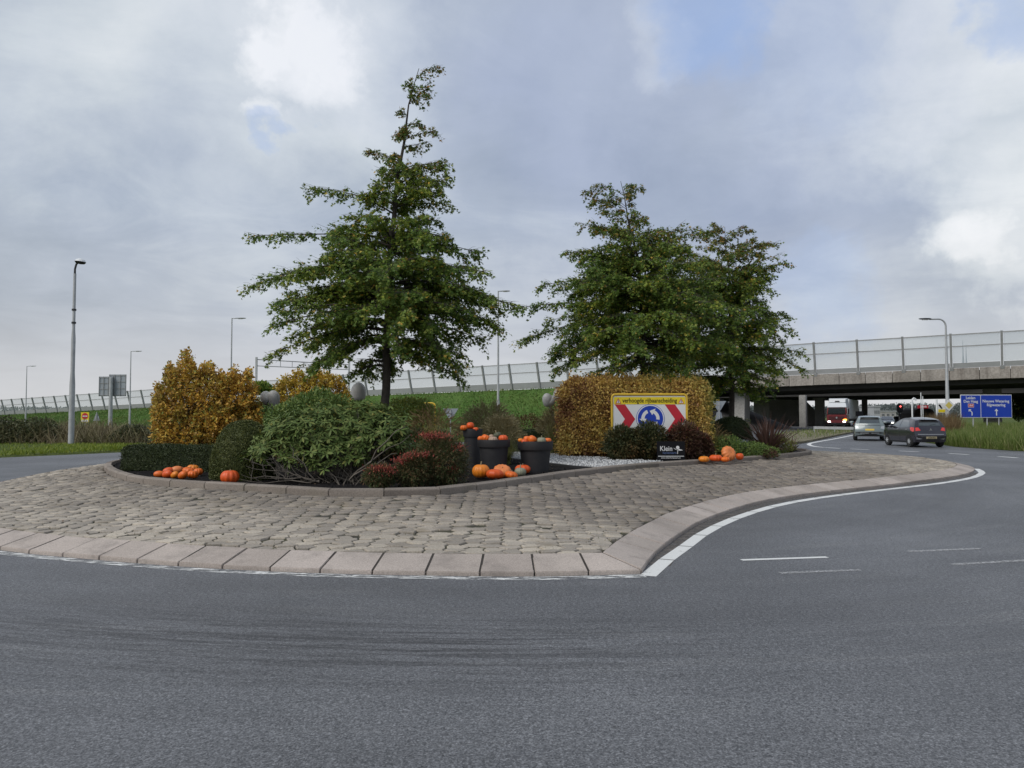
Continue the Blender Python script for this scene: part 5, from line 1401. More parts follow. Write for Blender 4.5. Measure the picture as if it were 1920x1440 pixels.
# low cover on the right
bush('low_shrub', 'yellow-green mound at the right tip of the bed', 'shrub', [blob(1455, 836, 24.3, 34, 20, .5, 3800), blob(1425, 842, 24.0, 26, 15, .4, 1800)], .045, .02, 'yellowgreen_leaf', base=(at(1450, 850, 24.2)[0], 24.2, ZS), stems=4)
bush('low_shrub', 'dark green ground cover behind the right pumpkin group', 'shrub', [blob(1402, 846, 22.6, 40, 17, .45, 3000), blob(1365, 838, 22.9, 30, 22, .45, 2200), blob(1435, 850, 22.6, 26, 12, .35, 1200)], .06, .03, 'green_leaf', base=(at(1398, 856, 22.6)[0], 22.6, ZS), stems=4)
bush('low_shrub', 'small silvery-blue clump among the ground cover', 'shrub', [blob(1392, 832, 22.9, 14, 7, .25, 420)], .045, .02, 'grey_leaf', base=(at(1392, 850, 22.9)[0], 22.9, ZS), stems=2)
bush('low_shrub', 'brownish clump low in front of the yellow-green mound', 'shrub', [blob(1442, 852, 22.4, 15, 10, .25, 900)], .05, .025, 'nandina_brown', base=(at(1442, 860, 22.4)[0], 22.4, ZS), stems=2)
# small dark trees beyond
bush('small_tree', 'small dark windswept tree beside the rail gantry', 'tree', [blob(492, 728, 92, 16, 11, 1.2, 1300), blob(505, 735, 92, 12, 8, 1, 600)], .35, .2, 'oak_leaf', base=(at(492, 770, 92)[0], 92, 0), stems=3)
bush('small_tree', 'dark tree beyond the bridge at the right edge, beside the blue sign', 'tree', [blob(1912, 765, 120, 16, 22, 2, 2200), blob(1930, 750, 120, 22, 26, 2, 1800)], .4, .25, 'oak_leaf', base=(at(1915, 790, 120)[0], 120, 0), stems=4)

# ================================================================== pots and pumpkins
mat('orange', (0.76, 0.165, 0.016), .45, col2=(0.68, 0.12, 0.012), vscale=7, spec=.45)
mat('orange_red', (0.70, 0.105, 0.014), .45, col2=(0.62, 0.08, 0.012), vscale=7, spec=.45)
mat('orange_yellow', (0.76, 0.26, 0.02), .42, col2=(0.70, 0.18, 0.015), vscale=9, spec=.45)
mat('salmon', (0.70, 0.24, 0.075), .5, col2=(0.64, 0.17, 0.04), vscale=9)
mat('grey_green', (0.17, 0.18, 0.115), .6, col2=(0.30, 0.29, 0.21), vscale=26)
mat('dark_green', (0.055, 0.065, 0.035), .6, col2=(0.10, 0.10, 0.06), vscale=20)
mat('beige', (0.42, 0.32, 0.24), .6, col2=(0.34, 0.20, 0.13), vscale=14)
mat('cork', (0.30, 0.24, 0.15), .8, col2=(0.20, 0.16, 0.09), vscale=30)
PUMP = {}
def pumpkin_mesh(ribs, depth, rz, dimple, pear=0.0, key=None):
    if key in PUMP: return PUMP[key]
    nu, nv = 48, 16; V = []; Fc = []
    for j in range(nv + 1):
        t = PI * j / nv
        for i in range(nu):
            a = 2 * PI * i / nu; s = math.sin(t)
            rib = 1 - depth * (abs(math.cos(a * ribs / 2)) ** 3) * min(1, s * 1.6) if ribs else 1
            r = s ** .92 * rib * (1 - pear * .28 * (1 + math.cos(t)) / 2); z = -math.cos(t) * rz
            z -= math.copysign(1, z) * dimple * rz * math.exp(-(s / .38) ** 2)
            V.append((r * math.cos(a), r * math.sin(a), z))
    for j in range(nv):
        for i in range(nu): Fc.append((j * nu + i, j * nu + (i + 1) % nu, (j + 1) * nu + (i + 1) % nu, (j + 1) * nu + i))
    me = bpy.data.meshes.new('flesh'); me.from_pydata(V, [], Fc); me.update(); me.shade_smooth(); PUMP[key] = me; return me
KINDS = {'round': (10, .11, .80, .20, 0), 'flat': (12, .13, .60, .30, 0), 'smooth': (0, 0, .86, .08, .5), 'oval': (0, 0, 1.45, .03, .35), 'squat': (9, .08, .62, .16, 0), 'ribbed': (14, .09, .82, .18, 0)}
def pumpkin(label, px, base_py, wpx, kind, m, Y=None, zbase=None, tilt=0.0, az=0.0, stem=.5, group=None, name='pumpkin'):
    """width wpx in photo pixels; base on the soil at base_py unless Y and zbase are given"""
    if Y is None:
        g = G(px, base_py, ZS + .01); Y = g.y; zbase = ZS + .005
    R = wpx / 2 * Y / F; ribs, dep, rz, dim, pear = KINDS[kind]
    x = (px - 960) * Y / F
    vr = math.sqrt((R * rz * math.cos(tilt)) ** 2 + (R * math.sin(tilt)) ** 2)
    root = thing(name, label, name, (x, Y, zbase), group=group)
    key = (kind, m); me = PUMP.get(key)
    if me is None:
        me = pumpkin_mesh(ribs, dep, rz, dim, pear, kind).copy(); me.materials.clear(); me.materials.append(M[m]); PUMP[key] = me
    o = link_mesh('flesh', me, None, root)
    rot = Matrix.Rotation(az, 4, 'Z') @ Matrix.Rotation(tilt, 4, 'Y')
    o.matrix_local = Matrix.Translation((0, 0, vr * .97)) @ rot @ Matrix.Rotation(random.uniform(0, 6), 4, 'Z') @ Matrix.Diagonal((R, R * random.uniform(.95, 1.04), R, 1))
    if stem > 0:
        k = R * stem
        if 'stem' + str(stem) not in PUMP:
            PUMP['stem' + str(stem)] = MB().tube([(0, 0, -.08), (0, 0, .25), (.08, .02, .55), (.26, .05, .85)], [.26, .16, .13, .15], 7).mesh('stem', 50); PUMP['stem' + str(stem)].materials.append(M['cork'])
        s = link_mesh('stem', PUMP['stem' + str(stem)], None, root)
        s.matrix_local = Matrix.Translation((0, 0, vr * .97)) @ rot @ Matrix.Translation((0, 0, R * rz * (1 - dim) - .01)) @ Matrix.Rotation(az + 1, 4, 'Z') @ Matrix.Diagonal((k, k, k, 1))
    return root
gl = 'squashes heaped by the low hedge'
heap = [(300.5, 895, 17, 'oval', 'orange', PI / 2, .2, 'leftmost small orange squash of the heap, lying on its side'),
        (316, 896.5, 20, 'oval', 'orange_red', PI / 2.3, -.5, 'front row orange squash, second from the left in the heap'),
        (330, 897, 17, 'oval', 'orange_yellow', PI / 2.6, -.6, 'yellowish squash in the middle of the front row of the heap'),
        (345, 898.5, 20, 'oval', 'orange', PI / 2.6, -.6, 'front row orange squash, fourth from the left in the heap'),
        (364, 897, 20, 'round', 'orange', .1, 0, 'round orange pumpkin at the right end of the heap front row'),
        (318, 889.5, 18, 'oval', 'orange_red', PI / 2.2, .3, 'orange squash at the back left of the heap'),
        (333, 889, 21, 'oval', 'salmon', PI / 2.2, .2, 'salmon squash at the back middle of the heap'),
        (343, 888.5, 17, 'round', 'orange_red', .2, .2, 'red squash tucked at the back centre of the heap'),
        (357, 890, 24, 'squat', 'orange', .2, -.2, 'broad orange squash behind the front row on the right'),
        (364, 887.5, 22, 'round', 'orange_yellow', .1, 0, 'orange pumpkin at the top back right of the heap'),
        (374, 891, 18, 'round', 'orange', 0, 0, 'orange pumpkin half hidden by the clipped yew')]
for px, by, wd, kd, m, tl, az, lb in heap:
    pumpkin(lb, px, by, wd * (.78 if kd == 'oval' else 1), kd, m, tilt=tl, az=az, stem=0 if kd == 'oval' else .35, group=gl, name='squash' if kd in ('oval', 'squat') else 'pumpkin')
pumpkin('large ribbed orange pumpkin alone in front of the clipped yew', 433, 907.5, 35, 'round', 'orange_red', stem=.3, group='pair of pumpkins by the yew')
pumpkin('orange pumpkin tucked right behind the large ribbed one', 434.5, 898, 31, 'ribbed', 'orange', stem=.4, group='pair of pumpkins by the yew')
gf = 'pumpkins on the soil before the planters'
pumpkin('striped orange-yellow pumpkin, leftmost before the planters', 902, 896.5, 34, 'ribbed', 'orange_yellow', stem=.5, group=gf)
pumpkin('smooth red-orange pumpkin, second from left before the planters', 928, 898.5, 33, 'squat', 'orange_red', stem=0, group=gf)
pumpkin('pale salmon ribbed pumpkin sitting behind the smooth ones', 942, 895, 35, 'flat', 'salmon', tilt=.5, az=-1.4, stem=.25, group=gf)
pumpkin('small orange pumpkin in the front row before the planters', 958.5, 898, 25, 'squat', 'orange', tilt=.2, stem=.3, group=gf)
pumpkin('grey-green gourd with a thick stalk before the right planter', 975.5, 893.5, 22, 'ribbed', 'grey_green', stem=.75, group=gf, name='gourd')
pumpkin('red-orange pumpkin behind the grey-green gourd', 980, 888.5, 30, 'squat', 'orange_red', stem=.3, group=gf)
gr = 'pumpkins at the right end of the bed'
pumpkin('orange-yellow pumpkin, leftmost beside the black garden board', 1319, 866.5, 20, 'squat', 'orange_yellow', stem=.35, group=gr)
pumpkin('flat orange pumpkin, second from the black garden board', 1341, 865.5, 24, 'flat', 'orange_red', stem=.45, group=gr)
pumpkin('huge salmon ribbed pumpkin tipped on its side', 1365, 864, 31, 'flat', 'salmon', tilt=1.15, az=-1.15, stem=.2, group=gr)
pumpkin('small orange pumpkin leaning on the huge salmon one', 1358.5, 866, 17, 'squat', 'orange', stem=0, group=gr)
pumpkin('dull red pumpkin, rightmost of the right-hand group', 1385.5, 862.5, 16, 'smooth', 'orange_red', stem=0, group=gr)

def pot(label, px0, px1, ytop, Y, bot_ratio, rim_px):
    k = Y / F; x = ((px0 + px1) / 2 - 960) * k; R = (px1 - px0) / 2 * k; zt = P(960, ytop, Y).z; hh = zt - ZS
    root = thing('planter', label, 'plant pot', (x, Y, ZS), group='black planters')
    rb = R * bot_ratio; rim = rim_px * k; rn = rb + (R * .92 - rb) * (hh - rim) / hh
    MB().lathe([(rb - .02, -.06), (rb, -.02), (rb, 0), (rn, hh - rim), (rn, hh - rim + .01), (rn - .05, hh - .08), (rn - .06, hh - .06), (.02, hh - .06)], 48).build('body', 'black_plastic', root, smooth=40)
    MB().lathe([(rn + .001, hh - rim + .004), (R * .965, hh - rim), (R * .975, hh - rim + .012), (R, hh - .012), (R * .992, hh), (R * .93, hh), (R * .92, hh - .1)], 48).build('rim', 'black_plastic', root, smooth=40)
    MB().lathe([(R * .91, hh - .075), (R * .5, hh - .045), (.01, hh - .04)], 32).build('potting_soil', 'soil', root, smooth=60)
    return x, Y, ZS + hh - .06, R
x1, y1, z1, r1 = pot('tallest black planter at the back left', 868, 905, 804, 17.3, .72, 15)
x2, y2, z2, r2 = pot('middle black planter full of pumpkins', 895, 957, 824, 16.3, .72, 14)
x3, y3, z3, r3 = pot('right black planter, nearest the white gravel', 970, 1037, 827, 16.6, .72, 16)
def inpot(lb, px, wpx, kind, m, Y, z, g, **kw): pumpkin(lb, px, 0, wpx, kind, m, Y=Y, zbase=z, group=g, **kw)
g1 = 'pumpkins in the tall planter'; g2 = 'pumpkins in the middle planter'; g3 = 'pumpkins in the right planter'
inpot('orange pumpkin on the left in the tall planter', 869.5, 14, 'round', 'orange', 17.15, z1 + .02, g1, stem=.3)
inpot('red pumpkin on top in the middle of the tall planter', 882, 16, 'smooth', 'orange_red', 17.3, z1 + .05, g1, stem=.3)
inpot('red-orange pumpkin on the right in the tall planter', 892, 11, 'round', 'orange_red', 17.15, z1 + .0, g1, stem=.3)
inpot('orange pumpkin at the left edge of the middle planter', 902.5, 14, 'round', 'orange', 16.2, z2 + .02, g2, stem=.3)
inpot('ribbed orange pumpkin, second in the middle planter', 911, 17, 'round', 'orange', 16.12, z2 + .02, g2, tilt=.4, stem=.3)
inpot('beige gourd at the back of the middle planter', 921.5, 11, 'smooth', 'beige', 16.4, z2 + .06, g2, stem=.4, name='gourd')
inpot('pale speckled gourd at the front of the middle planter', 924.5, 18, 'round', 'beige', 16.08, z2 - .02, g2, stem=0, name='gourd')
inpot('dark green gourd with raised stalk in the middle planter', 932.5, 16, 'round', 'dark_green', 16.4, z2 + .07, g2, tilt=-.4, stem=.8, name='gourd')
inpot('orange pumpkin at the right of the middle planter', 943.5, 18, 'round', 'orange_red', 16.15, z2 + .01, g2, stem=.35)
inpot('small yellow-orange pumpkin at the left of the right planter', 976, 10, 'round', 'orange_yellow', 16.45, z3 + .04, g3, stem=.2)
inpot('orange-red pumpkin low at the front of the right planter', 983.5, 14, 'round', 'orange_red', 16.4, z3 - .01, g3, stem=0)
inpot('orange pumpkin second from the left in the right planter', 988, 15, 'smooth', 'orange', 16.55, z3 + .03, g3, stem=.2)
inpot('largest orange pumpkin in the right planter', 998, 18, 'smooth', 'orange', 16.4, z3 + .01, g3, tilt=.5, stem=.2)
inpot('grey speckled gourd with stalk in the right planter', 1015, 18, 'ribbed', 'grey_green', 16.4, z3 - .01, g3, stem=.6, name='gourd')
inpot('small orange pumpkin at the right edge of the right planter', 1027, 14, 'round', 'orange', 16.55, z3 + .01, g3, stem=.2)

# ================================================================== signs on the island
def ring_poly(cx, cz, r, n=40): return [(cx + r * math.cos(2 * PI * i / n), cz + r * math.sin(2 * PI * i / n)) for i in range(n)]
def roundabout_sign():
    Y = 21.85; k = Y / F; x0, x1 = (1146 - 960) * k, (1289 - 960) * k; zt = P(960, 739, Y).z; zb = P(960, 818, Y).z
    cx = (x0 + x1) / 2; W, Hh = x1 - x0, zt - zb
    r = thing('roundabout_sign', 'yellow-framed board with red chevrons and a blue roundabout disc', 'road sign', (cx, Y, ZS))
    zo = zb - ZS; u = W / 1300.0                              # 1 unit of the enlarged photo (9x)
    X = lambda p: (p - 875) * u; Z = lambda p: zo + Hh - (p - 165) * u
    MB().box(-W / 2 + .02, W / 2 - .02, 0, .02, zo, zo + Hh - .02).build('board', 'sign_white', r)
    # frame
    for s in (-1, 1):
        MB().tube([(s * (W / 2 - .02), .0, -.05), (s * (W / 2 - .02), .0, zo + Hh - .09), (s * (W / 2 - .045), .0, zo + Hh - .035), (s * (W / 2 - .10), .0, zo + Hh - .01)], .035, 10).build('frame_post', 'frame_yellow', r, smooth=50)
    MB().tube([(-W / 2 + .10, 0, zo + Hh - .01), (W / 2 - .10, 0, zo + Hh - .01)], .036, 10).build('frame_top', 'frame_yellow', r, smooth=50)
    MB().plate([(X(272), Z(338)), (X(1485), Z(338)), (X(1485), Z(215)), (X(272), Z(215))], -.006, .0).build('yellow_band', 'sign_yellow', r)
    for ox in (0, 852):
        MB().plate([(X(285 + ox), Z(342)), (X(460 + ox), Z(342)), (X(632 + ox), Z(590)), (X(460 + ox), Z(838)), (X(285 + ox), Z(838)), (X(457 + ox), Z(590))], -.005, 0).build('chevron', 'sign_red', r)
    for tx in (345, 1415):
        t = MB().plate([(X(tx - 50), Z(325)), (X(tx + 50), Z(325)), (X(tx), Z(235))], -.010, -.0065).build('warning_triangle', 'sign_red', r)
        MB().plate([(X(tx - 33), Z(316)), (X(tx + 33), Z(316)), (X(tx), Z(256))], -.013, -.0105).build('triangle_field', 'sign_white', t)
        MB().plate([(X(tx - 5), Z(300)), (X(tx + 5), Z(300)), (X(tx + 6), Z(272)), (X(tx - 6), Z(272))], -.016, -.0135).plate([(X(tx - 5), Z(311)), (X(tx + 5), Z(311)), (X(tx + 5), Z(304)), (X(tx - 5), Z(304))], -.016, -.0135).build('exclamation_mark', 'sign_black', t)
    text('lettering', 'verhoogde rijbaanscheiding', 106 * u, (X(880), -.008, Z(276)), 'sign_black', r, sx=.80, bold=.0022)
    d = MB().plate(ring_poly(X(890), Z(580), 242 * u), -.008, 0).build('disc_rim', 'sign_blue', r)
    MB().plate(ring_poly(X(890), Z(580), 234 * u), -.011, -.0085).build('disc_border', 'sign_white', d)
    b = MB().plate(ring_poly(X(890), Z(580), 216 * u), -.014, -.0115).build('disc', 'sign_blue', r)
    def arrow(a0, a1, rm=128, wd=56):
        """curved arrow, counter-clockwise from angle a0 to a1 (degrees)"""
        n = 10; o, i_ = [], []
        for j in range(n + 1):
            a = math.radians(a0 + (a1 - a0) * j / n)
            o.append((X(890 + (rm + wd / 2) * math.cos(a)), Z(580 - (rm + wd / 2) * math.sin(a)))); i_.append((X(890 + (rm - wd / 2) * math.cos(a)), Z(580 - (rm - wd / 2) * math.sin(a))))
        mb = MB()
        for j in range(n):
            mb.plate([o[j], o[j + 1], i_[j + 1], i_[j]], -.017, -.0145)
        a = math.radians(a1); t = math.radians(a1 + 34)
        pt = lambda rr, aa: (X(890 + rr * math.cos(aa)), Z(580 - rr * math.sin(aa)))
        mb.plate([pt(rm + wd * 1.12, a), pt(rm * 1.02, t), pt(rm - wd * 1.12, a)], -.017, -.0145)
        mb.build('arrow', 'sign_white', b)
    arrow(-8, 62); arrow(112, 182); arrow(232, 302)
roundabout_sign()

def garden_board():
    Y = 20.35; k = Y / F; x0, x1 = (1231 - 960) * k, (1283.5 - 960) * k; cx = (x0 + x1) / 2; W = x1 - x0; zt = P(960, 827.5, Y).z; zb = ZS + .03
    r = thing('garden_board', 'small black sponsor board with white lettering by the kerb', 'sign', (cx, Y, ZS))
    Hh = zt - ZS; u = W / 472.0; X = lambda p: (p - 1236) * u; Z = lambda p: Hh - (p - 985) * u * 1.03
    MB().box(-W / 2, W / 2, 0, .03, .02, Hh).build('board', 'sign_black', r, bevel=.006)
    for s in (-1, 1): MB().box(s * W * .35 - .02, s * W * .35 + .02, .031, .06, -.1, Hh * .8).build('stake', 'dark_metal', r)
    text('lettering', 'Klein', 118 * u, (X(1155), -.004, Z(1106)), 'sign_white', r, sx=.88, bold=.001)
    mat('muted_blue', (0.10, 0.15, 0.30), .5)
    text('lettering', 'hoveniers', 62 * u, (X(1212), -.004, Z(1172)), 'muted_blue', r, sx=.95)
    MB().plate([(X(1020), Z(1232)), (X(1455), Z(1232)), (X(1455), Z(1222)), (X(1020), Z(1222))], -.004, 0).build('rule', 'sign_white', r)
    text('lettering', 'www.kleinhoveniers.nl', 42 * u, (X(1232), -.004, Z(1254)), 'sign_white', r, sx=.85)
    e = MB(); e.plate(ring_poly(X(1350), Z(1085), 28 * u, 16), -.005, 0)
    e.plate([(X(1275), Z(1092)), (X(1300), Z(1100)), (X(1345), Z(1128)), (X(1310), Z(1118))], -.004, 0)
    e.plate([(X(1350), Z(1128)), (X(1375), Z(1108)), (X(1440), Z(1130)), (X(1390), Z(1136))], -.004, 0)
    e.plate([(X(1341), Z(1190)), (X(1351), Z(1190)), (X(1357), Z(1110)), (X(1348), Z(1110))], -.0035, 0)
    e.build('emblem', 'sign_white', r)
garden_board()

# bullet-shaped garden floodlights on stalks
def floodlight(label, heads, base, group='grey garden floodlights'):
    bx, bY = (base[0] - 960) * base[1] / F, base[1]
    r = thing('garden_floodlight', label, 'floodlight', (bx, bY, ZS), group=group)
    for px, py, rpx, dirn in heads:
        p = P(px, py, bY); R = rpx * bY / F; c = Vector((p.x - bx, p.y - bY, p.z - ZS))
        prof = [(R * .55, -R * 1.15), (R * .9, -R * .95), (R * 1.0, -R * .5), (R * 1.0, R * .1), (R * .92, R * .55), (R * .7, R * .95), (R * .38, R * 1.22), (R * .08, R * 1.32)]
        o = MB().lathe(prof, 28).build('lamp_head', 'lamp_grey', r, smooth=50); o.location = c
        o.rotation_euler = Vector(dirn).to_track_quat('Z', 'Y').to_euler()
        s = MB().tube([(0, 0, -R * 1.14), (0, 0, -R * 1.22)], R * .5, 20).build('lens', 'car_glass', o)
        top = c - Vector(dirn).normalized() * R * .9
        MB().tube([top, top * .5 + Vector((0, 0, -.05)), (0, 0, -.1)], [.026, .026, .035], 10).build('stalk', 'lamp_grey', r, smooth=50)
floodlight('twin grey bullet floodlight between golden shrub and rhododendron', [(512, 748, 12.5, (.15, -.35, 1)), (500, 746, 11, (-.6, .5, .8))], (511, 20.0))
floodlight('grey floodlight peeping over the rhododendron left of the oak trunk', [(672, 735, 14, (.1, -.2, 1))], (672, 21.5))
floodlight('lower of the grey floodlights left of the brown hedge', [(1027, 750, 10, (-.25, -.3, 1)), (1034, 751, 8, (.5, .3, .8))], (1062, 24.3))
floodlight('upper grey floodlight touching the brown hedge corner', [(1048, 739, 10.5, (.1, -.3, 1))], (1066, 24.9))

# ================================================================== street furniture
def lamp_post(label, px, ybase, ytop, Y=None, style='arm', arm=1.4, dirx=1, r0=.10, r1=.05, zb=0.0, group='street lamps'):
    if Y is None: Y = G(px, ybase, zb).y
    x = (px - 960) * Y / F * 1.0; x = P(px, ybase, Y).x; zt = P(px, ytop, Y).z - zb
    r = thing('street_lamp', label, 'street lamp', (x, Y, zb), group=group)
    if style == 'near':
        MB().lathe([(.15, -.1), (.145, 0), (.135, zt * .33), (.10, zt * .40), (.105, zt * .58), (.075, zt * .63), (.07, zt * .93)], 16).build('pole', 'galv', r, smooth=40)
        MB().tube([(0, 0, zt * .925), (.0, 0, zt * .955), (.06, 0, zt * .98), (.18, -.02, zt * .995)], [.055, .05, .05, .05], 10).build('arm', 'dark_metal', r, smooth=50)
        for q in (.665, .735): MB().lathe([(.075, -.05), (.11, -.045), (.11, .045), (.075, .05)], 14, (0, 0, zt * q)).build('collar', 'dark_metal', r, smooth=40)
        h = MB().lathe([(.02, -.13), (.20, -.10), (.26, -.03), (.27, 0)], 20).build('lamp_head', 'dark_metal', r, smooth=50); h.location = (.30, -.05, zt - .06); h.rotation_euler = (0, .1, 0)
        MB().lathe([(.268, .003), (.22, .09), (.12, .15), (.01, .17)], 20).build('lamp_cover', 'white_paint', h, smooth=60)
    else:
        hook = style == 'hook'
        MB().lathe([(r0 * 1.35, -.1), (r0 * 1.35, zt * .22), (r0, zt * .24), (r1, zt - (.55 if hook else .02))], 14).build('pole', 'galv', r, smooth=40)
        if hook:
            pts = [(0, 0, zt - .56)] + [(dirx * (.5 - .5 * math.cos(a)), 0, zt - .55 + .5 * math.sin(a)) for a in np.linspace(.1, PI / 2, 6)] + [(dirx * arm, 0, zt - .06)]
            MB().tube(pts, [r1] * 4 + [r1 * .9] * 4, 10).build('arm', 'galv', r, smooth=50)
        else:
            MB().tube([(0, 0, zt - .06), (dirx * arm * .55, 0, zt - .03)], r1 * .8, 8).build('arm', 'galv', r, smooth=50)
        hx = dirx * (arm + .3 if hook else arm * .75)
        h = MB().add(*head_shape(arm * .5 if not hook else .45)).build('lamp_head', 'galv' if not hook else 'dark_metal', r, smooth=45); h.location = (hx, 0, zt - .05)
        MB().box(-.2, .2, -.07, .07, -.07, -.035).build('lamp_glass', 'sign_white', h)
    return r
def head_shape(l):
    V, Fc = [], []; n = 10
    for i, (t, s) in enumerate([(-1, .25), (-.8, .7), (0, 1), (.7, .9), (1, .3)]):
        for k in range(n):
            a = 2 * PI * k / n; V.append((t * l, .14 * s * math.cos(a), .065 * s * math.sin(a) + .02))
    for i in range(4):
        for k in range(n): Fc.append((i * n + k, i * n + (k + 1) % n, (i + 1) * n + (k + 1) % n, (i + 1) * n + k))
    Fc += [tuple(range(n - 1, -1, -1)), tuple(range(4 * n, 5 * n))]
    return V, Fc
lamp_post('nearest tall grey street lamp with black head, standing in the left verge', 133, 838, 489, style='near')
lamp_post('street lamp rising behind the golden shrub', 432, 800, 596, Y=75, arm=1.1, r0=.09)
lamp_post('street lamp right of the large sign back', 243, 790, 658, Y=105, arm=1.2, r0=.10)
lamp_post('thin distant street lamp at the far left', 48, 785, 686, Y=135, arm=1.3, r0=.10)
lamp_post('street lamp in front of the green bank, its head touching the oak', 934, 770, 545, Y=72, arm=.9, r0=.11, r1=.06)
lamp_post('hooked street lamp standing before the bridge on the right', 1778, 822, 597, Y=54.5, style='hook', arm=1.15, dirx=-1, r0=.13, r1=.06)

def sign_post(root, h, r=.035, x=0.0, y=.03): return MB().tube([(x, y, -.1), (x, y, h)], r, 8).build('post', 'galv', root, smooth=50)
# big direction sign seen from behind
def sign_back():
    Y = 78; k = Y / F; cx = (210 - 960) * k; r = thing('large_sign', 'big double direction sign seen from behind on one thick post', 'road sign', (cx, Y, 0))
    z = lambda py: P(960, py, Y).z; xx = lambda px: (px - 210) * k
    for (a, b, t, bt, y) in ((185, 212, 706, 743, 0), (203, 235, 702, 743, .1)):
        p = MB().box(xx(a), xx(b), y, y + .04, z(bt), z(t)).build('panel', 'sign_back', r)
        for q in (.06, .36, .66, .95): MB().box(xx(a), xx(b), y - .05, y, z(bt) + (z(t) - z(bt)) * q - .03, z(bt) + (z(t) - z(bt)) * q + .03).build('stiffener', 'post_steel', p)
        for q in (.03, .33, .66, .97): MB().box(xx(a) + (xx(b) - xx(a)) * q - .025, xx(a) + (xx(b) - xx(a)) * q + .025, y - .085, y - .051, z(bt), z(t)).build('stiffener', 'post_steel', p)
    MB().tube([(0, -.25, -.1), (0, -.25, z(708))], [.2, .17], 12).build('post', 'galv', r, smooth=50)
sign_back()
def no_entry():
    Y = 62; k = Y / F; r = thing('no_entry_sign', 'yellow board with a red no-entry disc beyond the reeds', 'road sign', ((160 - 960) * k, Y, 0))
    w_, z0, z1 = 15 * k, P(960, 792, Y).z, P(960, 773, Y).z
    sign_post(r, z0)
    MB().box(-w_ / 2, w_ / 2, 0, .025, z0, z1).build('board', 'sign_yellow', r)
    MB().plate(ring_poly(0, z0 + (z1 - z0) * .62, w_ * .40, 20), -.006, 0).build('disc', 'sign_red', r)
    MB().plate([(-w_ * .3, z0 + (z1 - z0) * .57), (w_ * .3, z0 + (z1 - z0) * .57), (w_ * .3, z0 + (z1 - z0) * .67), (-w_ * .3, z0 + (z1 - z0) * .67)], -.009, -.0065).build('bar', 'sign_white', r)
    MB().plate([(-w_ * .42, z0 + .04), (w_ * .42, z0 + .04), (w_ * .42, z0 + (z1 - z0) * .25), (-w_ * .42, z0 + (z1 - z0) * .25)], -.006, 0).build('plate', 'sign_white', r)
no_entry()
def tri_back(label, px, ytop, ybot, wpx, Y, down, extra=0):
    k = Y / F; r = thing('triangle_sign', label, 'road sign', ((px - 960) * k, Y, 0)); w_ = wpx * k; z0, z1 = P(960, ybot, Y).z, P(960, ytop, Y).z
    poly = [(-w_ / 2, z1), (0, z0), (w_ / 2, z1)] if down else [(-w_ / 2, z0), (w_ / 2, z0), (0, z1)]
    MB().plate(poly, 0, .02).build('plate', 'sign_back', r, bevel=.004)
    if extra:
        MB().plate([(-w_ * .30, z0 - .42 + .0), (w_ * .30, z0 - .42), (w_ * .14, z0 + .05), (-w_ * .14, z0 + .05)], .022, .035).build('lower_plate', 'sign_back', r)
    MB().tube([(0, -.04, -.1), (0, -.04, z1 - .05)], .03, 8).build('post', 'galv', r, smooth=50)
    for q in (.3, .7): MB().box(-.06, .06, -.075, -.0, z0 + (z1 - z0) * q - .02, z0 + (z1 - z0) * q + .02).build('clamp', 'galv', r)
tri_back('grey back of a warning triangle beyond the reeds on the left', 182, 772, 789, 13, 62, False)
tri_back('grey back of a give-way triangle before the green bank', 845, 766, 790, 29, 42, True)
tri_back('grey back of a give-way triangle right of the brown hedge', 1348, 752, 774, 27, 40, True, 1)
# yellow hoop
p = P(808, 770, 38); r = thing('yellow_hoop', 'small yellow tube hoop behind the brownish fountain grass', 'barrier', (p.x, 38, 0))
zt = P(960, 756, 38).z
MB().tube([(.2, 0, -.1), (.2, 0, zt - .12), (.16, 0, zt - .03), (.06, 0, zt), (-.25, 0, zt)] + [(-.36, 0, zt - .03), (-.4, 0, zt - .12), (-.4, 0, -.1)], .045, 8).build('tube', 'frame_yellow', r, smooth=60)
# rail gantry
def gantry():
    Y = 130; k = Y / F; r = thing('rail_gantry', 'thin steel rail gantry standing behind the golden shrubs', 'gantry', ((480 - 960) * k, Y, 0)); z1, z0 = P(960, 674, Y).z, P(960, 686, Y).z
    Lx = 160 * k
    MB().bar((0, 0, z1), (Lx, 6, z1 - .5), .14).build('chord', 'post_steel', r); MB().bar((0, 0, z0), (Lx, 6, z0 - .3), .12).build('chord', 'post_steel', r)
    for i in range(9):
        u = i / 8; MB().bar((Lx * u, 6 * u, z0 - .3 * u), (Lx * u, 6 * u, z1 - .5 * u), .08).build('strut', 'post_steel', r)
    for u in (0, 1): MB().bar((Lx * u, 6 * u, 0), (Lx * u, 6 * u, z1 + .4), .3).build('mast', 'galv', r)
gantry()

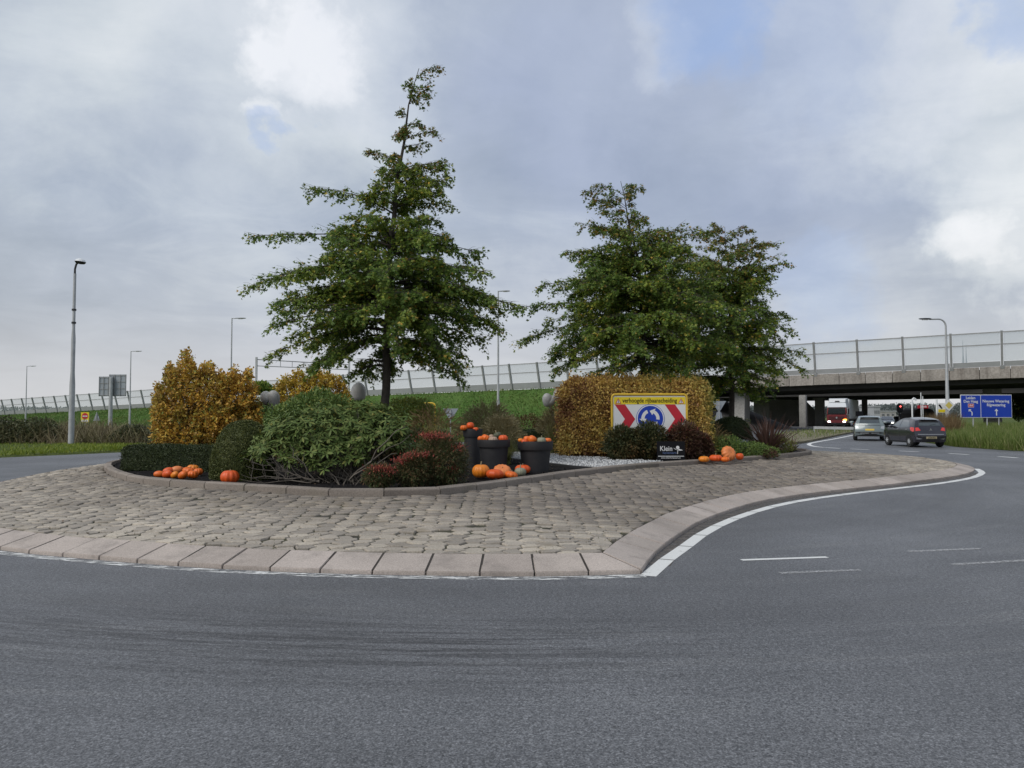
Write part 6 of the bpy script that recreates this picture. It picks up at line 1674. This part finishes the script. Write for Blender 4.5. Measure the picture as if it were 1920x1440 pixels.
def blue_sign():
    Y = 52; k = Y / F; cx = (1849 - 960) * k; r = thing('direction_sign', 'wide blue two-part direction sign with white place names', 'road sign', (cx, Y, .2), rz=math.radians(4))
    z = lambda py: P(960, py, Y).z - .2
    W = 101 * k; z1, z0 = z(740), z(783.5); u = W / 1420.0; X = lambda p: (p - 945) * u; Z = lambda p: z1 - (p - 275) * u * 1.0
    Hh = (z1 - z0); zz0 = z1 - 610 * u
    MB().box(-W / 2, W / 2, 0, .03, zz0, z1).build('border', 'sign_white', r, bevel=.012)
    MB().plate([(X(252), Z(868)), (X(783), Z(868)), (X(783), Z(295)), (X(252), Z(295))], -.006, 0).build('left_field', 'sign_blue', r)
    MB().plate([(X(800), Z(868)), (X(1640), Z(868)), (X(1640), Z(290)), (X(800), Z(290))], -.006, 0).build('right_field', 'sign_blue', r)
    for x in (-W * .25, W * .25, W * .02): MB().tube([(x, .06, -.3), (x, .06, z1 - .1)], .04, 8).build('post', 'galv', r, smooth=50)
    for s, x, zc, ww in (('Leiden', 515, 362, .95), ('Den Haag', 517, 455, .95)): text('lettering', s, 104 * u, (X(x), -.009, Z(zc)), 'sign_white', r, sx=ww, bold=.004)
    for s, x, zc, ww in (('Nieuwe Wetering', 1210, 448, .97), ('Rijpwetering', 1213, 548, .97)): text('lettering', s, 104 * u, (X(x), -.009, Z(zc)), 'sign_white', r, sx=ww, bold=.004)
    b = MB().plate([(X(440), Z(612)), (X(602), Z(612)), (X(602), Z(512)), (X(440), Z(512))], -.009, -.0065).build('road_shield', 'sign_white', r)
    MB().plate([(X(449), Z(604)), (X(593), Z(604)), (X(593), Z(520)), (X(449), Z(520))], -.012, -.0095).build('shield_field', 'sign_red', b)
    text('lettering', 'A4', 82 * u, (X(521), -.0145, Z(563)), 'sign_white', b, bold=.003)
    a = MB(); a.plate([(X(533), Z(825)), (X(558), Z(825)), (X(558), Z(735)), (X(533), Z(735))], -.009, -.0065)
    a.plate([(X(533), Z(737)), (X(558), Z(737)), (X(490), Z(670)), (X(470), Z(688))], -.0092, -.0065)
    a.plate([(X(455), Z(725)), (X(455), Z(660)), (X(530), Z(660)), (X(515), Z(678)), (X(474), Z(678)), (X(474), Z(712))], -.0094, -.0065); a.build('arrow', 'sign_white', r)
    a = MB(); a.plate([(X(1208), Z(825)), (X(1234), Z(825)), (X(1234), Z(680)), (X(1208), Z(680))], -.009, -.0065)
    a.plate([(X(1167), Z(703)), (X(1218), Z(645)), (X(1270), Z(703)), (X(1252), Z(712)), (X(1219), Z(677)), (X(1186), Z(712))], -.0094, -.0065); a.build('arrow', 'sign_white', r)
blue_sign()

def priority_sign():
    Y = 54.2; k = Y / F; r = thing('priority_sign', 'white-bordered yellow diamond sign at the foot of the hooked lamp', 'road sign', ((1779 - 960) * k, Y, .1))
    zc = P(960, 760, Y).z - .1; R = 11 * k
    sign_post(r, zc + R * .8, y=.05)
    MB().plate([(-R, zc), (0, zc - R), (R, zc), (0, zc + R)], 0, .02).build('plate', 'sign_white', r, bevel=.005)
    MB().plate([(-R * .62, zc), (0, zc - R * .62), (R * .62, zc), (0, zc + R * .62)], -.005, 0).build('field', mat('pale_yellow', (0.62, 0.50, 0.12), .5), r)
    Y2 = Y + .6; r2 = thing('detour_sign', 'yellow-and-black detour board behind the diamond sign', 'road sign', ((1777 - 960) * k, Y2, .1)); z0, z1 = P(960, 774, Y2).z - .1, P(960, 756, Y2).z - .1
    W = 20 * k; sign_post(r2, z1, y=.05)
    MB().box(-W / 2, W / 2, 0, .02, z0, z1).build('board', 'sign_white', r2)
    MB().box(-W / 2 + .03, W / 2 - .03, -.004, -.0005, z0 + .03, z0 + (z1 - z0) * .36).build('text_band', 'sign_yellow', r2)
    MB().plate([(-W * .45, z0 + (z1 - z0) * .8), (-W * .3, z0 + (z1 - z0) * .9), (-W * .05, z0 + (z1 - z0) * .45), (-W * .2, z0 + (z1 - z0) * .42)], -.005, -.0006).build('arrow', 'sign_black', r2)
priority_sign()

def traffic_light():
    Y = 60; k = Y / F; r = thing('traffic_light', 'black traffic light showing red arrow, above the waiting cars', 'traffic light', ((1687 - 960) * k, Y, 0))
    z = lambda py: P(960, py, Y).z; R = 5.8 * k
    zt, zb = z(756.5), z(774.5)
    poly = [(R * math.cos(a), zt - R + R * math.sin(a)) for a in np.linspace(0, PI, 12)] + [(R * math.cos(a), zb + R + R * math.sin(a)) for a in np.linspace(PI, 2 * PI, 12)]
    MB().plate(poly, 0, .05).build('backboard', 'sign_black', r)
    MB().tube([(0, .1, -.1), (0, .1, zt - .1)], .055, 8).build('post', 'dark_metal', r)
    zz_ = zt - R
    for i in range(3):
        c = zz_ - i * (zz_ - zb - R) / 2
        MB().lathe([(.095, 0), (.10, -.09)], 16, (0, -.003, c), 'y').build('hood', 'sign_black', r)
    a = zz_ + .01; s = .085
    mat('red_light', (.4, .01, .01), .5, emit=(1.0, .12, .10), estr=2.0)
    MB().plate([(-s, a), (0, a - s), (s, a), (0, a + s)], -.10, -.092).build('red_lamp', 'red_light', r)
    MB().lathe([(.12, 0), (.12, .05)], 16, (0, 0, z(778)), 'y').build('small_lamp', 'sign_black', r)
traffic_light()
# posts and things beyond the cars
def white_pole(label, px, ytop, Y, bent=False, rad=.09):
    p = P(px, ytop, Y); r = thing('white_post', label, 'post', (p.x, Y, 0), group='white posts beyond the cars')
    pts = [(0, 0, -.1), (0, 0, p.z * .95)] + ([(.03, 0, p.z), (.15, 0, p.z + .12), (.3, 0, p.z + .05), (.33, 0, p.z - .12)] if bent else [(0, 0, p.z)])
    MB().tube(pts, rad, 8).build('pole', 'white_paint', r, smooth=50)
    MB().lathe([(rad * 1.6, -.05), (rad * 1.6, .3)], 10).build('foot', 'white_paint', r)
white_pole('white post with a bent-over top beyond the traffic light', 1710, 749, 66, True, .065)
white_pole('tallest thin white post beyond the hatchback roof', 1726.5, 736, 64, False, .035)
white_pole('thinner white post leaning beside the tallest one', 1730, 743, 65, False, .035)
white_pole('white post left of the diamond sign', 1756, 749, 66, False, .075)
def small_board():
    Y = 66; k = Y / F; r = thing('small_sign', 'small dark sign back on a thin post, left of the grey car', 'road sign', ((1610.5 - 960) * k, Y, 0)); z = lambda py: P(960, py, Y).z
    MB().tube([(0, .03, -.1), (0, .03, z(766))], .03, 6).build('post', 'dark_metal', r); MB().box(-7 * k, 7.5 * k, -.02, .0, z(780.5), z(771)).build('board', 'sign_black', r)
small_board()
def red_plate():
    Y = 100; k = Y / F; p = P(1730, 763, Y); r = thing('lane_board', 'small red-and-white board above the dark trailer', 'road sign', (p.x, Y, 0))
    MB().tube([(0, 0, -.1), (0, 0, p.z)], .05, 6).build('post', 'galv', r)
    MB().box(-.7, .7, -.05, -.01, p.z - .2, p.z + .2).build('board', 'sign_red', r); MB().box(-.3, .5, -.06, -.052, p.z - .05, p.z + .07).build('stripe', 'sign_white', r)
red_plate()
def dark_trailer():
    Y = 90; k = Y / F; p0, p1 = P(1715, 785, Y), P(1752, 785, Y); W = p1.x - p0.x; cx = (p0.x + p1.x) / 2; zt = P(960, 765.5, Y).z
    r = thing('covered_trailer', 'dark brown round-topped covered trailer beyond the hatchback', 'trailer', (cx, Y, 0)); mat('dark_brown', (0.022, 0.014, 0.012), .8)
    pr = [(-W / 2, .6), (W / 2, .6), (W / 2, zt - .45), (W * .4, zt - .15), (W * .15, zt), (-W * .25, zt), (-W * .44, zt - .2), (-W / 2, zt - .6)]
    MB().plate(pr, 0, 3.2).build('tarpaulin', 'dark_brown', r)
    MB().box(-W / 2, W / 2, .1, 3.1, .45, .595).build('chassis', 'dark_metal', r)
    for s in (-1, 1): MB().lathe([(.33, -.1), (.33, .1)], 16, (s * (W / 2 - .2), 1.6, .33), 'x').build('wheel', 'rubber', r)
dark_trailer()

# ================================================================== vehicles
mat('paint_dark', (0.022, 0.020, 0.028), .22, coat=.8, spec=.5, var=.1)
mat('paint_grey', (0.17, 0.205, 0.21), .3, coat=.7, metal=.2, var=.05)
mat('paint_silver', (0.42, 0.44, 0.46), .3, metal=.3, coat=.5)
mat('paint_night', (0.03, 0.035, 0.045), .25, coat=.7)
mat('tail_red', (0.45, 0.025, 0.02), .2, coat=.8, emit=(1, .06, .04), estr=.12)
mat('hubcap', (0.50, 0.51, 0.52), .4, .3)
mat('trim', (0.014, 0.014, 0.015), .6)
mat('plate_yellow', (0.60, 0.42, 0.06), .5)
mat('plate_pale', (0.42, 0.36, 0.22), .5)
mat('headlamp', (.9, .9, .85), .3, emit=(1, .97, .9), estr=4.0)
mat('indicator', (.8, .35, .02), .3, emit=(1, .45, .04), estr=6.0)
mat('chrome', (0.62, 0.63, 0.64), .15, .9)
def lerp_poly(pts, n):
    pts = [Vector((p[0], p[1], 0)) for p in pts]; L = [0]
    for a, b in zip(pts, pts[1:]): L.append(L[-1] + (b - a).length)
    out = []
    for i in range(n):
        s = L[-1] * i / (n - 1); j = max(0, min(len(pts) - 2, int(np.searchsorted(L, s, side='right') - 1)))
        out.append(pts[j].lerp(pts[j + 1], (s - L[j]) / max(1e-9, L[j + 1] - L[j])))
    return out
class Car:
    """forward is +Y, right is +X; side outline as a Coons patch between sill, roofline, nose and tail"""
    def __init__(s, name, label, spec, loc, rz, paint, group=None):
        s.sp = spec; s.root = thing(name, label, 'car', loc, rz, group); s.paint = paint
        ns, nt = 40, 18
        top = lerp_poly(spec['top'], ns); rear = lerp_poly(spec['rear'], nt); fr = lerp_poly(spec['front'], nt)
        bot = lerp_poly([spec['front'][0], spec['rear'][0]], ns)
        g = np.zeros((ns, nt, 2))
        for i in range(ns):
            u = i / (ns - 1)
            for j in range(nt):
                v = j / (nt - 1)
                p = (bot[i] * (1 - v) + top[i] * v) + (fr[j] * (1 - u) + rear[j] * u) - (bot[0] * (1 - u) * (1 - v) + bot[-1] * u * (1 - v) + top[0] * (1 - u) * v + top[-1] * u * v)
                g[i, j] = p.x, p.y
        mb = MB()
        def grid(fn, a, b):
            k = len(mb.v)
            for i in range(a):
                for j in range(b): mb.v.append(fn(i, j))
            for i in range(a - 1):
                for j in range(b - 1): mb.f.append((k + i * b + j, k + (i + 1) * b + j, k + (i + 1) * b + j + 1, k + i * b + j + 1))
        for sg in (-1, 1): grid(lambda i, j: (sg * s.w(g[i, j, 0], g[i, j, 1]), g[i, j, 0], g[i, j, 1]), ns, nt)
        ny = 11; ys = np.linspace(-1, 1, ny)
        s.crown = spec.get('crown', .035); s.bow = spec.get('bow', .10)
        grid(lambda i, j: (ys[j] * s.w(top[i].x, top[i].y), top[i].x, top[i].y + s.crown * (1 - ys[j] ** 2)), ns, ny)
        grid(lambda i, j: (ys[j] * s.w(rear[i].x, rear[i].y), rear[i].x - s.bow * (1 - ys[j] ** 2) , rear[i].y + s.crown * (1 - ys[j] ** 2) * (i == nt - 1)), nt, ny)
        grid(lambda i, j: (ys[j] * s.w(fr[i].x, fr[i].y), fr[i].x + s.bow * (1 - ys[j] ** 2), fr[i].y + s.crown * (1 - ys[j] ** 2) * (i == nt - 1)), nt, ny)
        grid(lambda i, j: (ys[j] * s.w(bot[i].x, bot[i].y) * .98, bot[i].x, bot[i].y), ns, ny)
        s.rear, s.fr, s.top = rear, fr, top
        mb.build('body', paint, s.root, smooth=38)
    def w(s, l, z):
        sp = s.sp; W = np.interp(z, sp['wz'], sp['ww'])
        a = sp['L'] / 2; f = max(0.0, (l - (a - .75)) / .75); r = max(0.0, (-l - (a - .65)) / .65)
        up_ = min(1.0, max(0.0, (z - sp.get('belt', 1.0)) / .4))
        return float(W * (1 - .16 * f * f - (.09 + .13 * up_) * r * r))
    def side(s, name, poly, m, sg, off=.006, parent=None, n=5):
        """polygon in (l,z) laid on the side skin"""
        mb = MB(); c = (sum(p[0] for p in poly) / len(poly), sum(p[1] for p in poly) / len(poly)); rings = []
        for q in range(n + 1):
            t = q / n
            rings.append([(c[0] + (p[0] - c[0]) * t, c[1] + (p[1] - c[1]) * t) for p in s.dense(poly)] if q else [c])
        k = len(rings[1]); vs = [(sg * (s.w(*c) + off), c[0], c[1])]
        for r_ in rings[1:]: vs += [(sg * (s.w(*p) + off), p[0], p[1]) for p in r_]
        fs = [(0, 1 + i, 1 + (i + 1) % k) for i in range(k)]
        for q in range(n - 1):
            for i in range(k): fs.append((1 + q * k + i, 1 + (q + 1) * k + i, 1 + (q + 1) * k + (i + 1) % k, 1 + q * k + (i + 1) % k))
        # rim so that the pane has thickness
        b = len(vs); last = 1 + (n - 1) * k
        vs += [(sg * (s.w(*p) - .02), p[0], p[1]) for p in rings[-1]]
        for i in range(k): fs.append((last + i, b + i, b + (i + 1) % k, last + (i + 1) % k))
        return mb.add(vs, fs).build(name, m, parent or s.root, smooth=45)
    def dense(s, poly, st=.12):
        o = []
        for a, b in zip(poly, poly[1:] + poly[:1]):
            k = max(1, int(math.hypot(b[0] - a[0], b[1] - a[1]) / st)); o += [(a[0] + (b[0] - a[0]) * i / k, a[1] + (b[1] - a[1]) * i / k) for i in range(k)]
        return o
    def end(s, name, poly, m, rear=True, off=.008, parent=None, n=4):
        """polygon in (x,z) laid on the tail or nose skin"""
        cv = s.rear if rear else s.fr; zs = [p.y for p in cv]; ls = [p.x for p in cv]; sg = -1 if rear else 1
        def y(x, z):
            l = np.interp(z, zs, ls); W = s.w(l, z); return l + sg * (s.bow * max(0, 1 - (x / W) ** 2) + off)
        d = s.dense(poly); c = (sum(p[0] for p in poly) / len(poly), sum(p[1] for p in poly) / len(poly)); k = len(d); vs = [(c[0], y(*c), c[1])]
        for q in range(1, n + 1):
            for p in d:
                x, z = c[0] + (p[0] - c[0]) * q / n, c[1] + (p[1] - c[1]) * q / n; vs.append((x, y(x, z), z))
        fs = [(0, 1 + i, 1 + (i + 1) % k) for i in range(k)]
        for q in range(n - 1):
            for i in range(k): fs.append((1 + q * k + i, 1 + (q + 1) * k + i, 1 + (q + 1) * k + (i + 1) % k, 1 + q * k + (i + 1) % k))
        b = len(vs); last = 1 + (n - 1) * k
        vs += [(p[0], y(*p) - sg * .03, p[1]) for p in d]
        for i in range(k): fs.append((last + i, b + i, b + (i + 1) % k, last + (i + 1) % k))
        return MB().add(vs, fs).build(name, m, parent or s.root, smooth=45)
    def yz(s, x, z, rear=True):
        cv = s.rear if rear else s.fr; l = np.interp(z, [p.y for p in cv], [p.x for p in cv]); W = s.w(l, z); return l + (-1 if rear else 1) * s.bow * max(0, 1 - (x / W) ** 2)
    def wheels(s, ls, R, tw=.19, hub='hubcap', spokes=7):
        for l in ls:
            for sg in (-1, 1):
                W = s.w(l, R)
                arch = [(l + (R + .055) * math.cos(a), R + .01 + (R + .055) * math.sin(a)) for a in np.linspace(-.35, PI + .35, 18)]
                s.side('wheel_arch', arch, 'trim', sg, off=.004)
                x = sg * (W - tw / 2 + .03)
                wh = MB().lathe([(R * .62, -tw / 2), (R * .93, -tw / 2), (R, -tw * .3), (R, tw * .3), (R * .93, tw / 2), (R * .62, tw / 2)], 28, ax='x').build('wheel', 'rubber', s.root, smooth=40)
                wh.location = (x, l, R)
                rim = MB().lathe([(R * .64, -.02), (R * .64, .0), (R * .6, .012), (R * .2, .025), (.01, .03)], 24, ax='x').build('rim', hub, wh, smooth=40); rim.location = (sg * tw * .42, 0, 0); rim.rotation_euler = (0, 0, 0 if sg > 0 else PI)
                for k in range(spokes):
                    a = 2 * PI * k / spokes; sl = MB().box(.022, .03, -R * .055, R * .055, R * .3, R * .56)
                    o = sl.build('spoke_gap', 'trim', wh); o.location = rim.location; o.rotation_euler = (a, 0, 0 if sg > 0 else PI)

def hatchback():
    sp = dict(L=3.80, top=[(1.70, .80), (1.45, .92), (.80, 1.02), (.62, 1.08), (.30, 1.28), (0.0, 1.42), (-.35, 1.49), (-.85, 1.495), (-1.25, 1.44), (-1.52, 1.37)],
              rear=[(-1.74, .26), (-1.80, .40), (-1.82, .58), (-1.79, .70), (-1.76, .84), (-1.73, .98), (-1.69, 1.08), (-1.61, 1.23), (-1.52, 1.37)],
              front=[(1.72, .22), (1.82, .34), (1.84, .52), (1.80, .68), (1.70, .80)],
              wz=[.2, .32, .55, .80, .96, 1.08, 1.25, 1.42, 1.50], ww=[.775, .805, .83, .832, .815, .785, .70, .60, .56], bow=.085)
    g = G(1718, 838.5); 
    c = Car('hatchback', 'dark purple-black small hatchback driving off, rear and left side in view', sp, (g.x + .55, g.y + 1.35, .004), math.radians(-1.5), 'paint_dark')
    c.wheels((1.21, -1.24), .29)
    for sg in (-1, 1):
        c.side('front_window', [(.56, 1.02), (.20, 1.27), (-.02, 1.37), (-.22, 1.40), (-.22, .985)], 'car_glass', sg)
        c.side('rear_window', [(-.29, .985), (-.29, 1.405), (-.72, 1.40), (-.98, 1.34), (-1.18, 1.18), (-1.22, 1.03)], 'car_glass', sg)
        c.side('tail_lamp', [(-1.36, .98), (-1.45, 1.03), (-1.70, 1.0), (-1.74, .82), (-1.62, .80), (-1.45, .86)], 'tail_red', sg, off=.012)
        for l in (.02, -.92): c.side('door_handle', [(l, .89), (l - .18, .895), (l - .18, .925), (l, .92)], 'chrome', sg, off=.03)
        c.side('door_seam', [(-.255, .34), (-.265, .34), (-.265, .97), (-.255, .97)], 'trim', sg, off=.003)
        c.side('door_seam', [(.66, .34), (.65, .34), (.62, .97), (.63, .97)], 'trim', sg, off=.003)
        c.side('sill', [(.85, .22), (-.88, .22), (-.88, .30), (.85, .30)], 'trim', sg, off=.008)
        m_ = MB().add(*head_shape(.12)).build('mirror', 'paint_dark', c.root, smooth=50); m_.location = (sg * .93, .52, 1.02); m_.scale = (1, .7, 1.2)
        c.end('tail_lamp', [(sg * .50, .86), (sg * .735, .83), (sg * .725, 1.0), (sg * .60, 1.01)], 'tail_red', off=.014)
        c.end('bumper_vent', [(sg * .44, .44), (sg * .60, .40), (sg * .72, .42), (sg * .72, .54), (sg * .66, .47)], 'chrome', off=.01)
        c.end('bumper_recess', [(sg * .42, .46), (sg * .70, .50), (sg * .70, .60), (sg * .5, .58)], 'trim', off=.006)
    c.end('rear_screen', [(-.54, 1.10), (.54, 1.10), (.50, 1.31), (.38, 1.345), (-.38, 1.345), (-.50, 1.31)], 'car_glass')
    c.end('screen_header', [(-.50, 1.27), (.50, 1.27), (.47, 1.34), (.36, 1.36), (-.36, 1.36), (-.47, 1.34)], 'trim', off=.016)
    c.end('bumper_crease', [(-.64, .655), (.64, .655), (.66, .675), (-.66, .675)], 'paint_silver', off=.012)
    c.end('lower_bumper', [(-.45, .29), (.45, .29), (.40, .56), (-.40, .56)], 'trim', off=.005)
    p = c.end('number_plate', [(-.26, .44), (.26, .44), (.26, .55), (-.26, .55)], 'plate_pale', off=.02)
    t = text('lettering', 'J-934-KX', .10, (0, 0, 0), 'sign_black', c.root, bold=.001); t.location = (0, c.yz(0, .5) - .034, .495)
    yb = c.yz(0, .92) - .02
    e = MB()
    for a in (90, 210, 330):
        q = math.radians(a); u = Vector((math.cos(q), math.sin(q))); v = Vector((-u.y, u.x)); e.plate([(0, .90), (u.x * .035 + v.x * .02, .90 + u.y * .035 + v.y * .02), (u.x * .07, .90 + u.y * .07), (u.x * .035 - v.x * .02, .90 + u.y * .035 - v.y * .02)], yb, yb + .015)
    e.build('emblem', 'chrome', c.root)
    MB().box(-.42, .42, -1.70, -1.46, 1.385, 1.41).build('spoiler', 'paint_dark', c.root, bevel=.012)
    MB().tube([(0, -1.2, 1.50), (0, -1.35, 1.62)], .006, 5).build('aerial', 'trim', c.root)
    w_ = MB().bar((.0, c.yz(0, 1.15) - .02, 1.13), (.30, c.yz(.3, 1.2) - .02, 1.17), .02).build('wiper', 'trim', c.root)
hatchback()

def crossover():
    sp = dict(L=4.42, top=[(1.95, .92), (1.5, 1.06), (.95, 1.14), (.45, 1.38), (.1, 1.52), (-.4, 1.575), (-1.2, 1.56), (-1.75, 1.46)],
              rear=[(-2.05, .28), (-2.12, .42), (-2.14, .62), (-2.10, .80), (-2.05, .98), (-2.02, 1.08), (-1.88, 1.26), (-1.75, 1.46)],
              front=[(1.98, .25), (2.08, .4), (2.10, .6), (2.05, .8), (1.95, .92)],
              wz=[.2, .35, .6, .85, 1.02, 1.12, 1.3, 1.48, 1.575], ww=[.86, .90, .915, .91, .88, .84, .74, .65, .60], bow=.11)
    g = G(1630, 826.5)
    c = Car('crossover', 'pale grey-green crossover car just ahead of the dark hatchback', sp, (g.x + .75, g.y + 1.7, .004), math.radians(-23), 'paint_grey')
    c.wheels((1.35, -1.35), .345, .22)
    for sg in (-1, 1):
        c.side('front_window', [(.85, 1.12), (.40, 1.36), (.10, 1.46), (-.25, 1.48), (-.25, 1.09)], 'car_glass', sg)
        c.side('rear_window', [(-.32, 1.09), (-.32, 1.48), (-.95, 1.47), (-1.45, 1.38), (-1.6, 1.2), (-1.55, 1.1)], 'car_glass', sg)
        c.side('sill', [(.95, .22), (-.95, .22), (-.95, .36), (.95, .36)], 'trim', sg, off=.01)
        c.end('tail_lamp', [(sg * .62, .80), (sg * .83, .74), (sg * .84, .96), (sg * .66, .92)], 'paint_silver', off=.012)
        m_ = MB().add(*head_shape(.14)).build('mirror', 'paint_grey', c.root, smooth=50); m_.location = (sg * 1.02, .72, 1.13); m_.scale = (1, .7, 1.3)
    c.end('rear_screen', [(-.60, 1.12), (.60, 1.12), (.54, 1.40), (-.54, 1.40)], 'car_glass')
    c.end('screen_header', [(-.56, 1.36), (.56, 1.36), (.52, 1.44), (-.52, 1.44)], 'trim', off=.02)
    c.end('light_bar', [(-.62, .985), (.62, .985), (.62, 1.02), (-.62, 1.02)], 'paint_night', off=.012)
    c.end('lower_bumper', [(-.80, .29), (.80, .29), (.84, .52), (.6, .56), (-.6, .56), (-.84, .52)], 'trim', off=.008)
    c.end('bumper_strip', [(-.55, .47), (-.05, .47), (-.05, .51), (-.55, .51)], 'chrome', off=.016); c.end('bumper_strip', [(.08, .47), (.55, .47), (.55, .51), (.08, .51)], 'chrome', off=.016)
    c.end('number_plate', [(-.26, .66), (.26, .66), (.26, .77), (-.26, .77)], 'plate_yellow', off=.014)
    e = MB().plate(ring_poly(0, .90, .05, 14), c.yz(0, .9) - .02, c.yz(0, .9)); e.build('emblem', 'chrome', c.root)
    MB().tube([(0, -1.3, 1.60), (0, -1.42, 1.73)], .012, 5).build('aerial', 'trim', c.root)
    MB().box(-.55, .55, -1.93, -1.70, 1.485, 1.515).build('spoiler', 'paint_grey', c.root, bevel=.012)
crossover()

def oncoming(label, px, Y, paint, rz, van=False):
    sp = dict(L=4.3, top=[(1.9, .82), (1.4, .98), (.9, 1.05), (.35, 1.32), (.0, 1.45), (-.8, 1.47), (-1.5, 1.38), (-1.8, 1.2)], rear=[(-2.0, .28), (-2.08, .6), (-2.0, .95), (-1.8, 1.2)],
              front=[(1.95, .25), (2.06, .42), (2.08, .6), (2.0, .75), (1.9, .82)], wz=[.2, .4, .6, .9, 1.05, 1.3, 1.47], ww=[.83, .87, .885, .87, .83, .70, .6], bow=.12)
    p = P(px, 780, Y); c = Car('oncoming_car', label, sp, (p.x, Y, .004), rz, paint, group='oncoming cars under the bridge')
    c.wheels((1.3, -1.3), .32, spokes=0)
    for sg in (-1, 1):
        c.end('headlight', [(sg * .50, .66), (sg * .76, .66), (sg * .72, .78), (sg * .52, .76)], 'headlamp', rear=False, off=.012)
        c.side('side_window', [(.75, 1.03), (.3, 1.28), (-.1, 1.38), (-1.2, 1.36), (-1.5, 1.1)], 'car_glass', sg)
    # windscreen on the roofline
    q = [(-.66, 0.86, 1.075), (.66, .86, 1.075), (.56, .12, 1.43), (-.56, .12, 1.43)]
    MB().hexa([(x, y - .02, z) for x, y, z in q], [(x, y + .03, z + .035) for x, y, z in q]).build('windscreen', 'car_glass', c.root)
    c.end('grille', [(-.4, .40), (.4, .40), (.46, .62), (-.46, .62)], 'trim', rear=False)
oncoming('first oncoming car with lit headlights right of the crossover', 1663, 96, 'paint_silver', PI - math.radians(27))
oncoming('second oncoming car, dark, headlights lit beside the traffic light post', 1686, 108, 'paint_night', PI - math.radians(28))
oncoming('oncoming silver car above the roof of the hatchback', 1706, 118, 'paint_silver', PI - math.radians(29))

def lorry():
    Y = 101; p = P(1569, 800, Y); r = thing('lorry', 'red-fronted white lorry with its left indicator flashing under the bridge', 'lorry', (p.x, Y, .004), rz=math.radians(-30))
    # local: -Y faces us
    mat('cab_red', (0.22, 0.012, 0.016), .3, coat=.5); mat('trailer_white', (0.66, 0.68, 0.70), .5, var=.08, vscale=1.2)
    body = MB().hexa([(-1.22, 0.0, .55), (1.22, 0, .55), (1.25, 2.1, .55), (-1.25, 2.1, .55)], [(-1.22, .04, 1.72), (1.22, .04, 1.72), (1.25, 2.1, 1.72), (-1.25, 2.1, 1.72)]).build('cab_lower', 'cab_red', r, bevel=.08)
    MB().hexa([(-1.22, .04, 1.73), (1.22, .04, 1.73), (1.25, 2.1, 1.73), (-1.25, 2.1, 1.73)], [(-1.14, .22, 2.62), (1.14, .22, 2.62), (1.22, 2.1, 2.62), (-1.22, 2.1, 2.62)]).build('cab_upper', 'cab_red', r, bevel=.05)
    MB().hexa([(-1.20, .10, 2.63), (1.20, .10, 2.63), (1.25, 2.1, 2.63), (-1.25, 2.1, 2.63)], [(-1.0, .75, 3.25), (1.0, .75, 3.25), (1.22, 2.1, 3.3), (-1.22, 2.1, 3.3)]).build('cab_roof', 'trailer_white', r, bevel=.06)
    f = MB().hexa([(-.98, .72, 3.26), (.98, .72, 3.26), (1.2, 2.1, 3.31), (-1.2, 2.1, 3.31)], [(-1.0, .95, 3.72), (1.0, .95, 3.72), (1.2, 2.1, 3.85), (-1.2, 2.1, 3.85)]).build('roof_fairing', 'trailer_white', r, bevel=.05)
    MB().box(-.28, .28, .70, .74, 3.38, 3.5).build('roof_vent', 'trim', f)
    MB().hexa([(-1.08, .03, 1.80), (1.08, .03, 1.80), (1.02, .19, 2.55), (-1.02, .19, 2.55)], [(-1.08, -.01, 1.80), (1.08, -.01, 1.80), (1.02, .15, 2.55), (-1.02, .15, 2.55)]).build('windscreen', 'car_glass', r)
    for s in (-1, 1):
        MB().hexa([(s * 1.20, .35, 1.82), (s * 1.24, 1.25, 1.82), (s * 1.20, 1.25, 2.5), (s * 1.16, .5, 2.5)], [(s * 1.26, .35, 1.82), (s * 1.275, 1.25, 1.82), (s * 1.24, 1.25, 2.5), (s * 1.22, .5, 2.5)]).build('side_window', 'car_glass', r)
        MB().box(s * 1.42 - .1, s * 1.42 + .1, .0, .14, 1.75, 2.5).build('mirror', 'trim', r, bevel=.03)
        MB().tube([(s * 1.2, .15, 2.45), (s * 1.4, .08, 2.4)], .03, 6).build('mirror_arm', 'trim', r)
        MB().box(s * .92 - .17, s * .92 + .17, -.03, .02, .68, .86).build('headlight', 'headlamp', r, bevel=.02)
    MB().box(.78, 1.2, -.035, .03, .93, 1.10).build('turn_signal', 'indicator', r, bevel=.02)
    MB().box(-1.2, 1.2, -.06, .3, .25, .54).build('bumper', 'trim', r, bevel=.05)
    for k in range(3): MB().box(-.95, .95, -.022, .0, 1.05 + .16 * k, 1.10 + .16 * k).build('grille_bar', 'trim', r)
    MB().plate(ring_poly(0, 1.28, .11, 16), -.05, -.025).build('emblem', 'chrome', r)
    MB().box(-1.27, 1.27, 2.55, 13.5, 1.15, 3.75).build('trailer_box', 'trailer_white', r, bevel=.05)
    for k in range(8): MB().box(1.272, 1.29, 3.2 + 1.3 * k, 3.24 + 1.3 * k, 1.2, 3.7).build('curtain_strap', 'panel_grey', r)
    MB().box(-1.1, 1.1, 1.0, 13.4, .75, 1.145).build('chassis', 'trim', r)
    for y in (1.0, 3.6, 9.6, 10.9, 12.2):
        for s in (-1, 1): MB().lathe([(.35, -.15), (.48, -.15), (.5, -.08), (.5, .08), (.48, .15), (.35, .15)], 18, (s * 1.08, y, .5), 'x').build('wheel', 'rubber', r, smooth=40)
lorry()
